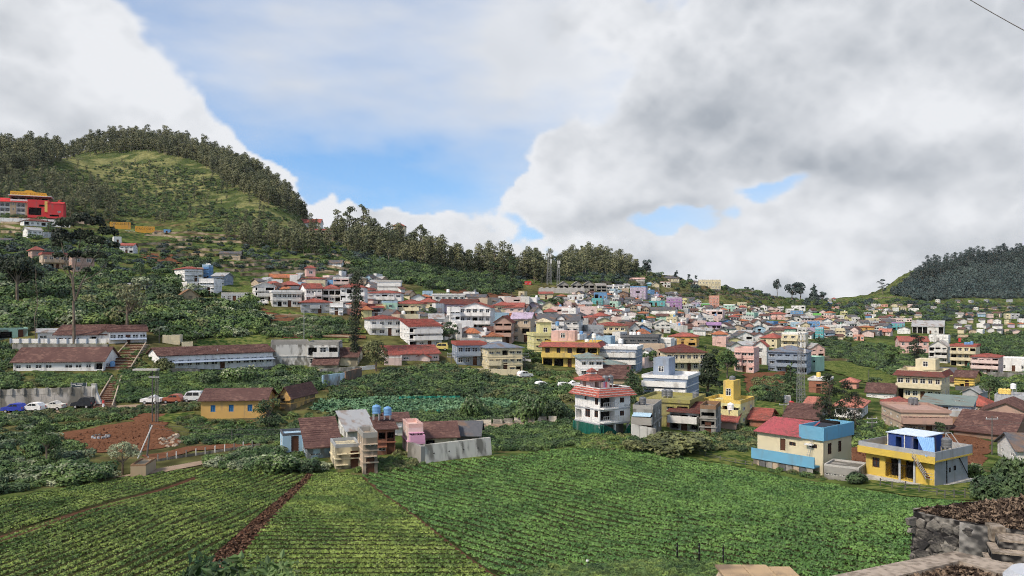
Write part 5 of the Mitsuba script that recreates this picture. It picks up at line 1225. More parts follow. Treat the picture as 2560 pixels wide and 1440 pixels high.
BANKS = [((550, 672), (700, 664), (900, 676)), ((560, 680), (700, 673), (860, 684)), ((600, 655), (760, 655), (900, 664)), ((570, 664), (720, 660)), ((640, 690), (760, 682), (860, 690)), ((600, 688), (700, 692)), ((360, 592), (520, 596), (640, 600)), ((400, 602), (560, 606), (660, 612)), ((340, 612), (480, 614)), ((350, 625), (470, 622), (560, 628)), ((380, 584), (560, 588), (700, 596)), ((430, 640), (560, 642), (640, 650)),
         ((0, 560), (50, 562)), ((0, 570), (54, 573)), ((0, 580), (54, 583)), ((-20, 552), (40, 553)),
         ((1500, 706), (1580, 710), (1640, 716)), ((1510, 714), (1600, 719)), ((1560, 702), (1640, 706)), ((1690, 734), (1760, 738), (1860, 742)), ((1700, 742), (1780, 746)), ((1720, 726), (1800, 731)), ((1820, 736), (1900, 742), (2000, 752)), ((1840, 746), (1940, 752)), ((1880, 730), (1980, 741)), ((1840, 728), (1920, 735)),
         ((2380, 776), (2460, 772), (2560, 778)), ((2390, 784), (2480, 780), (2560, 786)), ((2400, 792), (2460, 788)), ((2440, 768), (2560, 768)), ((2200, 764), (2300, 758), (2380, 762)), ((2220, 772), (2320, 768)), ((2140, 752), (2240, 745)), ((2050, 896), (2120, 893), (2210, 896)), ((2040, 905), (2140, 902), (2210, 906)), ((2100, 884), (2200, 886)),
         ((630, 792), (700, 790), (780, 800)), ((640, 800), (720, 800), (790, 808)), ((690, 820), (780, 822), (860, 826)), ((700, 832), (790, 834), (870, 838)), ((720, 845), (880, 848)), ((1120, 738), (1220, 742)), ((1160, 730), (1260, 740), (1320, 752)), ((1290, 752), (1380, 758)), ((1300, 762), (1380, 766)), ((760, 642), (860, 640))]
for i, pt in enumerate(BANKS):
    bank(pt, 1.35 if pt[0][1] < 720 or pt[0][1] < 790 and pt[0][0] > 1400 else .8, seed=i)
# ---------------------------------------------------------------- single trees and shrubs, left to right
def gumform(seed, leaves=900, size=0.42, fmat='f_gum', **k):
    t, c = gum(seed, 20, leaves=leaves, size=size, **k)
    ext = np.abs(c[0][:, :2]).max() * 2
    return tree_form((t, c), 20.0, ext, fmat)


def cyp(seed, fmat='f_dark', leaves=900, size=0.5, R=3.0):
    return tree_form(cypress(seed, 14, R, leaves, size), 14.0, 2 * R, fmat)


def broad(seed, fmat='f_dark', leaves=1300, size=0.42, nb=12, low=0.32):
    t, c = broadleaf(seed, 9, 4, leaves, size, nb, low)
    return tree_form((t, c), 9.2, 9.0, fmat)


PL = plant
def sketched_tree(name, label, cat, base, trunks, blobs, leaves, size, fmat, seed, r0=.35, depth=.5):
    """a tree whose limbs and foliage clumps are given in pixels about its foot, set at its own distance"""
    q = G(*base); kk = q[1] / F; r = np.random.default_rng(seed)
    key = numbered(name)
    to = lambda x, y, dy=0.0: np.array([(x - base[0]) * kk, dy, (base[1] - y) * kk])
    mb = MB()
    for t in trunks:
        pts = np.array([to(*p[:2], r.normal() * .3 * (i > 0)) for i, p in enumerate(t)])
        mb.tube(pts, np.linspace(r0 * t[0][2], r0 * t[-1][2], len(t)), 7)
    bl = []
    for x, y, w in blobs:
        c = to(x, y, r.normal() * depth * 40 * kk * .5)
        bl.append((*c, w * kk, w * kk, w * kk * .65))
    put(f'{key}__trunk', mb, 'm_bark', None, place(q)); put(f'{key}__crown', crown(bl, leaves, size, seed, .25, .3), fmat, None, place(q))
    tag(key, label, cat)


sketched_tree('eucalyptus_tree', 'tall forked eucalyptus with bare pale trunk and airy dark crown behind the school', 'tree', (185, 858),
              [[(185, 862, 1), (188, 800, .85), (187, 752, .75)], [(187, 752, .7), (180, 700, .5), (168, 650, .35), (150, 600, .18)], [(187, 752, .7), (205, 705, .5), (232, 655, .35), (262, 600, .18)], [(187, 752, .55), (190, 690, .4), (196, 620, .3), (208, 560, .15)], [(205, 705, .35), (245, 680, .2), (272, 650, .1)], [(180, 700, .3), (158, 672, .2), (146, 650, .1)], [(190, 690, .25), (215, 640, .15), (228, 590, .1)]],
              [(150, 585, 22), (172, 562, 24), (205, 548, 26), (238, 556, 24), (264, 580, 24), (280, 612, 14), (245, 605, 24), (205, 590, 28), (168, 600, 24), (150, 640, 15), (186, 638, 20), (225, 640, 20), (262, 642, 16), (272, 665, 10), (172, 672, 12), (218, 676, 12), (140, 612, 14)], 4200, .46, 'f_black', 301)
PL('eucalyptus_tree', 'bare topped pale trunk rising left of the tall forked eucalyptus', 'tree', 90, 852, 200, gumform(302, 160, 0.3, 'f_dark', lo=0.3, spread=0.1, nb=5, r0=0.014), 40)
PL('dark_tree', 'broad dark tree with dense crown at the far left edge of the slope', 'tree', 44, 760, 150, broad(303, 'f_black', 2600), 120)
PL('feathery_tree', 'thin grey green feathery tree behind the head of the earth steps', 'tree', 318, 828, 125, broad(304, 'f_gum', 900, .34, 14, .4), 110)
PL('slim_tree', 'tall slim tree with ragged narrow crown in the middle of the picture', 'tree', 886, 908, 232, gumform(305, 3000, .36, 'f_black', lo=.06, spread=.075, nb=34, r0=.014), 62)
PL('willow_tree', 'yellowish green drooping willow beside the slim tall tree', 'tree', 941, 928, 95, tree_form(broadleaf(306, 9, 4, 1800, .34, 14, .2), 9.2, 9, 'f_olive'), 78)
PL('round_tree', 'round dark tree right of the white house with the broad red roof slope', 'tree', 1122, 862, 62, broad(307), 54)
PL('round_tree', 'small round dark tree behind the roofs left of the slim white stair tower', 'tree', 1072, 802, 42, broad(308), 48)
PL('conifer_tree', 'very dark tall conifer left of the pink house', 'tree', 1770, 980, 118, cyp(309, 'f_black', 1500, .6, 4.2), 76)
PL('green_tree', 'mid green round tree behind the very dark conifer', 'tree', 1818, 945, 80, broad(310, 'f_mid'), 62)
PL('conifer_tree', 'dark tree in front of the tan shed with the red tile slope', 'tree', 1580, 990, 74, cyp(311, 'f_dark', 1000, .55, 4.4), 66)
PL('purple_tree', 'thin brownish tree before the slate blue house with lattice balustrades', 'tree', 1570, 925, 42, cyp(312, 'f_olive', 400, .5), 24)
PL('conifer_tree', 'dark bushy conifer left of the tall lattice mast', 'tree', 1976, 1000, 96, cyp(313, 'f_dark', 1200, .55, 4.2), 58)
PL('conifer_tree', 'smaller dark conifer at the left of the mast conifers', 'tree', 1938, 1008, 62, cyp(314, 'f_dark', 900, .55, 4.2), 44)
for k, (x, y, h, w, lab) in enumerate([(2078, 1092, 160, 62, 'tallest feathery olive tree of the clump before the white villa'), (2112, 1094, 140, 58, 'feathery olive tree in the middle of the clump before the white villa'), (2138, 1092, 112, 46, 'feathery olive tree at the right of the clump before the white villa'), (2052, 1092, 100, 46, 'shortest feathery olive tree at the left of the clump before the white villa')]):
    PL('feathery_tree', lab, 'tree', x, y, h, gumform(320 + k, 2000, .40, 'f_black', lo=.2, spread=.17, nb=22, r0=.012), w)
PL('dark_tree', 'dark ragged tree before the peach house with red roof', 'tree', 2292, 918, 82, gumform(325, 1700, .5, 'f_black', lo=.2, spread=.2, nb=18), 62)
PL('green_tree', 'broad green tree left of the dark ragged tree before the peach house', 'tree', 2230, 918, 58, broad(326, 'f_mid'), 66)
PL('round_tree', 'small dark round tree above the white cottage with dark tiled roof', 'tree', 2186, 974, 32, broad(327), 46)
PL('round_tree', 'dark round tree right of the yellow row house with red plinth', 'tree', 2474, 1002, 66, broad(328), 56)
PL('small_tree', 'small dark tree beside the tan lodge and its white tank', 'tree', 2352, 1092, 38, broad(329), 36)
PL('small_tree', 'little dark tree on the red plot behind the yellow and grey house', 'tree', 2330, 1102, 26, broad(330), 26)
for k, (x, y, h, w, lab) in enumerate([(1943, 738, 42, 26, 'leftmost dark tree standing on the skyline of the saddle'), (1980, 748, 42, 40, 'second dark tree from the left on the skyline of the saddle'), (2002, 752, 50, 44, 'large broad dark tree on the skyline of the saddle'), (2034, 758, 48, 28, 'pointed dark conifer on the skyline of the saddle'), (2056, 764, 38, 34, 'last dark tree at the right of the saddle skyline trees')]):
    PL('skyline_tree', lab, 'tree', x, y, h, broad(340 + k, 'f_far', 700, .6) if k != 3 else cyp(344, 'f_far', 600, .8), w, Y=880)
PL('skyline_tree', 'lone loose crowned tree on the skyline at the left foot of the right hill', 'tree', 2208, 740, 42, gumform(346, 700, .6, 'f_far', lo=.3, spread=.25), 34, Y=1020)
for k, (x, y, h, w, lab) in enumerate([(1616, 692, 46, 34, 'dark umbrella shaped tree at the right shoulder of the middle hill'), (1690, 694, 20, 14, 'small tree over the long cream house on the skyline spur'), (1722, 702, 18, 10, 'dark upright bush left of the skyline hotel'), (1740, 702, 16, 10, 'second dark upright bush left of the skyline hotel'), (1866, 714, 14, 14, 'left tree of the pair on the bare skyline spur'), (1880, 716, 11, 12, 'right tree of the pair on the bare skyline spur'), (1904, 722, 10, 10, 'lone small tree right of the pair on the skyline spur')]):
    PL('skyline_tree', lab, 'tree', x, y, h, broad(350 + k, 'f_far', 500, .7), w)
for k, (x, y, h, w, lab) in enumerate([(845, 600, 78, 44, 'eucalyptus at the left end of the ridge grove beside the red roofed resort'), (872, 612, 96, 50, 'second eucalyptus from the left in the ridge grove'), (905, 615, 100, 54, 'tallest eucalyptus in the ridge grove'), (940, 622, 76, 44, 'eucalyptus right of the tallest in the ridge grove'), (968, 628, 72, 40, 'broad eucalyptus in the right half of the ridge grove'), (1000, 640, 80, 44, 'eucalyptus before the pale house in the ridge grove'), (1052, 655, 94, 40, 'lone tall eucalyptus with open crown right of the ridge grove'), (1080, 662, 74, 38, 'eucalyptus right of the lone tall one on the ridge'),
                                      (1110, 668, 70, 40, 'bushy eucalyptus on the falling ridge'), (1150, 675, 66, 40, 'rounded eucalyptus lower on the falling ridge'), (1205, 684, 70, 36, 'slender eucalyptus low on the falling ridge'), (1240, 690, 72, 36, 'slender eucalyptus at the low end of the falling ridge')]):
    PL('ridge_tree', lab, 'tree', x, y, h, gumform(360 + k, 900, .55, 'f_gum', lo=.25, spread=.19, nb=15), w)
PL('dark_tree', 'tall dark tree with ragged top near the red hut under the wooded ridge', 'tree', 1278, 742, 100, gumform(375, 1500, .6, 'f_dark', lo=.1, spread=.16, nb=20), 46)
PL('dark_tree', 'dark tree right of the ragged one near the red hut', 'tree', 1234, 725, 70, gumform(376, 1100, .6, 'f_dark', lo=.1, spread=.16, nb=18), 40)
PL('dark_tree', 'dark dense tree behind the pale terrace house below the brown slope', 'tree', 1080, 736, 42, broad(377), 52)
PL('round_tree', 'dark rounded tree group left of the low blue house in the upper town', 'tree', 1390, 772, 34, broad(378), 60)
PL('conifer_tree', 'narrow dark conifer between the ochre house and the thicket below the resort', 'tree', 806, 640, 40, cyp(379, 'f_dark', 500, .7), 22)
PL('conifer_tree', 'pair like dark conifer left of the white and blue hotel', 'tree', 352, 692, 40, cyp(380, 'f_dark', 600, .6, 4), 30)
PL('dark_tree', 'dark shrubby tree below the old house alone among the terraces', 'tree', 566, 655, 20, broad(381), 30)
PL('dark_tree', 'dark tree against the white lodge below the factory', 'tree', 122, 590, 40, cyp(382, 'f_dark', 700, .6, 4.4), 36)
PL('green_tree', 'grey green spreading tree under the unfinished gabled houses', 'tree', 1600, 815, 30, broad(383, 'f_mid'), 44)
PL('green_tree', 'green tree right of the dark grey apartment block', 'tree', 1622, 918, 48, broad(384, 'f_mid'), 62)
PL('green_tree', 'round green bush tree below the pale yellow house', 'tree', 1322, 908, 36, broad(385, 'f_mid'), 42)
PL('garden_tree', 'leafy green tree at the left edge of the red plot', 'tree', 116, 1160, 116, broad(386, 'f_mid', 1800, .32), 84)
PL('garden_tree', 'dark leafy tree right of the long ochre house', 'tree', 672, 1072, 96, broad(387, 'f_dark', 2200, .3, 14, .15), 84)
PL('umbrella_tree', 'pale flat topped flowering tree in front of the red plot', 'tree', 306, 1186, 86, [('trunk', ply(broadleaf(388, 9, 4, 10, .3)[0], 'm_bark')), ('crown', ply(broadleaf(388, 9, 4.2, 1500, .3, 12, .55)[1], 'f_pale'))] and tree_form(broadleaf(388, 9, 4.2, 1700, .3, 12, .55), 9.2, 9, 'f_pale'), 84)
for k, (x, y, h, w, fm, lab) in enumerate([(180, 1206, 64, 150, 'f_mid', 'large round pale topped shrub at the left edge of the crop'), (236, 1204, 52, 90, 'f_mid', 'pale topped shrub right of the large round one by the left crop'), (90, 1196, 44, 90, 'f_mid', 'green shrub at the far left above the crop'), (700, 1178, 56, 130, 'f_mid', 'broad pale topped shrub above the ditch'), (640, 1172, 36, 76, 'f_mid', 'shrub left of the broad pale topped one above the ditch'), (770, 1180, 42, 80, 'f_dark', 'dark shrub at the upper end of the wide ditch'),
                                          (1320, 1052, 78, 96, 'f_mid', 'big flower covered shrub left of the white red trimmed house'), (1390, 1048, 64, 70, 'f_dark', 'dark tall shrub between the flower covered shrub and the white house'), (1180, 1045, 66, 84, 'f_mid', 'grey green shrub right of the cabbage field'), (745, 965, 36, 76, 'f_mid', 'pale crowned shrub above the old ochre house'), (1690, 1130, 66, 190, 'f_olive', 'huge olive green shrub below the olive house'), (1590, 1126, 36, 90, 'f_olive', 'lower olive shrub left of the huge one'),
                                          (2490, 1252, 90, 130, 'f_dark', 'big dark leafy shrub at the right edge behind the stone wall'), (2440, 1196, 50, 60, 'f_mid', 'yellowish green shrub right of the yellow and grey house'), (2545, 1240, 130, 110, 'f_dark', 'tall dark tree shrub cut by the right edge'), (2140, 1208, 40, 66, 'f_dark', 'dark shrub growing at the concrete hut'), (410, 928, 46, 52, 'f_olive', 'drooping olive shrub at the left end of the very long white house'), (520, 962, 44, 60, 'f_dark', 'round dark shrub before the very long white house'), (600, 960, 56, 90, 'f_mid', 'large grey green shrub before the very long white house'), (960, 1062, 46, 90, 'f_dark', 'dark shrub behind the blue tanks'), (860, 1062, 60, 100, 'f_dark', 'dark shrub above the rusty tin roof'), (2035, 905, 20, 26, 'f_mid', 'pale small tree shrub at the top left of the sloping field')]):
    PL('shrub', lab, 'shrub', x, y, h, pale_form(400 + k, fm, 1500, .10) if fm == 'f_mid' else bush_form(400 + k, fm, 1700, .11), w)
# ---------------------------------------------------------------- buildings with a plan of their own
def lettering(b, text, x, y, z, h, col, depth=0.05, width=None, parent=None):
    """raised letters on a front that faces -y"""
    m = meshkit.text_mesh(text, h, depth)
    v = np.array(m.vertices)
    if width:
        v[:, 0] *= width / v[:, 0].max()
    b.add('lettering', (np.stack([x + v[:, 0], y - v[:, 2], z + v[:, 1]], -1), np.array(m.faces)), 'm_paint', col, parent=parent, label=f'lettering reading {text}', kind='stuff')


q = G(80, 545); k = q[1] / F
b = Bld('factory', 'red factory with tan pillars, glass bays and long yellow roof sign on the left hill', 'factory', *q, 24)
X = lambda px: (px - 80) * k
Z = lambda py: (545 - py) * k
sh = (545 - 507) * k / 3
bays = []
for a, c in ((-30, 9), (11, 34), (47, 66)):
    bays += [(X(a) - X(-30) + .05, i * sh + .25, (c - a) * k - .1, sh - .75, 'w') for i in range(3)]
b.block(X(-30), X(76), 0, 14, 0, Z(507), 'offwhite', bays, frame='m_metal')
for a, c in ((34, 46), (66, 74)):
    b.block(X(a), X(c), -.7, -.01, 0, Z(506), 'tan', [((c - a) * k * .4, i * sh + 1, .9, 1.3, 'w') for i in ((1, 2) if a == 34 else ())], part='pillar')
b.slab(mb := MB(), (X(-31), -1.2, Z(508)), (X(78), -1.2, Z(508)), (X(78), 9, Z(494)), (X(-31), 9, Z(494)), .2)
b.add('roof', mb, 'm_roof', 'red')
b.block(X(72), X(118), -2.5, 10, 0, Z(500), 'red', [(5.5, 6.3, 3.6, 1.2, 'v'), (.4, 1.5, 6.2, 4.2, 'v')], part='wing')
b.block(X(115.5), X(150), -3.5, 9, 0, Z(508), 'red', [(1, 1.0, 4.5, 1.0, 'v'), (5, 3.2, 1.4, 1, 'w')], part='wing')
b.gable(X(115), X(150), -3.5, 9, Z(508), 1.6, 'red', 'red', over=.2)
b.add('yellow_strip', MB().box(X(109), X(115), -3.0, -2.51, Z(530), Z(503)), 'm_paint', 'yellow')
b.block(X(32), X(118), 3, 12, Z(507), Z(490), 'maroon', [(i * (86 * k - 1) / 5 + .5, 1.0, 86 * k / 5 - 1.0, 2.0, 'v') for i in range(5)], part='gallery')
b.add('balustrade', MB().box(X(33), X(117), 1.2, 1.5, Z(503), Z(499)), 'm_white')
b.add('canopy', MB().box(X(28), X(122), 0.6, 12.5, Z(490), Z(488.4)), 'm_white')
sg = b.add('sign', MB().prism([(X(33), Z(488.2)), (X(113), Z(488.2)), (X(110), Z(480.5)), (X(88), Z(480)), (X(78), Z(475.5)), (X(68), Z(475.5)), (X(60), Z(479)), (X(33), Z(479))], 1.0, 1.3), 'm_paint', (.80, .42, .03), label='yellow signboard with red brown lettering')
lettering(b, 'BENCHMARK TEA FACTORY', X(35), .995, Z(487.2), 1.15, (.35, .09, .02), width=74 * k, parent=sg)
b = Bld('billboard', 'small red billboard on the slope right of the red factory', 'billboard', *G(151, 520))
b.add('board', MB().box(-1.6, 1.6, 0, .15, 2.4, 5.2), 'm_paint', 'red')
b.add('post', MB().box(-1.1, -.9, .16, .36, -1, 5.0), 'm_pole'); b.add('post', MB().box(.9, 1.1, .16, .36, -1, 5.0), 'm_pole')
q = G(82, 556); k = q[1] / F
b = Bld('compound_wall', 'white compound wall below the red factory', 'wall', *q, 22)
for i in range(10):
    b.add('wall_panel', MB().box(-17.5 + i * 3.5, -14.06 + i * 3.5, 0, .3, -2, 1.9), 'm_wall', 'white')
b = Bld('sign_wall', 'yellow wall with dark lettering in two pieces below the wooded left hill', 'wall', *(q := G(331, 578)), 18); k = q[1] / F
for a, c, z0, z1, t in ((-51, -4, 13, 22, 'CHOCOLATE'), (6, 51, 2, 13, 'FACTORY')):
    pk = b.add('wall_panel', MB().box(a * k, c * k, 0, .4, z0 * k - 2.0, z1 * k), 'm_wall', (.62, .33, .05))
    lettering(b, t, (a + 3) * k, -.005, (z0 + 2) * k, 5.5 * k, (.10, .05, .02), width=(c - a - 6) * k, parent=pk)
b.add('plinth', MB().box(-51 * k, 51 * k, .1, .39, -3, .8 * k), 'm_wall', 'white')
H(738, 808, 546, 574, 1, 'white', 'gable', 'redtile', -14, 'long white resort hall with red roof on the left end of the wooded ridge', d=10, nf=8, rf=.4, name='resort_hall', cat='hall')
H(762, 834, 572, 594, 2, 'brown', 'flat', 'redtile', -12, 'brown terraced block with railings and red edge under the resort hall', d=6, nf=5, big=.9, bal=[(1, 0, 1)], rail='white')
H(830, 856, 552, 578, 1, 'cream', 'hip', 'redtile', -6, 'small pavilion with red brown roof right of the resort hall', d=6, big=.8)
H(984, 1016, 556, 610, 4, 'cream', 'hip', 'redtile', -8, 'pale tower house with red roof half hidden in the ridge grove', d=9, Y=470)
H(1012, 1034, 586, 612, 2, 'white', 'flat', 'white', -8, 'white annex right of the pale tower house in the ridge grove', d=7, Y=472)
# the white house with the red trim
q = G(1499, 1090); k = q[1] / F
yaw, w, d = 38 - 6.5, 78 * k / math.cos(math.radians(38)), 64 * k / math.sin(math.radians(38))
z0 = q[2] + (1090 - 1060) * k
b = Bld('house', 'white two storey house with red tiled skirt roof, corner balconies and green tarpaulin below', 'house', *q[:2], z0, yaw)
Hw = 69 * k; s1 = Hw / 2
rec = .46 * w
fr = [(.15, .35, rec, s1 - .6, 'v'), (.15, s1 + .3, rec, s1 - .6, 'v'), (.66 * w, .45 * s1, .8, .75, 'w'), (.66 * w, 1.42 * s1, .8, .75, 'w')]
lf = [(.06 * d, s1 * 1.35, .75, 1.0, 'w'), (.33 * d, s1 * 1.3, .8, 1.5, 'w'), (.52 * d, s1 * 1.6, .5, .5, 'w'), (.76 * d, s1 * 1.25, 1.4, 1.7, 'w'), (.06 * d, .9, .9, 1.0, 'w'), (.38 * d, .7, 1.2, 1.5, 'w')]
lf = [(d - x - ww, z, ww, hh, c) for x, z, ww, hh, c in lf] + [(.03 * d, .2, .24 * d, s1 - .6, 'v')]
b.block(0, w, 0, d, 0, Hw, 'white', fr, lf, frame='m_brown')
for i in (0, 1):
    b.balcony(.1, .15 + rec + .1, 0, i * s1 + .3, .9, 'white', 'metal', .85)
mb = MB(); o = .75
mb.raw([(-o, -o, Hw - .1), (w + o, -o, Hw - .1), (w + o, d + o, Hw - .1), (-o, d + o, Hw - .1), (0, 0, Hw + 1.05), (w, 0, Hw + 1.05), (w, d, Hw + 1.05), (0, d, Hw + 1.05)], [[0, 1, 5, 4], [1, 2, 6, 5], [2, 3, 7, 6], [3, 0, 4, 7]])
b.add('tiled_skirt', mb, 'm_roof', 'brightred')
mb = MB()
for t in np.linspace(.2, .8, 3):
    z, oo = Hw - .1 + 1.15 * t, o * (1 - t) + .03
    mb.box(-oo, w + oo, -oo - .03, -oo + .03, z, z + .05); mb.box(-oo - .03, -oo + .03, 0, d, z, z + .05)
b.add('tile_course', mb, 'm_white', kind='stuff')
b.parapet(.01, w - .01, .01, d - .01, Hw + 1.06, .12, 'white')
b.add('roof_deck', MB().box(.2, w - .2, .2, d - .2, Hw + .5, Hw + .62), 'm_wall', 'cement')
b.add('floor_band', MB().box(-.08, w + .02, -.08, -.003, s1 - .1, s1 + .1).box(-.08, -.003, 0, d, s1 - .1, s1 + .1), 'm_wall', 'grey')
tx, ty = .10 * w, .5 * d
b.block(tx, tx + 2.6, ty, ty + 2.6, Hw + .63, Hw + 2.0, 'palepink', [(.9, .2, .8, 1.0, 'v')], [(.8, .2, .8, 1.0, 'v')], part='roof_room')
b.hip(tx, tx + 2.6, ty, ty + 2.6, Hw + 2.15, .8, 'brightred', .7, part='roof_room_roof', top=.15)
b.block(tx + .9, tx + 1.7, ty + .9, ty + 1.7, Hw + 2.9, Hw + 3.2, 'white', part='lantern'); b.hip(tx + .9, tx + 1.7, ty + .9, ty + 1.7, Hw + 3.35, .5, 'brightred', .2, part='lantern_roof')
lettering(b, 'HI LIM', .80 * w, -.005, s1 + .25, .3, 'darkgrey', .02)
for x, y in ((.15, .15), (w * .5, .15), (w - .35, .15), (.15, d * .5), (.15, d - .35)):
    b.add('column', MB().box(x, x + .3, y, y + .3, -4.5, -.003), 'm_wall', 'white')
b.add('undercroft_wall', MB().box(.6, w - .3, 1.2, d - .4, -4.5, -.004), 'm_old', 'concrete')
b.add('floor_slab', MB().box(-.05, w + .05, -.05, d + .05, -.25, -.0035), 'm_wall', 'grey')
for i, (x, c, lb) in enumerate([(.55, 'darkgrey', 'left black tank on the roof of the white red trimmed house'), (.72, 'darkgrey', 'right black tank on the roof of the white red trimmed house')]):
    water_tank(b, x * w, .45 * d, Hw + .63, c, lb, .5, 1.2, .9)
for i, (x, c) in enumerate([(.30, 'pink'), (.36, 'purple'), (.42, 'red'), (.48, 'palepink')]):
    p = b.at(x * w, .25 * d, Hw + .63)
    cl = Bld('washing', f"{('rose', 'violet', 'red', 'pale pink')[i]} cloth on the washing line of the white red trimmed house", 'laundry', *p, yaw)
    cl.add('cloth', MB().box(-.25, .25, 0, .03, .35, 1.25), 'm_wall', c)
    cl.add('line_post', MB().box(.27, .31, 0, .04, 0, 1.35), 'm_metal')


def drape(name, label, P0, P1, top, drop, seed, col, n=60, m=10, part=None):
    """a hanging sheet between two points, swagged and pleated"""
    r = np.random.default_rng(seed)
    P0, P1 = np.array(P0, float), np.array(P1, float)
    u, t = np.meshgrid(np.linspace(0, 1, n), np.linspace(0, 1, m), indexing='ij')
    base = P0 + (P1 - P0) * u[..., None]
    nn = np.cross(P1 - P0, [0, 0, 1]); nn /= np.linalg.norm(nn)
    L = drop(u) if callable(drop) else drop
    off = 0.28 * np.sin(u * 34 + 3 * np.sin(u * 9)) * t + 0.1 * np.sin(u * 77)
    pos = base + nn * off[..., None]
    pos[..., 2] += (top(u) if callable(top) else top) - L * t
    i = np.arange(n * m).reshape(n, m)
    f = np.stack([i[:-1, :-1], i[1:, :-1], i[1:, 1:], i[:-1, 1:]], -1).reshape(-1, 4)
    key = numbered(name)
    put(key, (pos.reshape(-1, 3), f), 'm_wall', col)
    tag(key, label, 'tarpaulin')


tz = lambda p: np.array(p, float)
drape('tarpaulin', 'long dark green tarpaulin hung under the left side of the white red trimmed house', b.at(-.3, d, 0), b.at(-.3, -.3, 0), -.15, lambda u: 1.5 + 2.0 * u, 1, (.005, .11, .085))
drape('tarpaulin', 'green tarpaulin swagged under the corner balcony of the white house', b.at(-.3, -.35, 0), b.at(.66 * w, -.35, 0), lambda u: -.1 - 2.0 * u ** 2, lambda u: 3.1 - 2.0 * u, 2, (.005, .12, .09))
drape('tarpaulin', 'small knotted green tarpaulin at the right post under the white house', b.at(.68 * w, -.35, 0), b.at(.95 * w, -.35, 0), lambda u: -2.0 + 1.7 * u, lambda u: .8 + 2.6 * u, 3, (.005, .12, .09))
H(1582, 1654, 1014, 1092, 2, 'concrete', 'flat', 'concrete', -10, 'grey concrete house with sky blue awning and clutter, right of the white red trimmed house', d=8, nf=2, big=.9, awning=(.05, .95, .86, 'lightblue'), mat='m_old', bal=[(1, 0, 1)], tanks=[(.2, 'darkgrey', 'black tank on the roof of the house with the sky blue awning', .1)])
H(1596, 1760, 1000, 1072, 2, 'olive', 'flat', 'olive', -16, 'olive green house with wide railed roof terrace behind the blue awning', d=10, nf=4, band=1, tanks=[(.32, 'darkgrey', 'first black tank on the olive house', .3), (.42, 'darkgrey', 'second black tank on the olive house', .3), (.95, 'darkgrey', 'black tank at the right corner of the olive house', .1)])
H(1674, 1768, 1018, 1080, 2, 'offwhite', 'shed', 'maroon', -14, 'white banded house with worn red tile lean roof right of the olive house', d=6, nf=3, big=.6, bal=[(1, 0, 1)], mat='m_old', rf=.22)
H(1750, 1802, 1014, 1090, 3, 'concrete', 'flat', 'rust', -8, 'raw grey concrete frame house with open floors', d=6, nf=1, big=1.0, mat='m_old')
H(1800, 1850, 1040, 1074, 1, 'pinkbrown', 'shed', 'redtile', -8, 'shed with red tile roof and white ribbed tank in front of the yellow stair house', d=5, tanks=[(.5, 'white', 'white ribbed tank in front of the yellow stair house', .6)])
H(1758, 1886, 1002, 1066, 2, 'paleyellow', 'flat', 'yellow', -18, 'bright yellow house with outside stairs and pink terrace', d=8, nf=4, bal=[(1, .5, 1)], big=.2, turret=(.4, .68, 3.0, 'yellow', None), tanks=[(.55, 'darkgrey', 'black tank on the stair tower of the yellow stair house', 3.1)])
# the huddle of cottages above the ditch
H(700, 768, 1084, 1132, 1, 'lightblue', 'flat', 'slate', 6, 'pale blue hut with black roof at the left end of the tiled cottages', d=4, nf=1)
H(754, 850, 1064, 1148, 1, 'lightblue', 'shed', 'oldtile', 8, 'cottage under one large dark purple brown tile slope above the ditch', d=6, rf=.66, nf=2, mat='m_old')
H(826, 902, 1112, 1174, 2, 'cream', 'flat', 'tin', 8, 'low cream house with little square vents in the cottage huddle', d=5, nf=2, mat='m_old')
H(846, 936, 1044, 1100, 1, 'offwhite', 'shed', 'tin', 12, 'house with pale rusty sheet metal roof in the cottage huddle', d=7, rf=.6, nf=2, big=.6, mat='m_old')
H(894, 944, 1082, 1186, 3, 'beige', 'flat', 'concrete', 8, 'narrow three storey beige house at the front of the cottage huddle', d=5, nf=1, mat='m_old', ns=1)
H(932, 988, 1058, 1138, 2, 'brick', 'shed', 'oldtile', 8, 'brick and grey house with glass block window in the cottage huddle', d=5, nf=2, rf=.18, mat='m_old', big=.3, tanks=[(.1, 'blue', 'blue tank at the left above the cottage huddle', .9), (.75, 'blue', 'round blue tank at the right above the cottage huddle', .6)])
H(958, 1020, 1040, 1090, 2, 'white', 'gable', 'oldtile', 6, 'white house under a dark tile roof behind the pink fronted house', d=6, nf=2)
H(1006, 1058, 1060, 1138, 2, 'palepink', 'flat', 'pink', 10, 'pink fronted house with bright pink balcony band', d=5, nf=2, rf=.1, bal=[(1, 0, 1)], balcol=(.68, .36, .52))
H(1054, 1142, 1064, 1120, 1, 'cream', 'gable', 'oldtile', 6, 'low cottage with brown tile roof right of the pink balcony', d=6, rf=.5, nf=3, mat='m_old')
H(1124, 1204, 1060, 1112, 1, 'concrete', 'gable', 'slate', -6, 'grey cottage with dark broken roof behind the pale concrete wall', d=5, rf=.5, nf=1, mat='m_old')
p0, p1 = G(1066, 1160), G(1232, 1138)
L = np.hypot(*(p1 - p0)[:2]); yw = math.degrees(math.atan2(p1[1] - p0[1], p1[0] - p0[0])); k = p0[1] / F
b = Bld('retaining_wall', 'pale leaning concrete retaining wall at the top of the large green field', 'wall', *p0, yw)
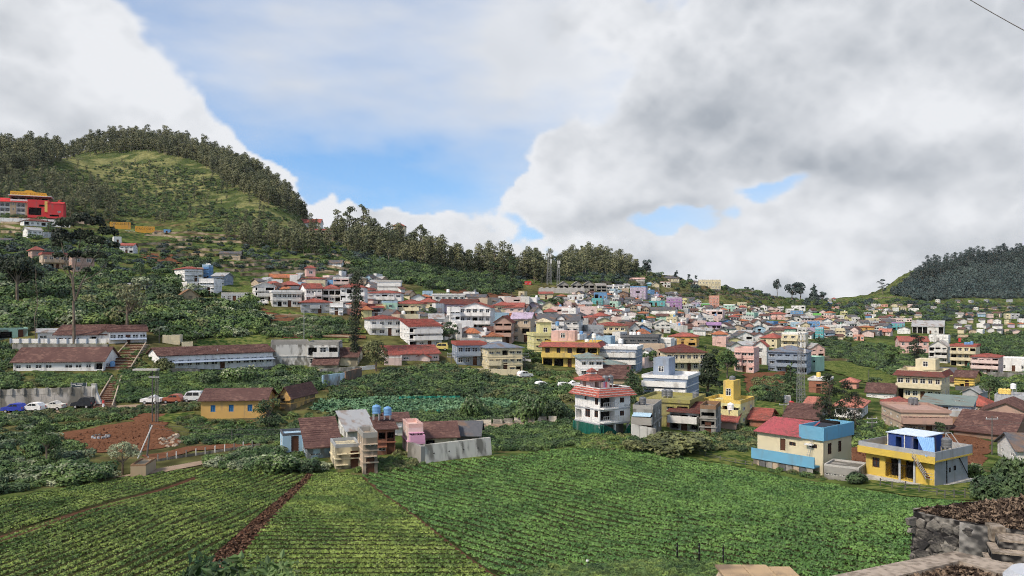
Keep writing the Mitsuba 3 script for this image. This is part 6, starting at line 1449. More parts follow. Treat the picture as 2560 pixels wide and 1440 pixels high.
for i in range(4):
    a, c = L * i / 4, L * (i + 1) / 4 - .03
    b.add('wall_panel', MB().raw([(a, 0, -1), (c, 0, -1), (c, .9, -1), (a, .9, -1), (a, .5, 46 * k - .25 * i * 0), (c, .5, 46 * k), (c, .9, 46 * k), (a, .9, 46 * k)], [[0, 3, 2, 1], [4, 5, 6, 7], [0, 1, 5, 4], [1, 2, 6, 5], [2, 3, 7, 6], [3, 0, 4, 7]]), 'm_old', (.62, .61, .56))
for i in range(4):
    b.add('drain_hole', MB().box(L * (.12 + .22 * i), L * (.12 + .22 * i) + .14, .26, .3, 1.1, 1.24), 'm_dark')
b.add('return_wall', MB().box(-.6, -.02, .3, 4, -1, 44 * k), 'm_old', 'concrete')


def ribbed(b, part, a, bb, c, d, n, col, h=.07, mat='m_roof'):
    """a ribbed sheet roof: a..bb along the eave, d..c along the ridge"""
    a, bb, c, d = (np.array(q, float) for q in (a, bb, c, d))
    t = np.repeat(np.linspace(0, 1, n + 1), 2)[1:-1] if False else np.linspace(0, 1, 2 * n + 1)
    up = np.where(np.arange(len(t)) % 2 == 0, 0, h)[:, None] * np.array([0, 0, 1.0])
    lo, hi = a + (bb - a) * t[:, None] + up, d + (c - d) * t[:, None] + up
    v = np.vstack([lo, hi]); m = len(t)
    f = [[i, i + 1, m + i + 1, m + i] for i in range(m - 1)]
    return b.add(part, MB().raw(v, f), mat, col)


# cream and sky blue house by the field
q = G(2058, 1190); k = q[1] / F
yaw = -28 - 21.9; k2 = k * .93; w, d = 176 * k2 / math.cos(math.radians(28)), 74 * k2 / math.sin(math.radians(28))
b = Bld('house', 'cream house with sky blue bands and ribbed red roof beside the green field', 'house', *q, yaw)
zt = 92 * k; SKY = (.15, .39, .58)
b.block(-w, 0, 0, d, 0, zt, 'cream', [(w * .36, zt * .52, .75, 1.5, 'd'), (w * .5, zt * .70, .9, .45, 'w'), (w * .80, zt * .72, 1.0, .5, 'w')], (), [(d * .16, zt * .55, .9, 1.35, 'w'), (d * .52, zt * .55, .8, 1.35, 'w'), (d * .18, .25, .9, .7, 'w'), (d * .55, .25, .8, .7, 'w')], frame='m_brown')
ribbed(b, 'ribbed_roof', (-w - .4, -.5, zt - .15), (-w * .30, -.5, zt - .15), (-w * .30, d * .62, zt + 1.35), (-w - .4, d * .62, zt + 1.35), 18, (.42, .10, .12))
b.parapet(-w * .34 + .05, .25, -.3, d + .2, zt - .2, 1.65, SKY, .14)
b.add('roof_deck', MB().box(-w * .30 + .2, .1, -.15, d + .05, zt + .006, zt + .12), 'm_wall', 'cement')
b.add('balcony_band', MB().box(-w - .1, -w * .05, -1.3, -1.15, zt * .22, zt * .52).box(-w - .1, -w * .05, -1.149, -.003, zt * .22, zt * .26), 'm_wall', SKY)
mb = MB()
for i in range(9):
    b.add('lower_panel', MB().box(-w + .1 + i * w * .102, -w + .1 + (i + .92) * w * .102, -1.12, -1.06, -.3, zt * .215), 'm_old', ('beige', 'darkgrey', 'concrete')[i % 3])
b.add('sunshade', MB().box(.003, .55, d * .12, d * .78, 1.05, 1.22), 'm_wall', SKY)
b.add('sunshade', MB().box(-w * .24, -w * .13, -.6, -.003, zt * .80, zt * .83), 'm_white')
mb = MB(); mb.tube([(-w * .2, -.5, zt * .5), (-w * .16, -.2, zt * 1.02)], .03, 4); mb.tube([(-w * .17, -.5, zt * .5), (-w * .13, -.2, zt * 1.02)], .03, 4)
for t in np.linspace(.08, .92, 8):
    mb.tube([(-w * (.2 - .04 * t), -.5 + .3 * t, zt * (.5 + .52 * t)), (-w * (.17 - .04 * t), -.5 + .3 * t, zt * (.5 + .52 * t))], .02, 4)
p = b.at(0, 0, 0)
lad = Bld('ladder', 'thin ladder leaning on the cream house with sky blue bands', 'ladder', *p, yaw); lad.add('rungs', mb, 'm_metal')
ht = Bld('solar_heater', 'black solar heater on the roof of the cream house with sky blue bands', 'solar heater', *b.at(-w * .16, d * .5, zt + .12), yaw)
ht.add('collector', MB().raw([(-1.1, -.7, .3), (1.1, -.7, .3), (1.1, .7, 1.3), (-1.1, .7, 1.3), (-1.1, -.7, .2), (1.1, -.7, .2), (1.1, .7, 1.2), (-1.1, .7, 1.2)], [[0, 1, 2, 3], [4, 7, 6, 5], [0, 4, 5, 1], [1, 5, 6, 2], [2, 6, 7, 3], [3, 7, 4, 0]]), 'm_glass')
ht.add('tank', MB().tube([(-1.2, .85, 1.35), (1.2, .85, 1.35)], .25, 10), 'm_dark'); ht.add('frame', MB().box(-1, -.94, .8, .86, 0, 1.2).box(.94, 1, .8, .86, 0, 1.2).box(-1, -.94, -.7, -.64, 0, .25).box(.94, 1, -.7, -.64, 0, .25), 'm_metal')
H(2060, 2168, 1170, 1206, 1, 'concrete', 'flat', 'cement', -14, 'patched grey hut with flat slab between the cream house and the yellow house', d=4, nf=4, ns=1, mat='m_old', door=False)
# yellow and grey house
q = G(2336, 1216); k = q[1] / F
yaw = -27 - 28.6; k2 = k * .88; w, d = 184 * k2 / math.cos(math.radians(27)), 86 * k2 / math.sin(math.radians(27))
b = Bld('house', 'yellow and grey flat roofed house with blue roof room at the right of the field', 'house', *q, yaw)
zt = 62 * k; YEL = (.64, .46, .09)
b.block(-w, 0, 0, d, 0, zt, YEL, [(w * .10, .95, .9, 1.15, 'w'), (w * .30, .12, w * .20, zt - .55, 'v'), (w * .52, .12, w * .19, zt - .55, 'v')], frame='m_brown')
b.add('side_cladding', MB().box(.004, .06, .02, d - .02, 0, zt - .004), 'm_wall', (.30, .33, .37))
b.add('side_window', MB().box(.061, .1, d * .42, d * .46, 1.2, 1.7), 'm_dark'); b.add('side_window', MB().box(.061, .1, d * .56, d * .62, 1.3, 1.8), 'm_dark')
for t in (.505, .715):
    b.add('pillar', MB().box(-w + t * w - .02, -w + t * w + .22, -.12, -.003, 0, zt - .004), 'm_wall', 'grey')
for t0 in (.30, .52):
    g = MB()
    for x in np.linspace(-w + w * t0 + .1, -w + w * (t0 + .19) - .1, 9):
        g.box(x, x + .03, -.06, -.03, .15, zt * .62)
    g.box(-w + w * t0, -w + w * (t0 + .19), -.065, -.025, zt * .62, zt * .64)
    b.add('grille', g, 'm_dark')
b.add('roof_slab', MB().box(-w - .6, .45, -.7, d + .4, zt + .003, zt + .18), 'm_wall', YEL)
b.add('yellow_fascia', MB().box(-w - .6, .45, -.78, -.703, zt - .15, zt + .62), 'm_wall', YEL)
b.parapet(-w - .55, .42, -.65, d + .36, zt + .185, .95, (.36, .38, .42), .12)
hx0, hx1, hy = -w * .82, -w * .28, d * .30
b.block(hx0, hx1, hy, d * .85, zt + .19, zt + 2.1, (.02, .06, .26), [(w * .12, .2, .7, 1.4, 'v'), (w * .38, .1, .55, 1.6, 'v')], part='roof_room')
for x in (hx0, hx0 + w * .25, hx1 - .08):
    b.add('roof_room_frame', MB().box(x, x + .08, hy - .1, hy - .004, zt + .19, zt + 2.09), 'm_white')
mb = MB(); b.slab(mb, (hx0 - .15, hy - .2, zt + 2.15), (hx1 + .15, hy - .2, zt + 2.15), (hx1 + .15, d * .87, zt + 2.22), (hx0 - .15, d * .87, zt + 2.22), .08)
b.add('roof_room_roof', mb, 'm_paint', (.50, .58, .70))
ribbed(b, 'stair_canopy', (-w * .06, -.9, zt + .55), (.25, -.3, zt + .45), (-w * .20, d * .42, zt + 2.1), (-w * .34, d * .2, zt + 2.2), 8, (.22, .40, .66), .05, 'm_paint')
for i in range(11):
    t = i / 11
    b.add('stair_step', MB().box(-w * .25 + t * w * .19, -w * .25 + (t + 1 / 11) * w * .19, -.9, -.01, zt + .15 - t * zt * .82, zt + .25 - t * zt * .82), 'm_wall', 'maroon')
mb = MB()
for h in (.3, .6, .9):
    mb.tube([(-w * .25, -.9, zt + h + .2), (-w * .06, -.9, zt * .22 + h), (.25, -.9, zt * .22 + h)], .025, 4)
for t in np.linspace(0, 1, 6):
    mb.tube([(-w * .25 + t * w * .19, -.9, zt + .15 - t * zt * .8), (-w * .25 + t * w * .19, -.9, zt + 1.1 - t * zt * .8)], .02, 4)
b.add('stair_rail', mb, 'm_metal')
b.add('drain_pipe', MB().tube([(.1, d * .34, 0), (.1, d * .34, zt)], .05, 6), 'm_dark'); b.add('drain_pipe', MB().tube([(.3, d * .98, .1), (.12, d * .7, zt)], .05, 6), 'm_dark')
b.add('plinth', MB().box(-w - .5, .5, -.9, d + .4, -1.2, -.003), 'm_wall', 'cement')
p = b.at(-.9, d * .62, zt + .19)
water_tank(b, -.95, d * .62, zt + .19, 'darkgrey', 'black water tank on a stand on the yellow and grey house', .55, 1.1, .8)
st = Bld('roof_frame', 'pale metal frame leaning by the black tank on the yellow and grey house', 'frame', *b.at(-.5, d * .72, zt + .19), yaw)
st.add('bars', MB().tube([(-.9, 0, 2.3), (.6, .3, .3)], .05, 5).tube([(-.6, .6, 2.3), (.8, .8, .3)], .05, 5).tube([(-.9, 0, 2.3), (-.6, .6, 2.3)], .05, 5).tube([(-.9, 0, 0), (-.9, 0, 2.3)], .05, 5), 'm_metal')


# ---------------------------------------------------------------- walls, steps and fences
def line_wall(name, label, pts, zt, hs, thick, mat, col, n, part='wall_panel', post=None, cat='wall', down=1.5, gap=.02):
    """a wall of n pieces along pixels pts; hs its height in pixels at either end, zt lifts its foot in pixels"""
    P = ground(*np.array(pts, float).T)
    seg = np.concatenate([[0], np.cumsum(np.hypot(*np.diff(P[:, :2], axis=0).T))])
    b = Bld(name, label, cat, 0, 0, 0)
    at = lambda s: np.array([np.interp(s, seg, P[:, i]) for i in range(3)])
    for i in range(n):
        a, c = at(seg[-1] * i / n), at(seg[-1] * (i + 1) / n)
        ka = a[1] / F
        ha = (hs[0] + (hs[1] - hs[0]) * i / n) * ka; hc = (hs[0] + (hs[1] - hs[0]) * (i + 1) / n) * ka
        dirv = (c - a) / np.linalg.norm((c - a)[:2])
        nv = np.array([-dirv[1], dirv[0], 0])
        a2, c2 = a + dirv * gap, c - dirv * gap
        lo, up = -down, np.array([0, 0, 1.0])
        za = zt * ka
        v = [a2 + up * (za + lo), c2 + up * (za + lo), c2 + up * (za + lo) + nv * thick, a2 + up * (za + lo) + nv * thick, a2 + up * (za + ha), c2 + up * (za + hc), c2 + up * (za + hc) + nv * thick, a2 + up * (za + ha) + nv * thick]
        if hs[0] > 0:
            b.add(part, MB().raw(v, [[0, 3, 2, 1], [4, 5, 6, 7], [0, 1, 5, 4], [1, 2, 6, 5], [2, 3, 7, 6], [3, 0, 4, 7]]), mat, col)
        if post:
            pw, ph, pm, pcol = post
            e = a - nv * .06
            b.add('post', MB().box(e[0] - pw / 2, e[0] + pw / 2, e[1] - pw / 2, e[1] + pw / 2, a[2] + za - down, a[2] + za + ha + ph), pm, pcol)
    return b, P


line_wall('panel_wall', 'white panel wall with grey posts before the white school house', [(27, 858), (150, 859), (266, 859)], 0, (11, 12), .18, 'm_wall', 'white', 10, post=(.28, .15, 'm_wall', 'greyblue'))
line_wall('panel_wall', 'brighter white ribbed panel wall at the head of the earth steps', [(274, 858), (318, 857)], 0, (14, 14), .18, 'm_wall', 'white', 5, post=(.25, .1, 'm_wall', 'offwhite'))
line_wall('retaining_wall', 'dark stained retaining wall under the white panel wall', [(30, 875), (150, 875), (270, 876)], 0, (15, 15), .6, 'm_old', 'concrete', 6, down=2)
b, P = line_wall('retaining_wall', 'long grey rubble wall with panelled parapet behind the parked cars', [(-30, 1022), (60, 1018), (160, 1016), (238, 1012)], 0, (30, 32), .8, 'm_old', (.42, .40, .38), 8, part='rubble_panel', down=1)
b2, _ = line_wall('parapet_wall', 'weathered panelled parapet on top of the rubble wall behind the cars', [(-30, 1022), (60, 1018), (160, 1016), (238, 1012)], 31.5, (14, 15), .3, 'm_old', (.48, .46, .43), 9, part='parapet_panel', down=0, post=(.4, .1, 'm_old', 'concrete'))
b = Bld('gate_pillar', 'tall pale pillar at the right end of the rubble wall', 'pillar', *G(238, 1014)); b.add('shaft', MB().box(-.35, .35, -.6, .1, -1, 3.6), 'm_old', 'offwhite'); b.add('cap', MB().box(-.42, .42, -.67, .17, 3.603, 3.75), 'm_old', 'cement'); b.add('buttress', MB().prism([(.36, -1), (1.8, -1), (.36, 2.6)], -.5, 0), 'm_old', 'offwhite')
line_wall('retaining_wall', 'grey retaining wall under the very long white house', [(420, 936), (500, 937)], 0, (14, 14), .5, 'm_old', 'concrete', 3)
line_wall('retaining_wall', 'blue white stained retaining wall of big panels below the mossy shed', [(806, 966), (862, 962)], 0, (28, 30), .5, 'm_old', 'lightblue', 3, down=2)
line_wall('parapet_wall', 'grey parapet above the blue white stained wall', [(800, 936), (905, 928)], 0, (13, 13), .4, 'm_old', 'cement', 4)
line_wall('retaining_wall', 'brown rubble wall left of the willow and slim tree', [(864, 955), (905, 945)], 0, (26, 26), .5, 'm_old', 'brown', 3)
line_wall('white_railing', 'white railing wall under the willow', [(905, 926), (942, 922)], 0, (10, 10), .2, 'm_wall', 'white', 3)
line_wall('retaining_wall', 'pale garden wall in front of the cream house with blue hipped roof', [(1150, 932), (1300, 938)], 0, (12, 14), .3, 'm_wall', 'cream', 6)
line_wall('retaining_wall', 'graffiti stained grey wall beneath the house with the sky blue awning', [(1578, 1094), (1640, 1098)], 0, (34, 26), .4, 'm_old', 'offwhite', 3)
line_wall('retaining_wall', 'grey retaining wall at the lawn of the white bungalow', [(2470, 950), (2570, 952)], 0, (20, 20), .5, 'm_old', 'concrete', 4)
line_wall('stone_wall', 'dark low stone wall under the yellow row house with red plinth', [(2388, 975), (2452, 978)], 0, (10, 10), .5, 'm_old', 'darkgrey', 4)
b, P = line_wall('post_fence', 'long fence of pale concrete posts with sagging boards behind the left crop', [(370, 1158), (440, 1146), (520, 1134), (590, 1124), (652, 1114)], 0, (6, 6), .05, 'm_old', 'beige', 12, part='board', post=(.12, .6, 'm_old', 'offwhite'), cat='fence', down=.2, gap=.1)
rng = np.random.default_rng(3)
SH = [(1180, 1206), (1204, 1228), (1233, 1256), (1259, 1281), (1284, 1306), (1312, 1338), (1344, 1366), (1372, 1392), (1150, 1174)]
for i, (a, c) in enumerate(sorted(SH)):
    q = G((a + c) / 2, 1066 - (a - 1150) * .055); k = q[1] / F; wd = (c - a) * k / 2
    b = Bld('cement_sheet', f"pale cement sheet standing on the dusty path, {('first', 'second', 'third', 'fourth', 'fifth', 'sixth', 'seventh', 'eighth', 'ninth')[i]} from the left", 'sheet', *q, rng.uniform(-10, 10), 'cement sheets leaning along the path')
    lean = rng.uniform(.2, .6)
    b.add('panel', MB().raw([(-wd, 0, -.1), (wd, 0, -.1 + rng.normal() * .05), (wd, lean, 13 * k), (-wd, lean, 13 * k + rng.normal() * .08), (-wd, .06, -.1), (wd, .06, -.1), (wd, lean + .06, 13 * k), (-wd, lean + .06, 13 * k)], [[0, 1, 2, 3], [4, 7, 6, 5], [0, 4, 5, 1], [1, 5, 6, 2], [2, 6, 7, 3], [3, 7, 4, 0]]), 'm_old', (.60, .55, .46))
for (x0, y0, x1, y1, hh, lb) in ((998, 1000, 1150, 998, 9, 'long green net fence along the far side of the cabbage field'), (1034, 1036, 1100, 1032, 8, 'crumpled green net lying at the near edge of the cabbage field'), (2418, 918, 2440, 914, 10, 'small green sheet among the trees above the pale yellow row house')):
    p0, p1 = G(x0, y0), G(x1, y1); kk = p0[1] / F
    drape('green_net', lb, p0, p1, hh * kk, hh * kk, x0, (.02, .24, .17))
    labels[list(labels)[-1]]['category'] = 'net'
# earth steps
for nm, lb, (xa, ya, wa), (xb, yb2, wb), n in (('steps', 'wide earth steps with timber edges climbing to the white school house', (295, 924, 62), (342, 862, 44), 9), ('steps', 'narrow stone steps rising from the car road beside the grey wall', (258, 1022, 44), (292, 946, 22), 16)):
    b = Bld(nm, lb, 'steps', 0, 0, 0)
    pa, pb = G(xa, ya), G(xb, yb2)
    for i in range(n):
        t = (i + .5) / n
        c = pa + (pb - pa) * t; ww = (wa + (wb - wa) * t) / F * c[1] / 2; dep = np.linalg.norm((pb - pa)[:2]) / n
        b.add('step', MB().box(c[0] - ww, c[0] + ww, c[1] - dep * .55, c[1] + dep * .9, c[2] - 1.2, c[2] + .3), 'm_wall', (.36, .27, .20))
        b.add('edging', MB().box(c[0] - ww, c[0] + ww, c[1] - dep * .55 - .08, c[1] - dep * .55 - .003, c[2] + .05, c[2] + .34), 'm_brown')
    for sg in (-1, 1):
        pts = [pa + (pb - pa) * t + np.array([sg * (wa + (wb - wa) * t) / F * (pa + (pb - pa) * t)[1] / 2 * 1.04, 0, .55]) for t in (0, .5, 1)]
        b.add('side_rail', MB().tube(pts, .12, 5), 'm_wall', 'beige')
b = Bld('signboard', 'dark notice board with faint white writing on the bank behind the cars', 'sign', *G(197, 976)); kk = G(197, 976)[1] / F
b.add('board', MB().box(-19 * kk, 19 * kk, 0, .08, 4 * kk, 19 * kk), 'm_paint', (.03, .045, .06))
for x in (-19, 19):
    b.add('post', MB().box(x * kk - .05, x * kk + .05, -.02, .1, -.5, 20 * kk), 'm_metal')
lettering(b, 'NOTICE', -16 * kk, -.01, 14.5 * kk, 2.2 * kk, 'white', .02) if False else None
for x0, x1, z in ((-16, -7, 15), (-4, 10, 15.5), (-9, 8, 11.5)):
    b.add('writing', MB().box(x0 * kk, x1 * kk, -.012, -.003, z * kk, (z + 1.3) * kk), 'm_wall', 'white', label='worn white line of writing')
q = G(281, 918)
b = Bld('blue_drum', 'blue plastic drum left of the wide earth steps', 'drum', *q)
rv = trimesh.creation.revolve(np.array([(0, 0), (.45, 0), (.48, .1), (.48, .95), (.42, 1.08), (.2, 1.12), (0, 1.12)]), sections=14)
b.add('body', (np.array(rv.vertices), np.array(rv.faces)), 'm_paint', 'blue'); b.add('lid', MB().cyl(0, 0, 1.12, 1.2, .2), 'm_paint', 'blue')


def rail_fence(label, pts, hpx, post_step, col, group=None):
    P = ground(*np.array(pts, float).T)
    b = Bld('wooden_fence', label, 'fence', 0, 0, 0, group=group)
    r = np.random.default_rng(len(label))
    for i in range(len(P)):
        h = hpx * P[i][1] / F * r.uniform(.75, 1.15)
        b.add('post', MB().tube([P[i] - [0, 0, .3], P[i] + [r.normal() * .08, 0, h]], .055, 5), 'm_pole')
        if i:
            for t in (.45, .85):
                hh = hpx * P[i][1] / F * t
                b.add('rail', MB().tube([P[i - 1] + [0, 0, hh + r.normal() * .05], (P[i - 1] + P[i]) / 2 + [0, 0, hh - .06], P[i] + [0, 0, hh + r.normal() * .05]], .03, 4), 'm_pole')


rail_fence('crooked stick fence between the green field and the yellow and grey house', [(2200, 1216), (2230, 1222), (2262, 1226), (2298, 1232), (2342, 1240), (2362, 1246), (2386, 1246), (2412, 1246), (2430, 1247)], 22, 0, 0)
rail_fence('low stick fence by the lawn left of the cream and blue house', [(1690, 1134), (1730, 1134), (1762, 1142), (1800, 1152), (1838, 1160), (1862, 1164), (1880, 1166)], 13, 0, 0)
for i, (x, yt, yb, lb) in enumerate([(1693, 1357, 1400, 'left iron fence post at the near edge of the large green field'), (1748, 1357, 1410, 'middle iron fence post at the near edge of the large green field'), (1808, 1366, 1416, 'right iron fence post at the near edge of the large green field')]):
    q = G(x, yb); kk = q[1] / F
    b = Bld('fence_post', lb, 'post', *q, 20, 'iron posts at the near edge of the field')
    b.add('angle_iron', MB().box(-.06, .06, 0, .02, -.4, (yb - yt) * kk).box(-.06, -.04, -.12, -.001, -.4, (yb - yt) * kk), 'm_dark')
    b.add('wire_clip', MB().box(-.07, .07, -.02, .03, (yb - yt) * kk * .8, (yb - yt) * kk * .84), 'm_metal'); b.add('wire_clip', MB().box(-.07, .07, -.02, .03, (yb - yt) * kk * .5, (yb - yt) * kk * .54), 'm_metal')
b = Bld('stake', 'thin stake with white cap in the near right field', 'stake', *G(1468, 1432)); b.add('stick', MB().cyl(0, 0, -.2, .75, .02, 5), 'm_pole'); b.add('cap', MB().cyl(0, 0, .752, .85, .09, 8), 'm_white')


# ---------------------------------------------------------------- cars on the road
def car(px, py, lpx, kind, col, label, yaw=0, vis=True):
    q = G(px, py); L = lpx / F * q[1]
    L = float(np.clip(L, 3.4, 5.0)); hgt = {'hatch': 1.5, 'sedan': 1.42, 'van': 1.8, 'suv': 1.75}[kind]; W2 = .82
    b = Bld('parked_car', label, 'car', q[0], q[1], q[2] + .1, yaw, None)
    h = L / 2
    low = [(-h, .32), (h, .32), (h + .02, .62), (h - .05, .86)]
    prof = {'hatch': [(h - .95, .98), (h - 1.55, hgt - .05), (h - 2.0, hgt), (-h + .5, hgt - .06), (-h + .02, .95)], 'sedan': [(h - 1.15, .95), (h - 1.85, hgt), (-h + 1.35, hgt), (-h + .75, .98), (-h + .02, .92)],
            'van': [(h - .35, 1.05), (h - .75, hgt - .06), (h - 1.0, hgt), (-h + .25, hgt), (-h + .02, 1.0)], 'suv': [(h - 1.1, 1.05), (h - 1.7, hgt - .04), (h - 2.0, hgt), (-h + .2, hgt - .04), (-h + .02, 1.0)]}[kind]
    b.add('body', MB().prism(low + prof, -W2, W2), 'm_paint', col)
    zt = hgt - .16
    zb = prof[0][1] + .03
    xs = [prof[0][0] - .12, prof[1][0] - .05, prof[-2][0] + .12, prof[-2][0] + .05]
    mid = (xs[0] + xs[2]) / 2 - .1
    for sy in (-1, 1):
        y0, y1 = (-W2 - .015, -W2 - .002) if sy < 0 else (W2 + .002, W2 + .015)
        b.add('window', MB().prism([(mid + .05, zb), (xs[0] - .1, zb), (xs[1] - .1, zt), (mid + .05, zt)], y0, y1), 'm_glass'); b.add('window', MB().prism([(xs[2] + .1, zb), (mid - .05, zb), (mid - .05, zt), (xs[2] + .15, zt)], y0, y1), 'm_glass')
        for x in (-h + .75, h - .8):
            wl = b.add('wheel', MB().tube([(x, sy * (W2 - .2), .2), (x, sy * (W2 + .02), .2)], .31, 14), 'm_dark')
            b.add('rim', MB().tube([(x, sy * (W2 + .021), .2), (x, sy * (W2 + .035), .2)], .19, 10), 'm_metal', parent=wl)
        b.add('headlight', MB().box(h - .02, h + .03, sy * .6 - .16, sy * .6 + .16, .66, .8), 'm_white')
        b.add('tail_light', MB().box(-h - .02, -h + .02, sy * .66 - .1, sy * .66 + .1, .72, .9), 'm_paint', 'red')
    b.add('bumper', MB().box(h + .001, h + .08, -.75, .75, .3, .5), 'm_paint', col)
    return b


car(35, 1032, 42, 'hatch', (.03, .05, .35), 'blue hatchback leftmost on the car road', 180)
car(82, 1030, 50, 'hatch', (.75, .75, .75), 'white hatchback right of the blue car on the road', 180)
car(134, 1025, 54, 'sedan', (.62, .61, .57), 'silver white saloon right of the white hatchback', 180)
car(208, 1020, 50, 'suv', (.02, .022, .03), 'dark covered car before the pale gate pillar', 180)
car(380, 1010, 44, 'sedan', (.70, .70, .70), 'white car half hidden by shrubs behind the leaning pole', 180)
car(432, 1008, 36, 'hatch', (.32, .10, .06), 'red brown car half hidden by shrubs left of the silver van', 180)
car(484, 1005, 40, 'van', (.60, .62, .64), 'silver van at the right end of the car road', 180)
car(1357, 972, 24, 'hatch', (.72, .72, .72), 'white car below the pale tarpaulin near the yellow house', 20)
car(1412, 974, 26, 'hatch', (.75, .75, .75), 'front white car of the two behind the white red trimmed house', 10)
car(1436, 970, 30, 'sedan', (.70, .70, .71), 'second white car behind the white red trimmed house', 10)
car(1310, 908, 20, 'sedan', (.55, .55, .55), 'silver car between the cream house and the bright yellow house', 0)
car(1312, 945, 18, 'hatch', (.70, .70, .70), 'white car on the verge below the yellow house', 30)
car(1104, 876, 30, 'van', (.62, .50, .16), 'yellow and white truck beside the pink hall', 180)
car(656, 762, 22, 'hatch', (.75, .75, .75), 'white car parked under the villa with the pointed gable', 180)


# ---------------------------------------------------------------- poles, masts, wires
def pole(x, yt, yb, label, r=.11, cross=0, lean=0, mat='m_pole', Y=None):
    q = G(x, yb); kk = q[1] / F; hh = (yb - yt) * kk
    b = Bld('utility_pole', label, 'pole', *q)
    top = np.array([lean * kk, 0, hh])
    b.add('shaft', MB().tube([(0, 0, -.8), top], [r, r * .75], 7), mat)
    for i in range(cross):
        b.add('crossarm', MB().box(top[0] - .9, top[0] + .9, -.06, .06, hh - .5 - i * .7, hh - .38 - i * .7), 'm_metal')
        for sx in (-.8, .8):
            b.add('insulator', MB().cyl(top[0] + sx, 0, hh - .378 - i * .7, hh - .15 - i * .7, .05, 6), 'm_white')
    return b.at(*top)


q = G(382, 1056); kk = q[1] / F
b = Bld('transformer_pole', 'double dark pole with platform and crossbar at the red plot', 'pole', *q)
for x in (-1.0 * kk, 8 * kk, 13 * kk):
    b.add('shaft', MB().tube([(x, 0, -1), (x, 0, 130 * kk)], [.1, .08], 6), 'm_pole')
b.add('platform', MB().box(-46 * kk, 14 * kk, -.6, .6, 130 * kk + .004, 134 * kk), 'm_wall', 'cement'); b.add('crossarm', MB().box(-10 * kk, 16 * kk, -.08, .08, 62 * kk, 65 * kk), 'm_metal'); b.add('crossarm', MB().box(-10 * kk, 16 * kk, -.08, .08, 112 * kk, 115 * kk), 'm_metal')
t1 = pole(366, 1060, 1142, 'leaning dark pole standing in the red plot', .12, 0, 10)
b = Bld('stay_pole', 'pale leaning stay against the dark pole in the red plot', 'pole', *G(342, 1146)); kk = G(342, 1146)[1] / F
b.add('shaft', MB().tube([(0, 0, -.3), (36 * kk, .3, 82 * kk)], .08, 6), 'm_white')
P_ = [pole(760, 776, 858, 'thin pale pole on the blind concrete hall', .07, 0, 0, 'm_metal'), pole(543, 872, 922, 'white flag pole before the very long white house', .06, 0, 0, 'm_white'), pole(398, 822, 858, 'thin pole at the cream shed above the very long white house', .07, 0),
      pole(1462, 930, 968, 'dark pole on the verge behind the parked white cars', .1, 1, -4), pole(1960, 1006, 1044, 'dark pole on the vivid green strip near the lattice mast', .1, 1), pole(2172, 924, 958, 'dark pole on the sloping green field', .1, 0), pole(2190, 878, 910, 'dark pole at the upper edge of the sloping green field', .1, 0), pole(2064, 874, 890, 'short dark pole on the green terraces', .1, 0),
      pole(1440, 1000, 1048, 'pale pole left of the white red trimmed house', .09, 0, 0, 'm_metal'), pole(2480, 1040, 1136, 'dark pole on the ploughed red plot', .1, 1), pole(952, 640, 652, 'pale pole under the ridge grove', .15, 0, 0, 'm_metal'), pole(1668, 838, 880, 'pale lamp pole left of the cream mansard house', .09, 0, 0, 'm_metal'), pole(580, 1076, 1108, 'thin post amid the brush above the narrow soil strip', .07)]


LANE = [pole(1648, 976, 1016, 'dark pole between the white red trimmed house and the steel blue house', .1, 2), pole(1756, 900, 946, 'dark pole by the very dark conifer', .1, 2), pole(1840, 900, 940, 'pole at the left corner of the pink house', .1, 2), pole(2240, 1010, 1056, 'pole between the white villa and the tan lodge', .1, 2), pole(2398, 1000, 1040, 'pole behind the tan lodge', .1, 2), pole(2180, 1040, 1084, 'pole left of the tan lodge', .1, 2), pole(1128, 880, 918, 'pole left of the blue grey house', .1, 2), pole(1312, 880, 925, 'pole right of the cream house with blue hipped roof', .1, 2)]


def mast(label, x, yt, yb, wb, wt, r, levels, dishes=(), Y=None):
    q = G(x, yb) if Y is None else np.array([(x - 1280) / F * Y, Y, CZ - (yb - HY) / F * Y])
    kk = q[1] / F; hh, b0, b1 = (yb - yt) * kk, wb * kk / 2, wt * kk / 2
    b = Bld('lattice_mast', label, 'mast', *q, 12)
    c = lambda t: b0 + (b1 - b0) * t
    for sx in (-1, 1):
        for sy in (-1, 1):
            b.add('leg', MB().tube([(sx * b0, sy * b0, -1), (sx * b1, sy * b1, hh)], r, 5), 'm_steel')
    mb = MB()
    for i in range(levels):
        t0, t1 = i / levels, (i + 1) / levels
        a, e = c(t0), c(t1)
        for s0, s1 in (((-1, -1), (1, -1)), ((1, -1), (1, 1)), ((1, 1), (-1, 1)), ((-1, 1), (-1, -1))):
            mb.tube([(s0[0] * a, s0[1] * a, t0 * hh), (s1[0] * e, s1[1] * e, t1 * hh)], r * .45, 4); mb.tube([(s1[0] * a, s1[1] * a, t0 * hh), (s0[0] * e, s0[1] * e, t1 * hh)], r * .45, 4)
            mb.tube([(s0[0] * e, s0[1] * e, t1 * hh), (s1[0] * e, s1[1] * e, t1 * hh)], r * .45, 4)
    b.add('bracing', mb, 'm_steel', kind='stuff')
    for t, sx, w_ in dishes:
        b.add('antenna', MB().box(sx * c(t) - w_ / 2, sx * c(t) + w_ / 2, -c(t) - .5, -c(t) - .2, hh * t, hh * t + w_ * 3), 'm_white')
    b.add('top_rod', MB().tube([(0, 0, hh), (0, 0, hh * 1.06)], r * .7, 4), 'm_steel')


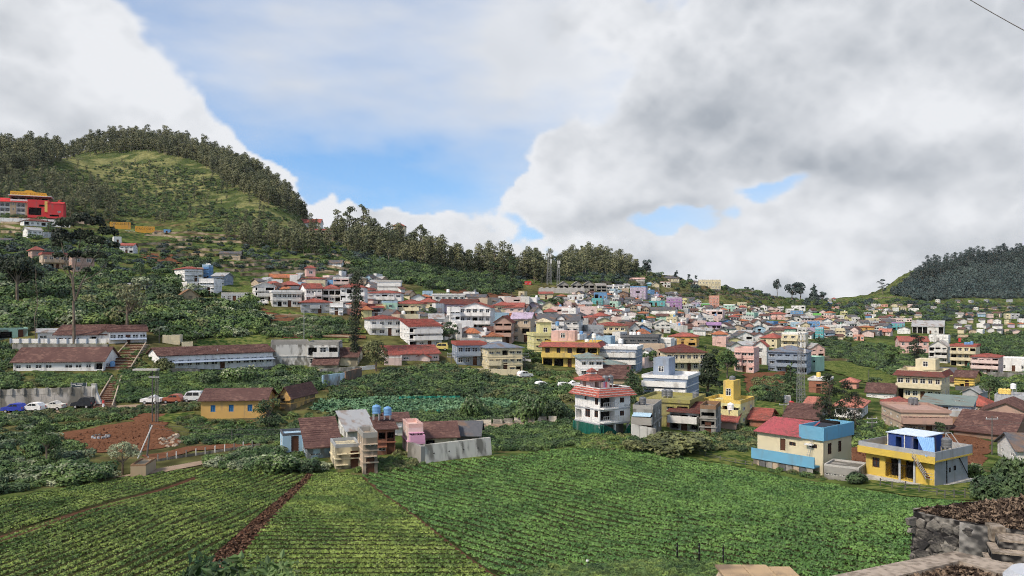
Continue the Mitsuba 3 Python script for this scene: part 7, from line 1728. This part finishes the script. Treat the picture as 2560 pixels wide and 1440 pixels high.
mast('tallest lattice telecom mast on the middle ridge', 1373, 626, 712, 12, 4, .09, 9, [(.8, -1, .7), (.8, 1, .7), (.62, 1, .8)])
mast('shorter lattice mast right of the tallest one on the ridge', 1396, 650, 716, 7, 4, .08, 7, [(.85, -1, .6), (.85, 1, .6), (.7, 0, .6)])
mast('big grey lattice mast among the trees in the right of the picture', 2002, 832, 1012, 16, 8, .055, 14, [(.9, -1, .35), (.9, 1, .35), (.8, -1, .35), (.8, 1, .35), (.72, 1, .3)])
b = Bld('equipment_cabinet', 'white equipment cabinet at the foot of the big lattice mast', 'cabinet', *G(1970, 1008)); b.add('case', MB().box(-.6, .6, 0, .8, -.2, 1.6), 'm_white'); b.add('door', MB().box(-.5, .5, -.03, -.003, .1, 1.5), 'm_metal')
b = Bld('red_drum', 'red drum beside the white cabinet at the mast', 'drum', *G(1979, 1012)); b.add('body', MB().tube([(0, -.5, .4), (0, .5, .4)], .42, 12), 'm_paint', 'red'); b.add('cradle', MB().box(-.4, .4, -.4, .4, -.3, .02), 'm_metal')


def wire(label, a, c, sag=.6, r=.022):
    a, c = np.array(a, float), np.array(c, float)
    t = np.linspace(0, 1, 14)[:, None]
    p = a + (c - a) * t; p[:, 2] -= sag * 4 * (t * (1 - t))[:, 0]
    key = numbered('power_line'); put(key, MB().tube(p, r, 4), 'm_pole'); tag(key, label, 'cable')


at = lambda px, py, Y: np.array([(px - 1280) / F * Y, Y, CZ - (py - HY) / F * Y])
wire('cable crossing the sky at the top right corner', at(2380, -28, 30), at(2640, 118, 26), .05, .016)
wire('upper power line from the red plot pole to the tiled cottages', t1, at(850, 1060, 112), .8)
wire('lower power line from the red plot pole to the tiled cottages', t1 - [0, 0, .5], at(840, 1068, 112), 1.0)
wire('cable from the blue tanks up to the pale pole by the white house', at(1100, 1064, 118), at(1440, 1000, 136), 1.2)
wire('thin cable across the bushes left of the white red trimmed house', at(1110, 1056, 118), at(1436, 1006, 137), .6)
wire('long cable before the white school houses', at(-40, 818, 165), at(396, 824, 172), .5)
wire('cable from the notice board bank to the dark double pole', at(236, 968, 132), at(384, 930, 124), .4)
wire('cable swinging from the big lattice mast to the salmon roof', at(2000, 980, 168), at(2060, 1000, 160), .5)
wire('slack cable over the old brown roof at the right edge', at(2260, 1062, 135), at(2580, 1056, 125), .4)
wire('cable above the ploughed red plot', P_[9], at(2600, 1050, 110), .6)
for i, j, lb in ((0, 1, 'from the steel blue house to the dark conifer'), (1, 2, 'from the dark conifer to the pink house'), (3, 4, 'across the roofs behind the tan lodge'), (5, 3, 'left of the tan lodge'), (6, 7, 'before the cream house with blue hipped roof')):
    for k_, w_ in ((0, 'upper'), (.7, 'lower')):
        wire(f'{w_} power line {lb}', LANE[i] - [0, 0, .5 + k_], LANE[j] - [0, 0, .5 + k_], .5, .03)
# a person on the narrow stone steps
import manifold3d as m3d
q = G(259, 1022)


def chain(*js):
    out = []
    for (p, r), (p2, r2) in zip(js[:-1], js[1:]):
        s = [m3d.Manifold.sphere(rr, 12).translate(list(map(float, pp))) for pp, rr in ((p, r), (p2, r2))]
        out.append(m3d.Manifold.batch_hull(s))
    return out


bones = chain(((0, 0, .95), .14), ((0, 0, 1.2), .14), ((0, 0, 1.42), .13), ((0, 0, 1.52), .05), ((0, -.02, 1.64), .10))
for s in (-1, 1):
    bones += chain(((s * .09, 0, .92), .10), ((s * .10, -.04, .5), .065), ((s * .10, .03, .07), .045), ((s * .10, -.12, .04), .04)) + chain(((s * .19, 0, 1.4), .06), ((s * .24, .02, 1.12), .045), ((s * .22, -.08, .9), .035), ((s * .22, -.12, .80), .03))
body = m3d.Manifold.batch_boolean(bones, m3d.OpType.Add).refine_to_length(.06)
mm = body.to_mesh(); tm = trimesh.Trimesh(mm.vert_properties[:, :3], mm.tri_verts); trimesh.smoothing.filter_taubin(tm, iterations=4)
b = Bld('person', 'person in red top and white skirt standing on the narrow stone steps', 'person', *q)
b.add('body', (np.array(tm.vertices), np.array(tm.faces)), 'm_wall', (.25, .13, .08))
b.add('top', MB().tube([(0, 0, .9), (0, 0, 1.15), (0, 0, 1.46)], [.19, .18, .15], 12), 'm_wall', 'red'); b.add('skirt', MB().tube([(0, 0, .25), (0, 0, .9)], [.24, .18], 12), 'm_wall', 'white'); b.add('hair', MB().tube([(0, .02, 1.62), (0, .02, 1.77)], [.112, .06], 10), 'm_dark')
# ---------------------------------------------------------------- the near wall, steps and parapet at the lower right
def rock(r, c, size, n, flat=.45):
    """an irregular stone: hull of points on a squashed box, its flat face towards n"""
    n = np.asarray(n, float); u = np.cross(n, [0, 0, 1.0]); u /= np.linalg.norm(u); v = np.cross(u, n)
    k = int(r.integers(5, 7))
    a = np.linspace(0, 2 * np.pi, k + 1)[:-1] + r.uniform(-.3, .3, k) + r.uniform(0, 6)
    rr = np.array(size)[None] * r.uniform(.85, 1.25, (k, 1))
    ring = u * (np.cos(a) * rr[:, 0])[:, None] + v * (np.sin(a) * rr[:, 1])[:, None]
    pts = np.vstack([c + ring, c + ring * .84 + n * flat * min(size) * r.uniform(.6, 1.1), c - n * .1 + ring * .9])
    h = trimesh.convex.convex_hull(pts)
    return np.array(h.vertices), np.array(h.faces)


def atz(px, py, z):
    Y = -z * F / (py - HY)
    return np.array([(px - 1280) / F * Y, Y, CZ + z])


scene['m_stone'] = diffuse(proc(lambda p, n, uv: mix((0.022, 0.021, 0.022), (0.26, 0.245, 0.225), smoothstep(.42, .72, .55 * fbm(p.x * 2.2, p.y * 2.2, p.z * 2.2) + .45 * noise(p.x * 9, p.y * 9, p.z * 9)))))
scene['m_plaster'] = diffuse(proc(lambda p, n, uv: mix((0.05, 0.05, 0.052), (0.30, 0.29, 0.28), smoothstep(.32, .62, .7 * fbm(p.x * 1.6, p.y * 1.6, p.z * 1.6) + .3 * noise(p.x * 8, p.y * 8, p.z * 8)))))
scene['m_coping'] = diffuse(proc(lambda p, n, uv: mix((0.15, 0.125, 0.10), (0.40, 0.34, 0.28), smoothstep(.25, .7, .6 * fbm(p.x * 1.8, p.y * 1.8, p.z * 2) + .4 * noise(p.x * 14, p.y * 14, p.z * 14)))))
scene['m_rock'] = diffuse(proc(lambda p, n, uv: mix((0.035, 0.034, 0.036), (0.24, 0.225, 0.205), smoothstep(.30, .75, .45 * noise(p.x * 2.3, p.y * 2.3, p.z * 2.6) + .35 * fbm(p.x * 7, p.y * 7, p.z * 7) + .2 * noise(p.x * 25, p.y * 25, p.z * 25)))))
scene['m_litter'] = diffuse(proc(lambda p, n, uv: mix((0.035, 0.026, 0.022), (0.25, 0.185, 0.135), smoothstep(.3, 1.0, cell_rand(p.x * 9, p.y * 9, p.z * 9)))))
ZP = -6.4
A, B_, C_, D_, E_ = atz(2284, 1281, ZP), atz(2400, 1304, ZP), atz(2492, 1320, ZP), atz(2620, 1338, ZP), atz(2640, 1238, ZP)
A2 = atz(2330, 1274, ZP)
b = Bld('stone_wall', 'dark rubble stone terrace wall with plastered corner at the lower right', 'wall', 0, 0, 0)
dn = np.array([0, 0, -4.5])
outer = [A, B_, C_, D_, E_, A2]
foot = [A + dn + [-.45, -.25, 0], B_ + dn + [-.2, -.2, 0], C_ + dn, D_ + dn, E_ + dn, A2 + dn]
mb = MB(); n = len(outer)
mb.raw(outer + foot, [[i, (i + 1) % n, n + (i + 1) % n, n + i] for i in range(n)]); mb.raw(outer, [[0, i, i + 1] for i in range(1, n - 1)])
b.add('core', mb, 'm_stone', label='dark mortar and earth of the wall')
r = np.random.default_rng(12)
for (p0, p1), cnt in (((A, B_), 1), ((A2, A), 1)):
    L = np.linalg.norm(p1 - p0); e = (p1 - p0) / L; nn = np.cross(e, [0, 0, 1.0]); nn /= np.linalg.norm(nn)
    nn = nn if nn[1] < 0 or nn[0] < 0 else -nn
    z = .14
    while z < 2.1:
        x = r.uniform(0, .15)
        hh = r.uniform(.22, .32)
        while x < L - .1:
            ww = r.uniform(.15, .27)
            tt = x / L; off0, off1 = (np.array([-.45, -.25, 0]), np.array([-.2, -.2, 0])) if cnt and p0 is A else (np.zeros(3), np.array([-.45, -.25, 0])); bat = (z / 4.5) * (off0 * (1 - tt) + off1 * tt)
            b.add('stone', rock(r, p0 + e * (x + ww) + [0, 0, -z - hh * .5] + bat + nn * .0, (ww * 1.15, hh * .62), nn, .20), 'm_rock')
            x += 2 * ww + .01
        z += hh + .02
e = (C_ - B_) / np.linalg.norm(C_ - B_); nn = np.cross(e, [0, 0, 1.0]); nn = nn / np.linalg.norm(nn); nn = nn if nn[1] < 0 else -nn
v = [B_ + nn * .05, C_ + nn * .05, C_ + nn * .05 + [0, 0, -1.5], B_ + nn * .10 + [0, 0, -1.5]]
g = np.linspace(0, 1, 25); uu, tt = np.meshgrid(g, g, indexing='ij')
pl = (np.array(v[0]) * ((1 - uu) * (1 - tt))[..., None] + np.array(v[1]) * (uu * (1 - tt))[..., None] + np.array(v[2]) * (uu * tt)[..., None] + np.array(v[3]) * ((1 - uu) * tt)[..., None]).reshape(-1, 3)
pl += nn * ((meshkit.fbm(pl * 3, 4) - .5) * .12)[:, None]
i = np.arange(625).reshape(25, 25)
b.add('plaster', (pl, np.stack([i[:-1, :-1], i[1:, :-1], i[1:, 1:], i[:-1, 1:]], -1).reshape(-1, 4)), 'm_plaster', label='grey patchy plaster on the corner of the wall')
for t in np.linspace(0, .92, 7):                                              # flat edge stones on the rim
    c = A + (E_ - A2) * t * .9 + (A2 - A) * .5
    b.add('edge_stone', rock(r, c + [0, .02, .03], (.35, .12), np.array([0, -.35, .93]), .3), 'm_stone')
p0, p1 = B_, C_
b.add('corner_block', MB().raw([C_ + [-.22, -.12, .08], C_ + [.14, -.18, .08], C_ + [.2, .25, .08], C_ + [-.16, .3, .08], C_ + [-.22, -.12, -.35], C_ + [.14, -.18, -.35], C_ + [.2, .25, -.35], C_ + [-.16, .3, -.35]], [[0, 1, 2, 3], [0, 4, 5, 1], [1, 5, 6, 2], [2, 6, 7, 3], [3, 7, 4, 0]]), 'm_coping')
# litter on the terrace
def litter(name, poly_pts, z, n, size, label, seed):
    r = np.random.default_rng(seed); pg = shapely.Polygon([p[:2] for p in poly_pts])
    x0, y0, x1, y1 = pg.bounds
    p = np.column_stack([r.uniform(x0, x1, 6 * n), r.uniform(y0, y1, 6 * n)]); p = p[shapely.contains_xy(pg, p[:, 0], p[:, 1])][:n]
    v, f = leaf_quads(np.column_stack([p, z + .02 + r.random(len(p)) * .07]), .6 * r.normal(size=(len(p), 3)) + [0, 0, 1], size * r.uniform(.5, 1.5, len(p)), r, 2.0)
    key = numbered(name); put(key, (v, f), 'm_litter'); tag(key, label, 'leaf litter', None, 'stuff')


litter('leaf_litter', [A + [.1, .15, 0], B_ + [.1, .1, 0], C_ + [.1, .2, 0], D_, E_, A2], CZ + ZP, 4200, .10, 'dry brown leaves covering the top of the stone terrace', 4)
steps_b = Bld('stone_steps', 'worn stone steps beside the plastered wall corner at the right edge', 'steps', 0, 0, 0)
for i, (z, xl, y0_, y1_) in enumerate([(-6.55, 2498, 1338, 1354), (-6.80, 2480, 1366, 1384), (-7.05, 2468, 1392, 1408)]):
    a0, a1 = atz(xl, y0_, z), atz(xl, y1_, z)
    e = np.array([.93, -.36, 0])
    q0, q1 = a0, a1
    top = [q1, q1 + e * 2.2, q0 + e * 2.2 + [0, .25, 0], q0 + [0, .25, 0]]
    steps_b.add('step', MB().raw(top + [t + [0, 0, -.9] for t in top], [[0, 1, 2, 3], [0, 4, 5, 1], [1, 5, 6, 2], [2, 6, 7, 3], [3, 7, 4, 0]]), 'm_stone')
    lip = [t + [0, 0, .004] for t in top] + [t + [0, 0, .06] for t in top]
    steps_b.add('tread', MB().raw(lip, [[4, 5, 6, 7], [0, 1, 5, 4], [1, 2, 6, 5], [2, 3, 7, 6], [3, 0, 4, 7]]), 'm_coping')
ZQ = -4.43
path = [atz(1990, 1460, ZQ), atz(2070, 1441, ZQ), atz(2230, 1408, ZQ), atz(2388, 1377, ZQ), atz(2470, 1396, ZQ), atz(2560, 1416, ZQ), atz(2700, 1446, ZQ)]
inn = [atz(2110, 1475, ZQ), atz(2200, 1450, ZQ), atz(2310, 1424, ZQ), atz(2398, 1402, ZQ), atz(2440, 1414, ZQ), atz(2500, 1436, ZQ), atz(2600, 1468, ZQ)]
b = Bld('parapet_wall', 'broad weathered concrete coping turning a corner in the lower right foreground', 'wall', 0, 0, 0)
for i in range(len(path) - 1):
    q4 = [inn[i], inn[i + 1], path[i + 1], path[i]]
    gp = .006
    c = sum(q4) / 4
    q4 = [t + (c - t) * gp for t in q4]
    b.add('coping', MB().raw([t + [0, 0, -.14] for t in q4] + q4, [[0, 3, 2, 1], [4, 5, 6, 7], [0, 1, 5, 4], [1, 2, 6, 5], [2, 3, 7, 6], [3, 0, 4, 7]]), 'm_coping')
    q5 = [t + (c - t) * .05 for t in q4]
    b.add('wall_body', MB().raw([t + [0, 0, -3.2] for t in q5] + [t + [0, 0, -.143] for t in q5], [[0, 1, 5, 4], [1, 2, 6, 5], [2, 3, 7, 6], [3, 0, 4, 7]]), 'm_stone')
inner = inn + [atz(2700, 1500, ZQ), atz(2300, 1560, ZQ)]
put('yard', MB().raw([t + [0, 0, -.12] for t in inner], [[0, i, i + 1] for i in range(1, len(inner) - 1)]), 'm_litter'); tag('yard', kind='structure')
litter('leaf_litter', inner, CZ + ZQ - .12, 3000, .06, 'dry leaves inside the corner of the broad concrete coping', 5)
q = atz(2590, 1450, -4.2)
rv = trimesh.creation.revolve(np.array([(0, 0), (.50, 0), (.52, .05), (.52, .5), (.42, .62), (0, .66)]), sections=28)
b = Bld('white_drum', 'white rounded drum cut by the lower right corner', 'drum', q[0] + .1, q[1], q[2] - .5); b.add('body', (np.array(rv.vertices), np.array(rv.faces)), 'm_paint', 'grey'); b.add('rim', MB().cyl(0, 0, .3, .34, .535, 28), 'm_metal')
# tan shed roof at the bottom edge
q = atz(1787, 1411, -6.0); q2 = atz(1978, 1418, -6.0)
b = Bld('shed', 'small shed with tan rusty sheet top and corrugated side at the bottom edge', 'shed', 0, 0, 0)
sx0, sx1, sy1 = q[0], q2[0], q[1]
tan = (.50, .36, .22)
for i, (c0, c1) in enumerate([(0, .36), (.365, .7), (.705, 1)]):
    xa, xb = sx0 + (sx1 - sx0) * c0, sx0 + (sx1 - sx0) * c1 - .01
    b.add('roof_sheet', MB().box(xa, xb, sy1 - 2.0, sy1 - (.12 if i == 2 else 0), CZ - 6.05 - i * .004, CZ - 6.0 - i * .004), 'm_roof', tan)
mb = MB()
zz = np.linspace(CZ - 6.06, CZ - 8.6, 40)
xx = sx0 + .05 + .045 * np.sin(np.arange(40) * 1.57)
mb.raw(np.vstack([np.column_stack([xx, np.full(40, sy1 - 2), zz]), np.column_stack([xx, np.full(40, sy1 - .05), zz])]), [[i, i + 1, 41 + i, 40 + i] for i in range(39)])
b.add('corrugated_side', mb, 'm_roof', 'beige'); b.add('back_wall', MB().box(sx0 + .12, sx1 - .02, sy1 - .1, sy1 - .06, CZ - 8.6, CZ - 6.07), 'm_old', 'beige')
b.add('frame', MB().box(sx0 + .1, sx0 + .18, sy1 - 2, sy1 - 1.92, CZ - 8.6, CZ - 6.07).box(sx1 - .1, sx1 - .02, sy1 - 2, sy1 - 1.92, CZ - 8.6, CZ - 6.07), 'm_pole')
# leafy shrub at the bottom edge
r = np.random.default_rng(77)
b = Bld('foreground_shrub', 'leafy shrub tips rising into the bottom edge left of the middle', 'shrub', 0, 0, 0)
tips = []
mb = MB()
for i in range(46):
    px, py = r.uniform(470, 735), r.uniform(1402, 1470) + 12 * abs(r.normal())
    Y = r.uniform(12.5, 14.5)
    tip = np.array([(px - 1280) / F * Y, Y, CZ - (py - HY) / F * Y])
    root = np.array([tip[0] * .2 - 4.6 * .8 + r.normal() * .3, Y + r.normal() * .1, CZ - 7.4])
    limb(mb, root, tip, .02, .006, r, .03, 5, 4)
    tips.append(tip)
tips = np.array(tips)
b.add('stems', mb, 'm_bark', kind='stuff')
cc = np.repeat(tips, 26, 0); cc = cc + r.normal(size=cc.shape) * [.11, .11, .09]
v, f = leaf_quads(cc, r.normal(size=cc.shape) * .7 + [0, -.2, .8], .085 * r.uniform(.6, 1.4, len(cc)), r, 2.2, .3)
b.add('leaves', (v, f), 'f_mid', kind='stuff')
# ---------------------------------------------------------------- the crowd of small town houses
LAND = [('the tallest white villa', 885, 745), ('the white house with three verandas', 975, 718), ('the pink villa with pyramid roofs', 785, 700), ('the large white guest house', 1192, 795), ('the slim white stair tower', 1134, 797), ('the lilac grey house', 1150, 770), ('the broad red roof slope', 1052, 830), ('the brown timbered house', 1263, 824), ('the tall tan block', 1308, 820), ('the pale yellow house', 1368, 862), ('the bright yellow house', 1430, 888), ('the slate blue house', 1553, 895), ('the long pink hall', 1033, 885), ('the mint flat roofed house', 974, 770), ('the white terrace top house', 957, 815), ('the cream house with spreading roof', 1027, 770), ('the tan lodge', 2290, 1055), ('the yellow tanks', 2515, 990), ('the cream villa', 2308, 967), ('the pink stair house', 1867, 900), ('the wide brown tile roof', 2480, 1075), ('the purple three storey house', 1686, 757), ('the slim salmon tower', 1785, 755), ('the tall lilac block', 1597, 732), ('the turquoise blue tower house', 2049, 834), ('the vivid green house', 2043, 790), ('the long chapel', 2320, 820),
        ('the long white row house', 1654, 780), ('the violet house', 1784, 818), ('the mint green house', 1538, 762), ('the pink and yellow house', 1944, 790), ('the bright blue flat roofed house', 2034, 814), ('the twin arched gable', 1655, 815),
        ('the banded pinkish block', 1788, 785), ('the pale blue gabled house', 1897, 825), ('the house behind the lattice mast', 1974, 900), ('the long balconied cream block', 1988, 857), ('the dark grey apartment block', 1602, 861), ('the red hoarding', 1590, 830),
        ('the orange yellow house', 1710, 849), ('the orange ochre house', 2165, 822), ('the saddle trees', 2010, 735), ('the long turquoise house', 1639, 759), ('the strong blue long house', 1500, 740), ('the mint and white block', 1823, 770), ('the sky blue house', 1994, 814), ('the little salmon house', 1808, 817),
        ('the white three windowed house', 1996, 771), ('the beige curved house', 1524, 828), ('the slate roofed hotel', 1398, 816), ('the row of unfinished houses', 1455, 718), ('the cream mansard house', 1706, 895), ('the teal and violet house', 2245, 816), ('the dark slate cube', 2189, 833), ('the salmon house by the terraces', 2146, 845)]
DIRS = ['right of', 'upper right of', 'above', 'upper left of', 'left of', 'lower left of', 'below', 'lower right of']
taken = set()
r = np.random.default_rng(2024)
WALLS = ['white'] * 12 + ['offwhite'] * 8 + ['cream'] * 5 + ['palepink'] * 5 + ['lightblue'] * 2 + ['lilac', 'mint', 'blue', 'salmon', 'grey', 'grey', 'grey', 'paleyellow', 'beige', 'beige', 'pink']
WORD = dict(white='white', offwhite='greyish white', cream='cream', palepink='pale pink', lightblue='light blue', lilac='lilac', mint='mint', turquoise='turquoise', blue='blue', salmon='salmon', grey='grey', paleyellow='pale yellow', beige='tan', pink='pink')
ROOFS = [('flat', None, 'flat roofed')] * 5 + [('gable', 'slate', 'dark roofed'), ('gable', 'slate', 'dark roofed'), ('gable', 'oldtile', 'brown roofed'), ('gablef', 'slate', 'dark gabled'), ('gablef', 'slate', 'dark gabled'), ('gablef', 'tin', 'grey gabled'), ('gable', 'tin', 'grey roofed'), ('hip', 'redtile', 'red roofed'), ('gablef', 'oldtile', 'brown gabled'), ('hip', 'orange', 'orange roofed')]


def town(x0, x1, y0, y1, step_x, step_y, hpx, wpx, jit=3.0, lift=0.0, want=400, clear=0.35):
    rows = np.arange(y1, y0, -step_y)
    made = []
    for ri, y in enumerate(rows):
        x = x0 + r.uniform(0, step_x)
        while x < x1:
            sc = np.interp(y, [730, 790, 860], [0.62, 0.85, 1.15])
            w, h = wpx * sc * r.uniform(.75, 1.4), hpx * sc * r.uniform(.75, 1.3)
            yy = y + r.uniform(-jit, jit)
            if TOWN.contains(shapely.Point(x, yy)):
                hit = False
                for bx0, bx1, bt, bb in BOXES:
                    ox, oy = min(x + w / 2, bx1) - max(x - w / 2, bx0), min(yy, bb) - max(yy - h, bt)
                    if ox > 0 and oy > 0 and ox * oy > clear * w * h:
                        hit = True; break
                if not hit:
                    made.append((x, yy, w, h))
                    BOXES.append((x - w / 2, x + w / 2, yy - h, yy))
            x += step_x * sc * r.uniform(.7, 1.35)
    return made


TOWN = shapely.Polygon([(1392, 752), (1440, 735), (1500, 722), (1560, 716), (1640, 735), (1700, 745), (1760, 762), (1850, 770), (1920, 775), (2000, 780), (2080, 790), (2160, 800), (2240, 806), (2270, 836), (2180, 842), (2060, 852), (1950, 860), (1830, 858), (1760, 842), (1700, 838), (1620, 845), (1560, 832), (1480, 805), (1430, 790)])
spots = town(1390, 2280, 716, 868, 21, 6.8, 16, 27, clear=.5)
TOWN = shapely.Polygon([(908, 800), (925, 750), (1010, 740), (1090, 738), (1200, 752), (1330, 762), (1400, 772), (1480, 800), (1560, 835), (1640, 850), (1660, 890), (1610, 925), (1520, 905), (1420, 896), (1330, 868), (1240, 862), (1100, 858), (1000, 840)])
spots += town(905, 1660, 745, 920, 28, 10, 29, 40, clear=.62)
TOWN = shapely.Polygon([(1760, 850), (1960, 862), (2040, 880), (2040, 930), (1960, 930), (1830, 880)])
spots += town(1760, 2040, 850, 930, 27, 10, 25, 38, clear=.5)
TOWN = shapely.Polygon([(2200, 985), (2330, 975), (2570, 985), (2570, 1085), (2400, 1085), (2300, 1060)])
spots += town(2200, 2570, 980, 1085, 56, 20, 24, 60, clear=.35)
TOWN = shapely.Polygon([(640, 712), (760, 690), (920, 695), (1000, 712), (1000, 770), (760, 770), (640, 745)])
spots += town(640, 1000, 695, 775, 25, 9, 31, 38, clear=.66)
near_first = []
for (x, y, w, h) in spots:
    ds = sorted(((math.hypot(x - lx, (y - h / 2 - ly) * 1.6), nm, lx, ly) for nm, lx, ly in LAND))[:14]
    near_first.append((ds[0][0], x, y, w, h, ds))
for dist, x, y, w, h, ds in sorted(near_first, key=lambda t: t[0]):
    wall = WALLS[r.integers(len(WALLS))]
    rf_, rc, rw = ROOFS[r.integers(len(ROOFS))]
    n = 1 if h < 12 or rf_ != 'flat' and h < 17 else (3 if h > 23 and rf_ == 'flat' else 2)
    desc = f"{('low', 'two storey', 'three storey')[n - 1]} {WORD[wall]} {rw} house"
    lab = None
    for _, nm, lx, ly in ds:
        dr_ = DIRS[int(round(math.degrees(math.atan2(ly - (y - h / 2), x - lx)) / 45)) % 8]
        if (desc, dr_, nm) not in taken:
            taken.add((desc, dr_, nm)); lab = f'{desc} {dr_} {nm}'; break
    if lab is None:
        continue
    tk = r.choice(['white', 'white', 'darkgrey', 'blue']) if rf_ == 'flat' and r.random() < .55 and len(lab.split()) <= 13 else None
    H(x - w / 2, x + w / 2, y - h, y, n, wall, rf_, rc, float(r.uniform(-24, 24)), lab, tanks=[(float(r.uniform(.2, .8)), tk, f"{'black' if tk == 'darkgrey' else tk} tank on {lab}", .3)] if tk else (), name='town_house', near=False, d=float(r.uniform(6, 8.5)), nf=int(r.integers(2, 5)), ns=1, big=.08, mat='m_wall', rf=None if rf_ == 'flat' else .33)
ORD = ['first', 'second', 'third', 'fourth', 'fifth', 'sixth', 'seventh', 'eighth', 'ninth', 'tenth', 'eleventh', 'twelfth', 'thirteenth', 'fourteenth']
ROWN = ['top', 'second', 'third', 'fourth', 'fifth', 'lowest']
for hamlet, x0, x1, y0, y1, nrow, per, wpx, hpx in (('the far hamlet', 2152, 2300, 768, 806, 5, 8, 15, 8), ('the town at the right edge', 2384, 2556, 796, 834, 4, 7, 21, 12), ('the group right of the saddle', 2068, 2096, 752, 772, 3, 2, 11, 7), ('the houses below the right wood', 2310, 2545, 757, 774, 2, 5, 15, 8)):
    for i in range(nrow):
        y = y0 + (y1 - y0) * i / max(1, nrow - 1)
        xs = np.sort(x0 + (x1 - x0) * (np.arange(per) + r.uniform(.15, .85, per)) / per) + (i * 3) % 7
        for j, x in enumerate(xs):
            y = y0 + (y1 - y0) * i / max(1, nrow - 1) + float(r.uniform(-2.5, 2.5)) * hpx / 10
            wall = WALLS[r.integers(len(WALLS))]; rf_, rc, rw = ROOFS[r.integers(len(ROOFS))]
            w, h = wpx * r.uniform(.8, 1.3), hpx * r.uniform(.85, 1.25)
            H(x - w / 2, x + w / 2, y - h, y, 2 if h > 9 else 1, wall, rf_, rc, float(r.uniform(-20, 20)), f'{WORD[wall]} {rw} house, {ORD[j]} in {ROWN[i]} row of {hamlet}', name='far_house', near=False, d=8, nf=2, ns=0, big=0)
# the red hoarding
q = G(1592, 842); kk = q[1] / F
b = Bld('hoarding', 'red roof hoarding with two lines of white lettering in the town', 'sign', *q, -8)
pk = b.add('board', MB().box(-10.5 * kk, 10.5 * kk, -.2, 0, 5 * kk, 21 * kk), 'm_paint', (.62, .05, .07))
lettering(b, 'AMITY', -7 * kk, -.205, 14.5 * kk, 3.6 * kk, 'white', .05, 14 * kk, pk); lettering(b, 'HONEY NEST', -9 * kk, -.205, 8.5 * kk, 3.4 * kk, 'white', .05, 18 * kk, pk)
for x in (-8, 8):
    b.add('post', MB().box(x * kk - .08, x * kk + .08, .01, .17, -3, 20 * kk), 'm_pole')

for a_, k_ in LATER:
    strew(*a_, **k_)
# ---------------------------------------------------------------- the air
scene['air'] = {'type': 'homogeneous', 'albedo': 0.95, 'sigma_t': 0.00003}
scene['haze'] = {'type': 'cube', 'to_world': T().translate([0, 1250, 120]).scale([3200, 1420, 190]), 'bsdf': {'type': 'null'}, 'interior': {'type': 'ref', 'id': 'air'}}
scene['camera']['medium'] = {'type': 'ref', 'id': 'air'}
tag('haze', kind='stuff', label='thin blue air filling the valley')
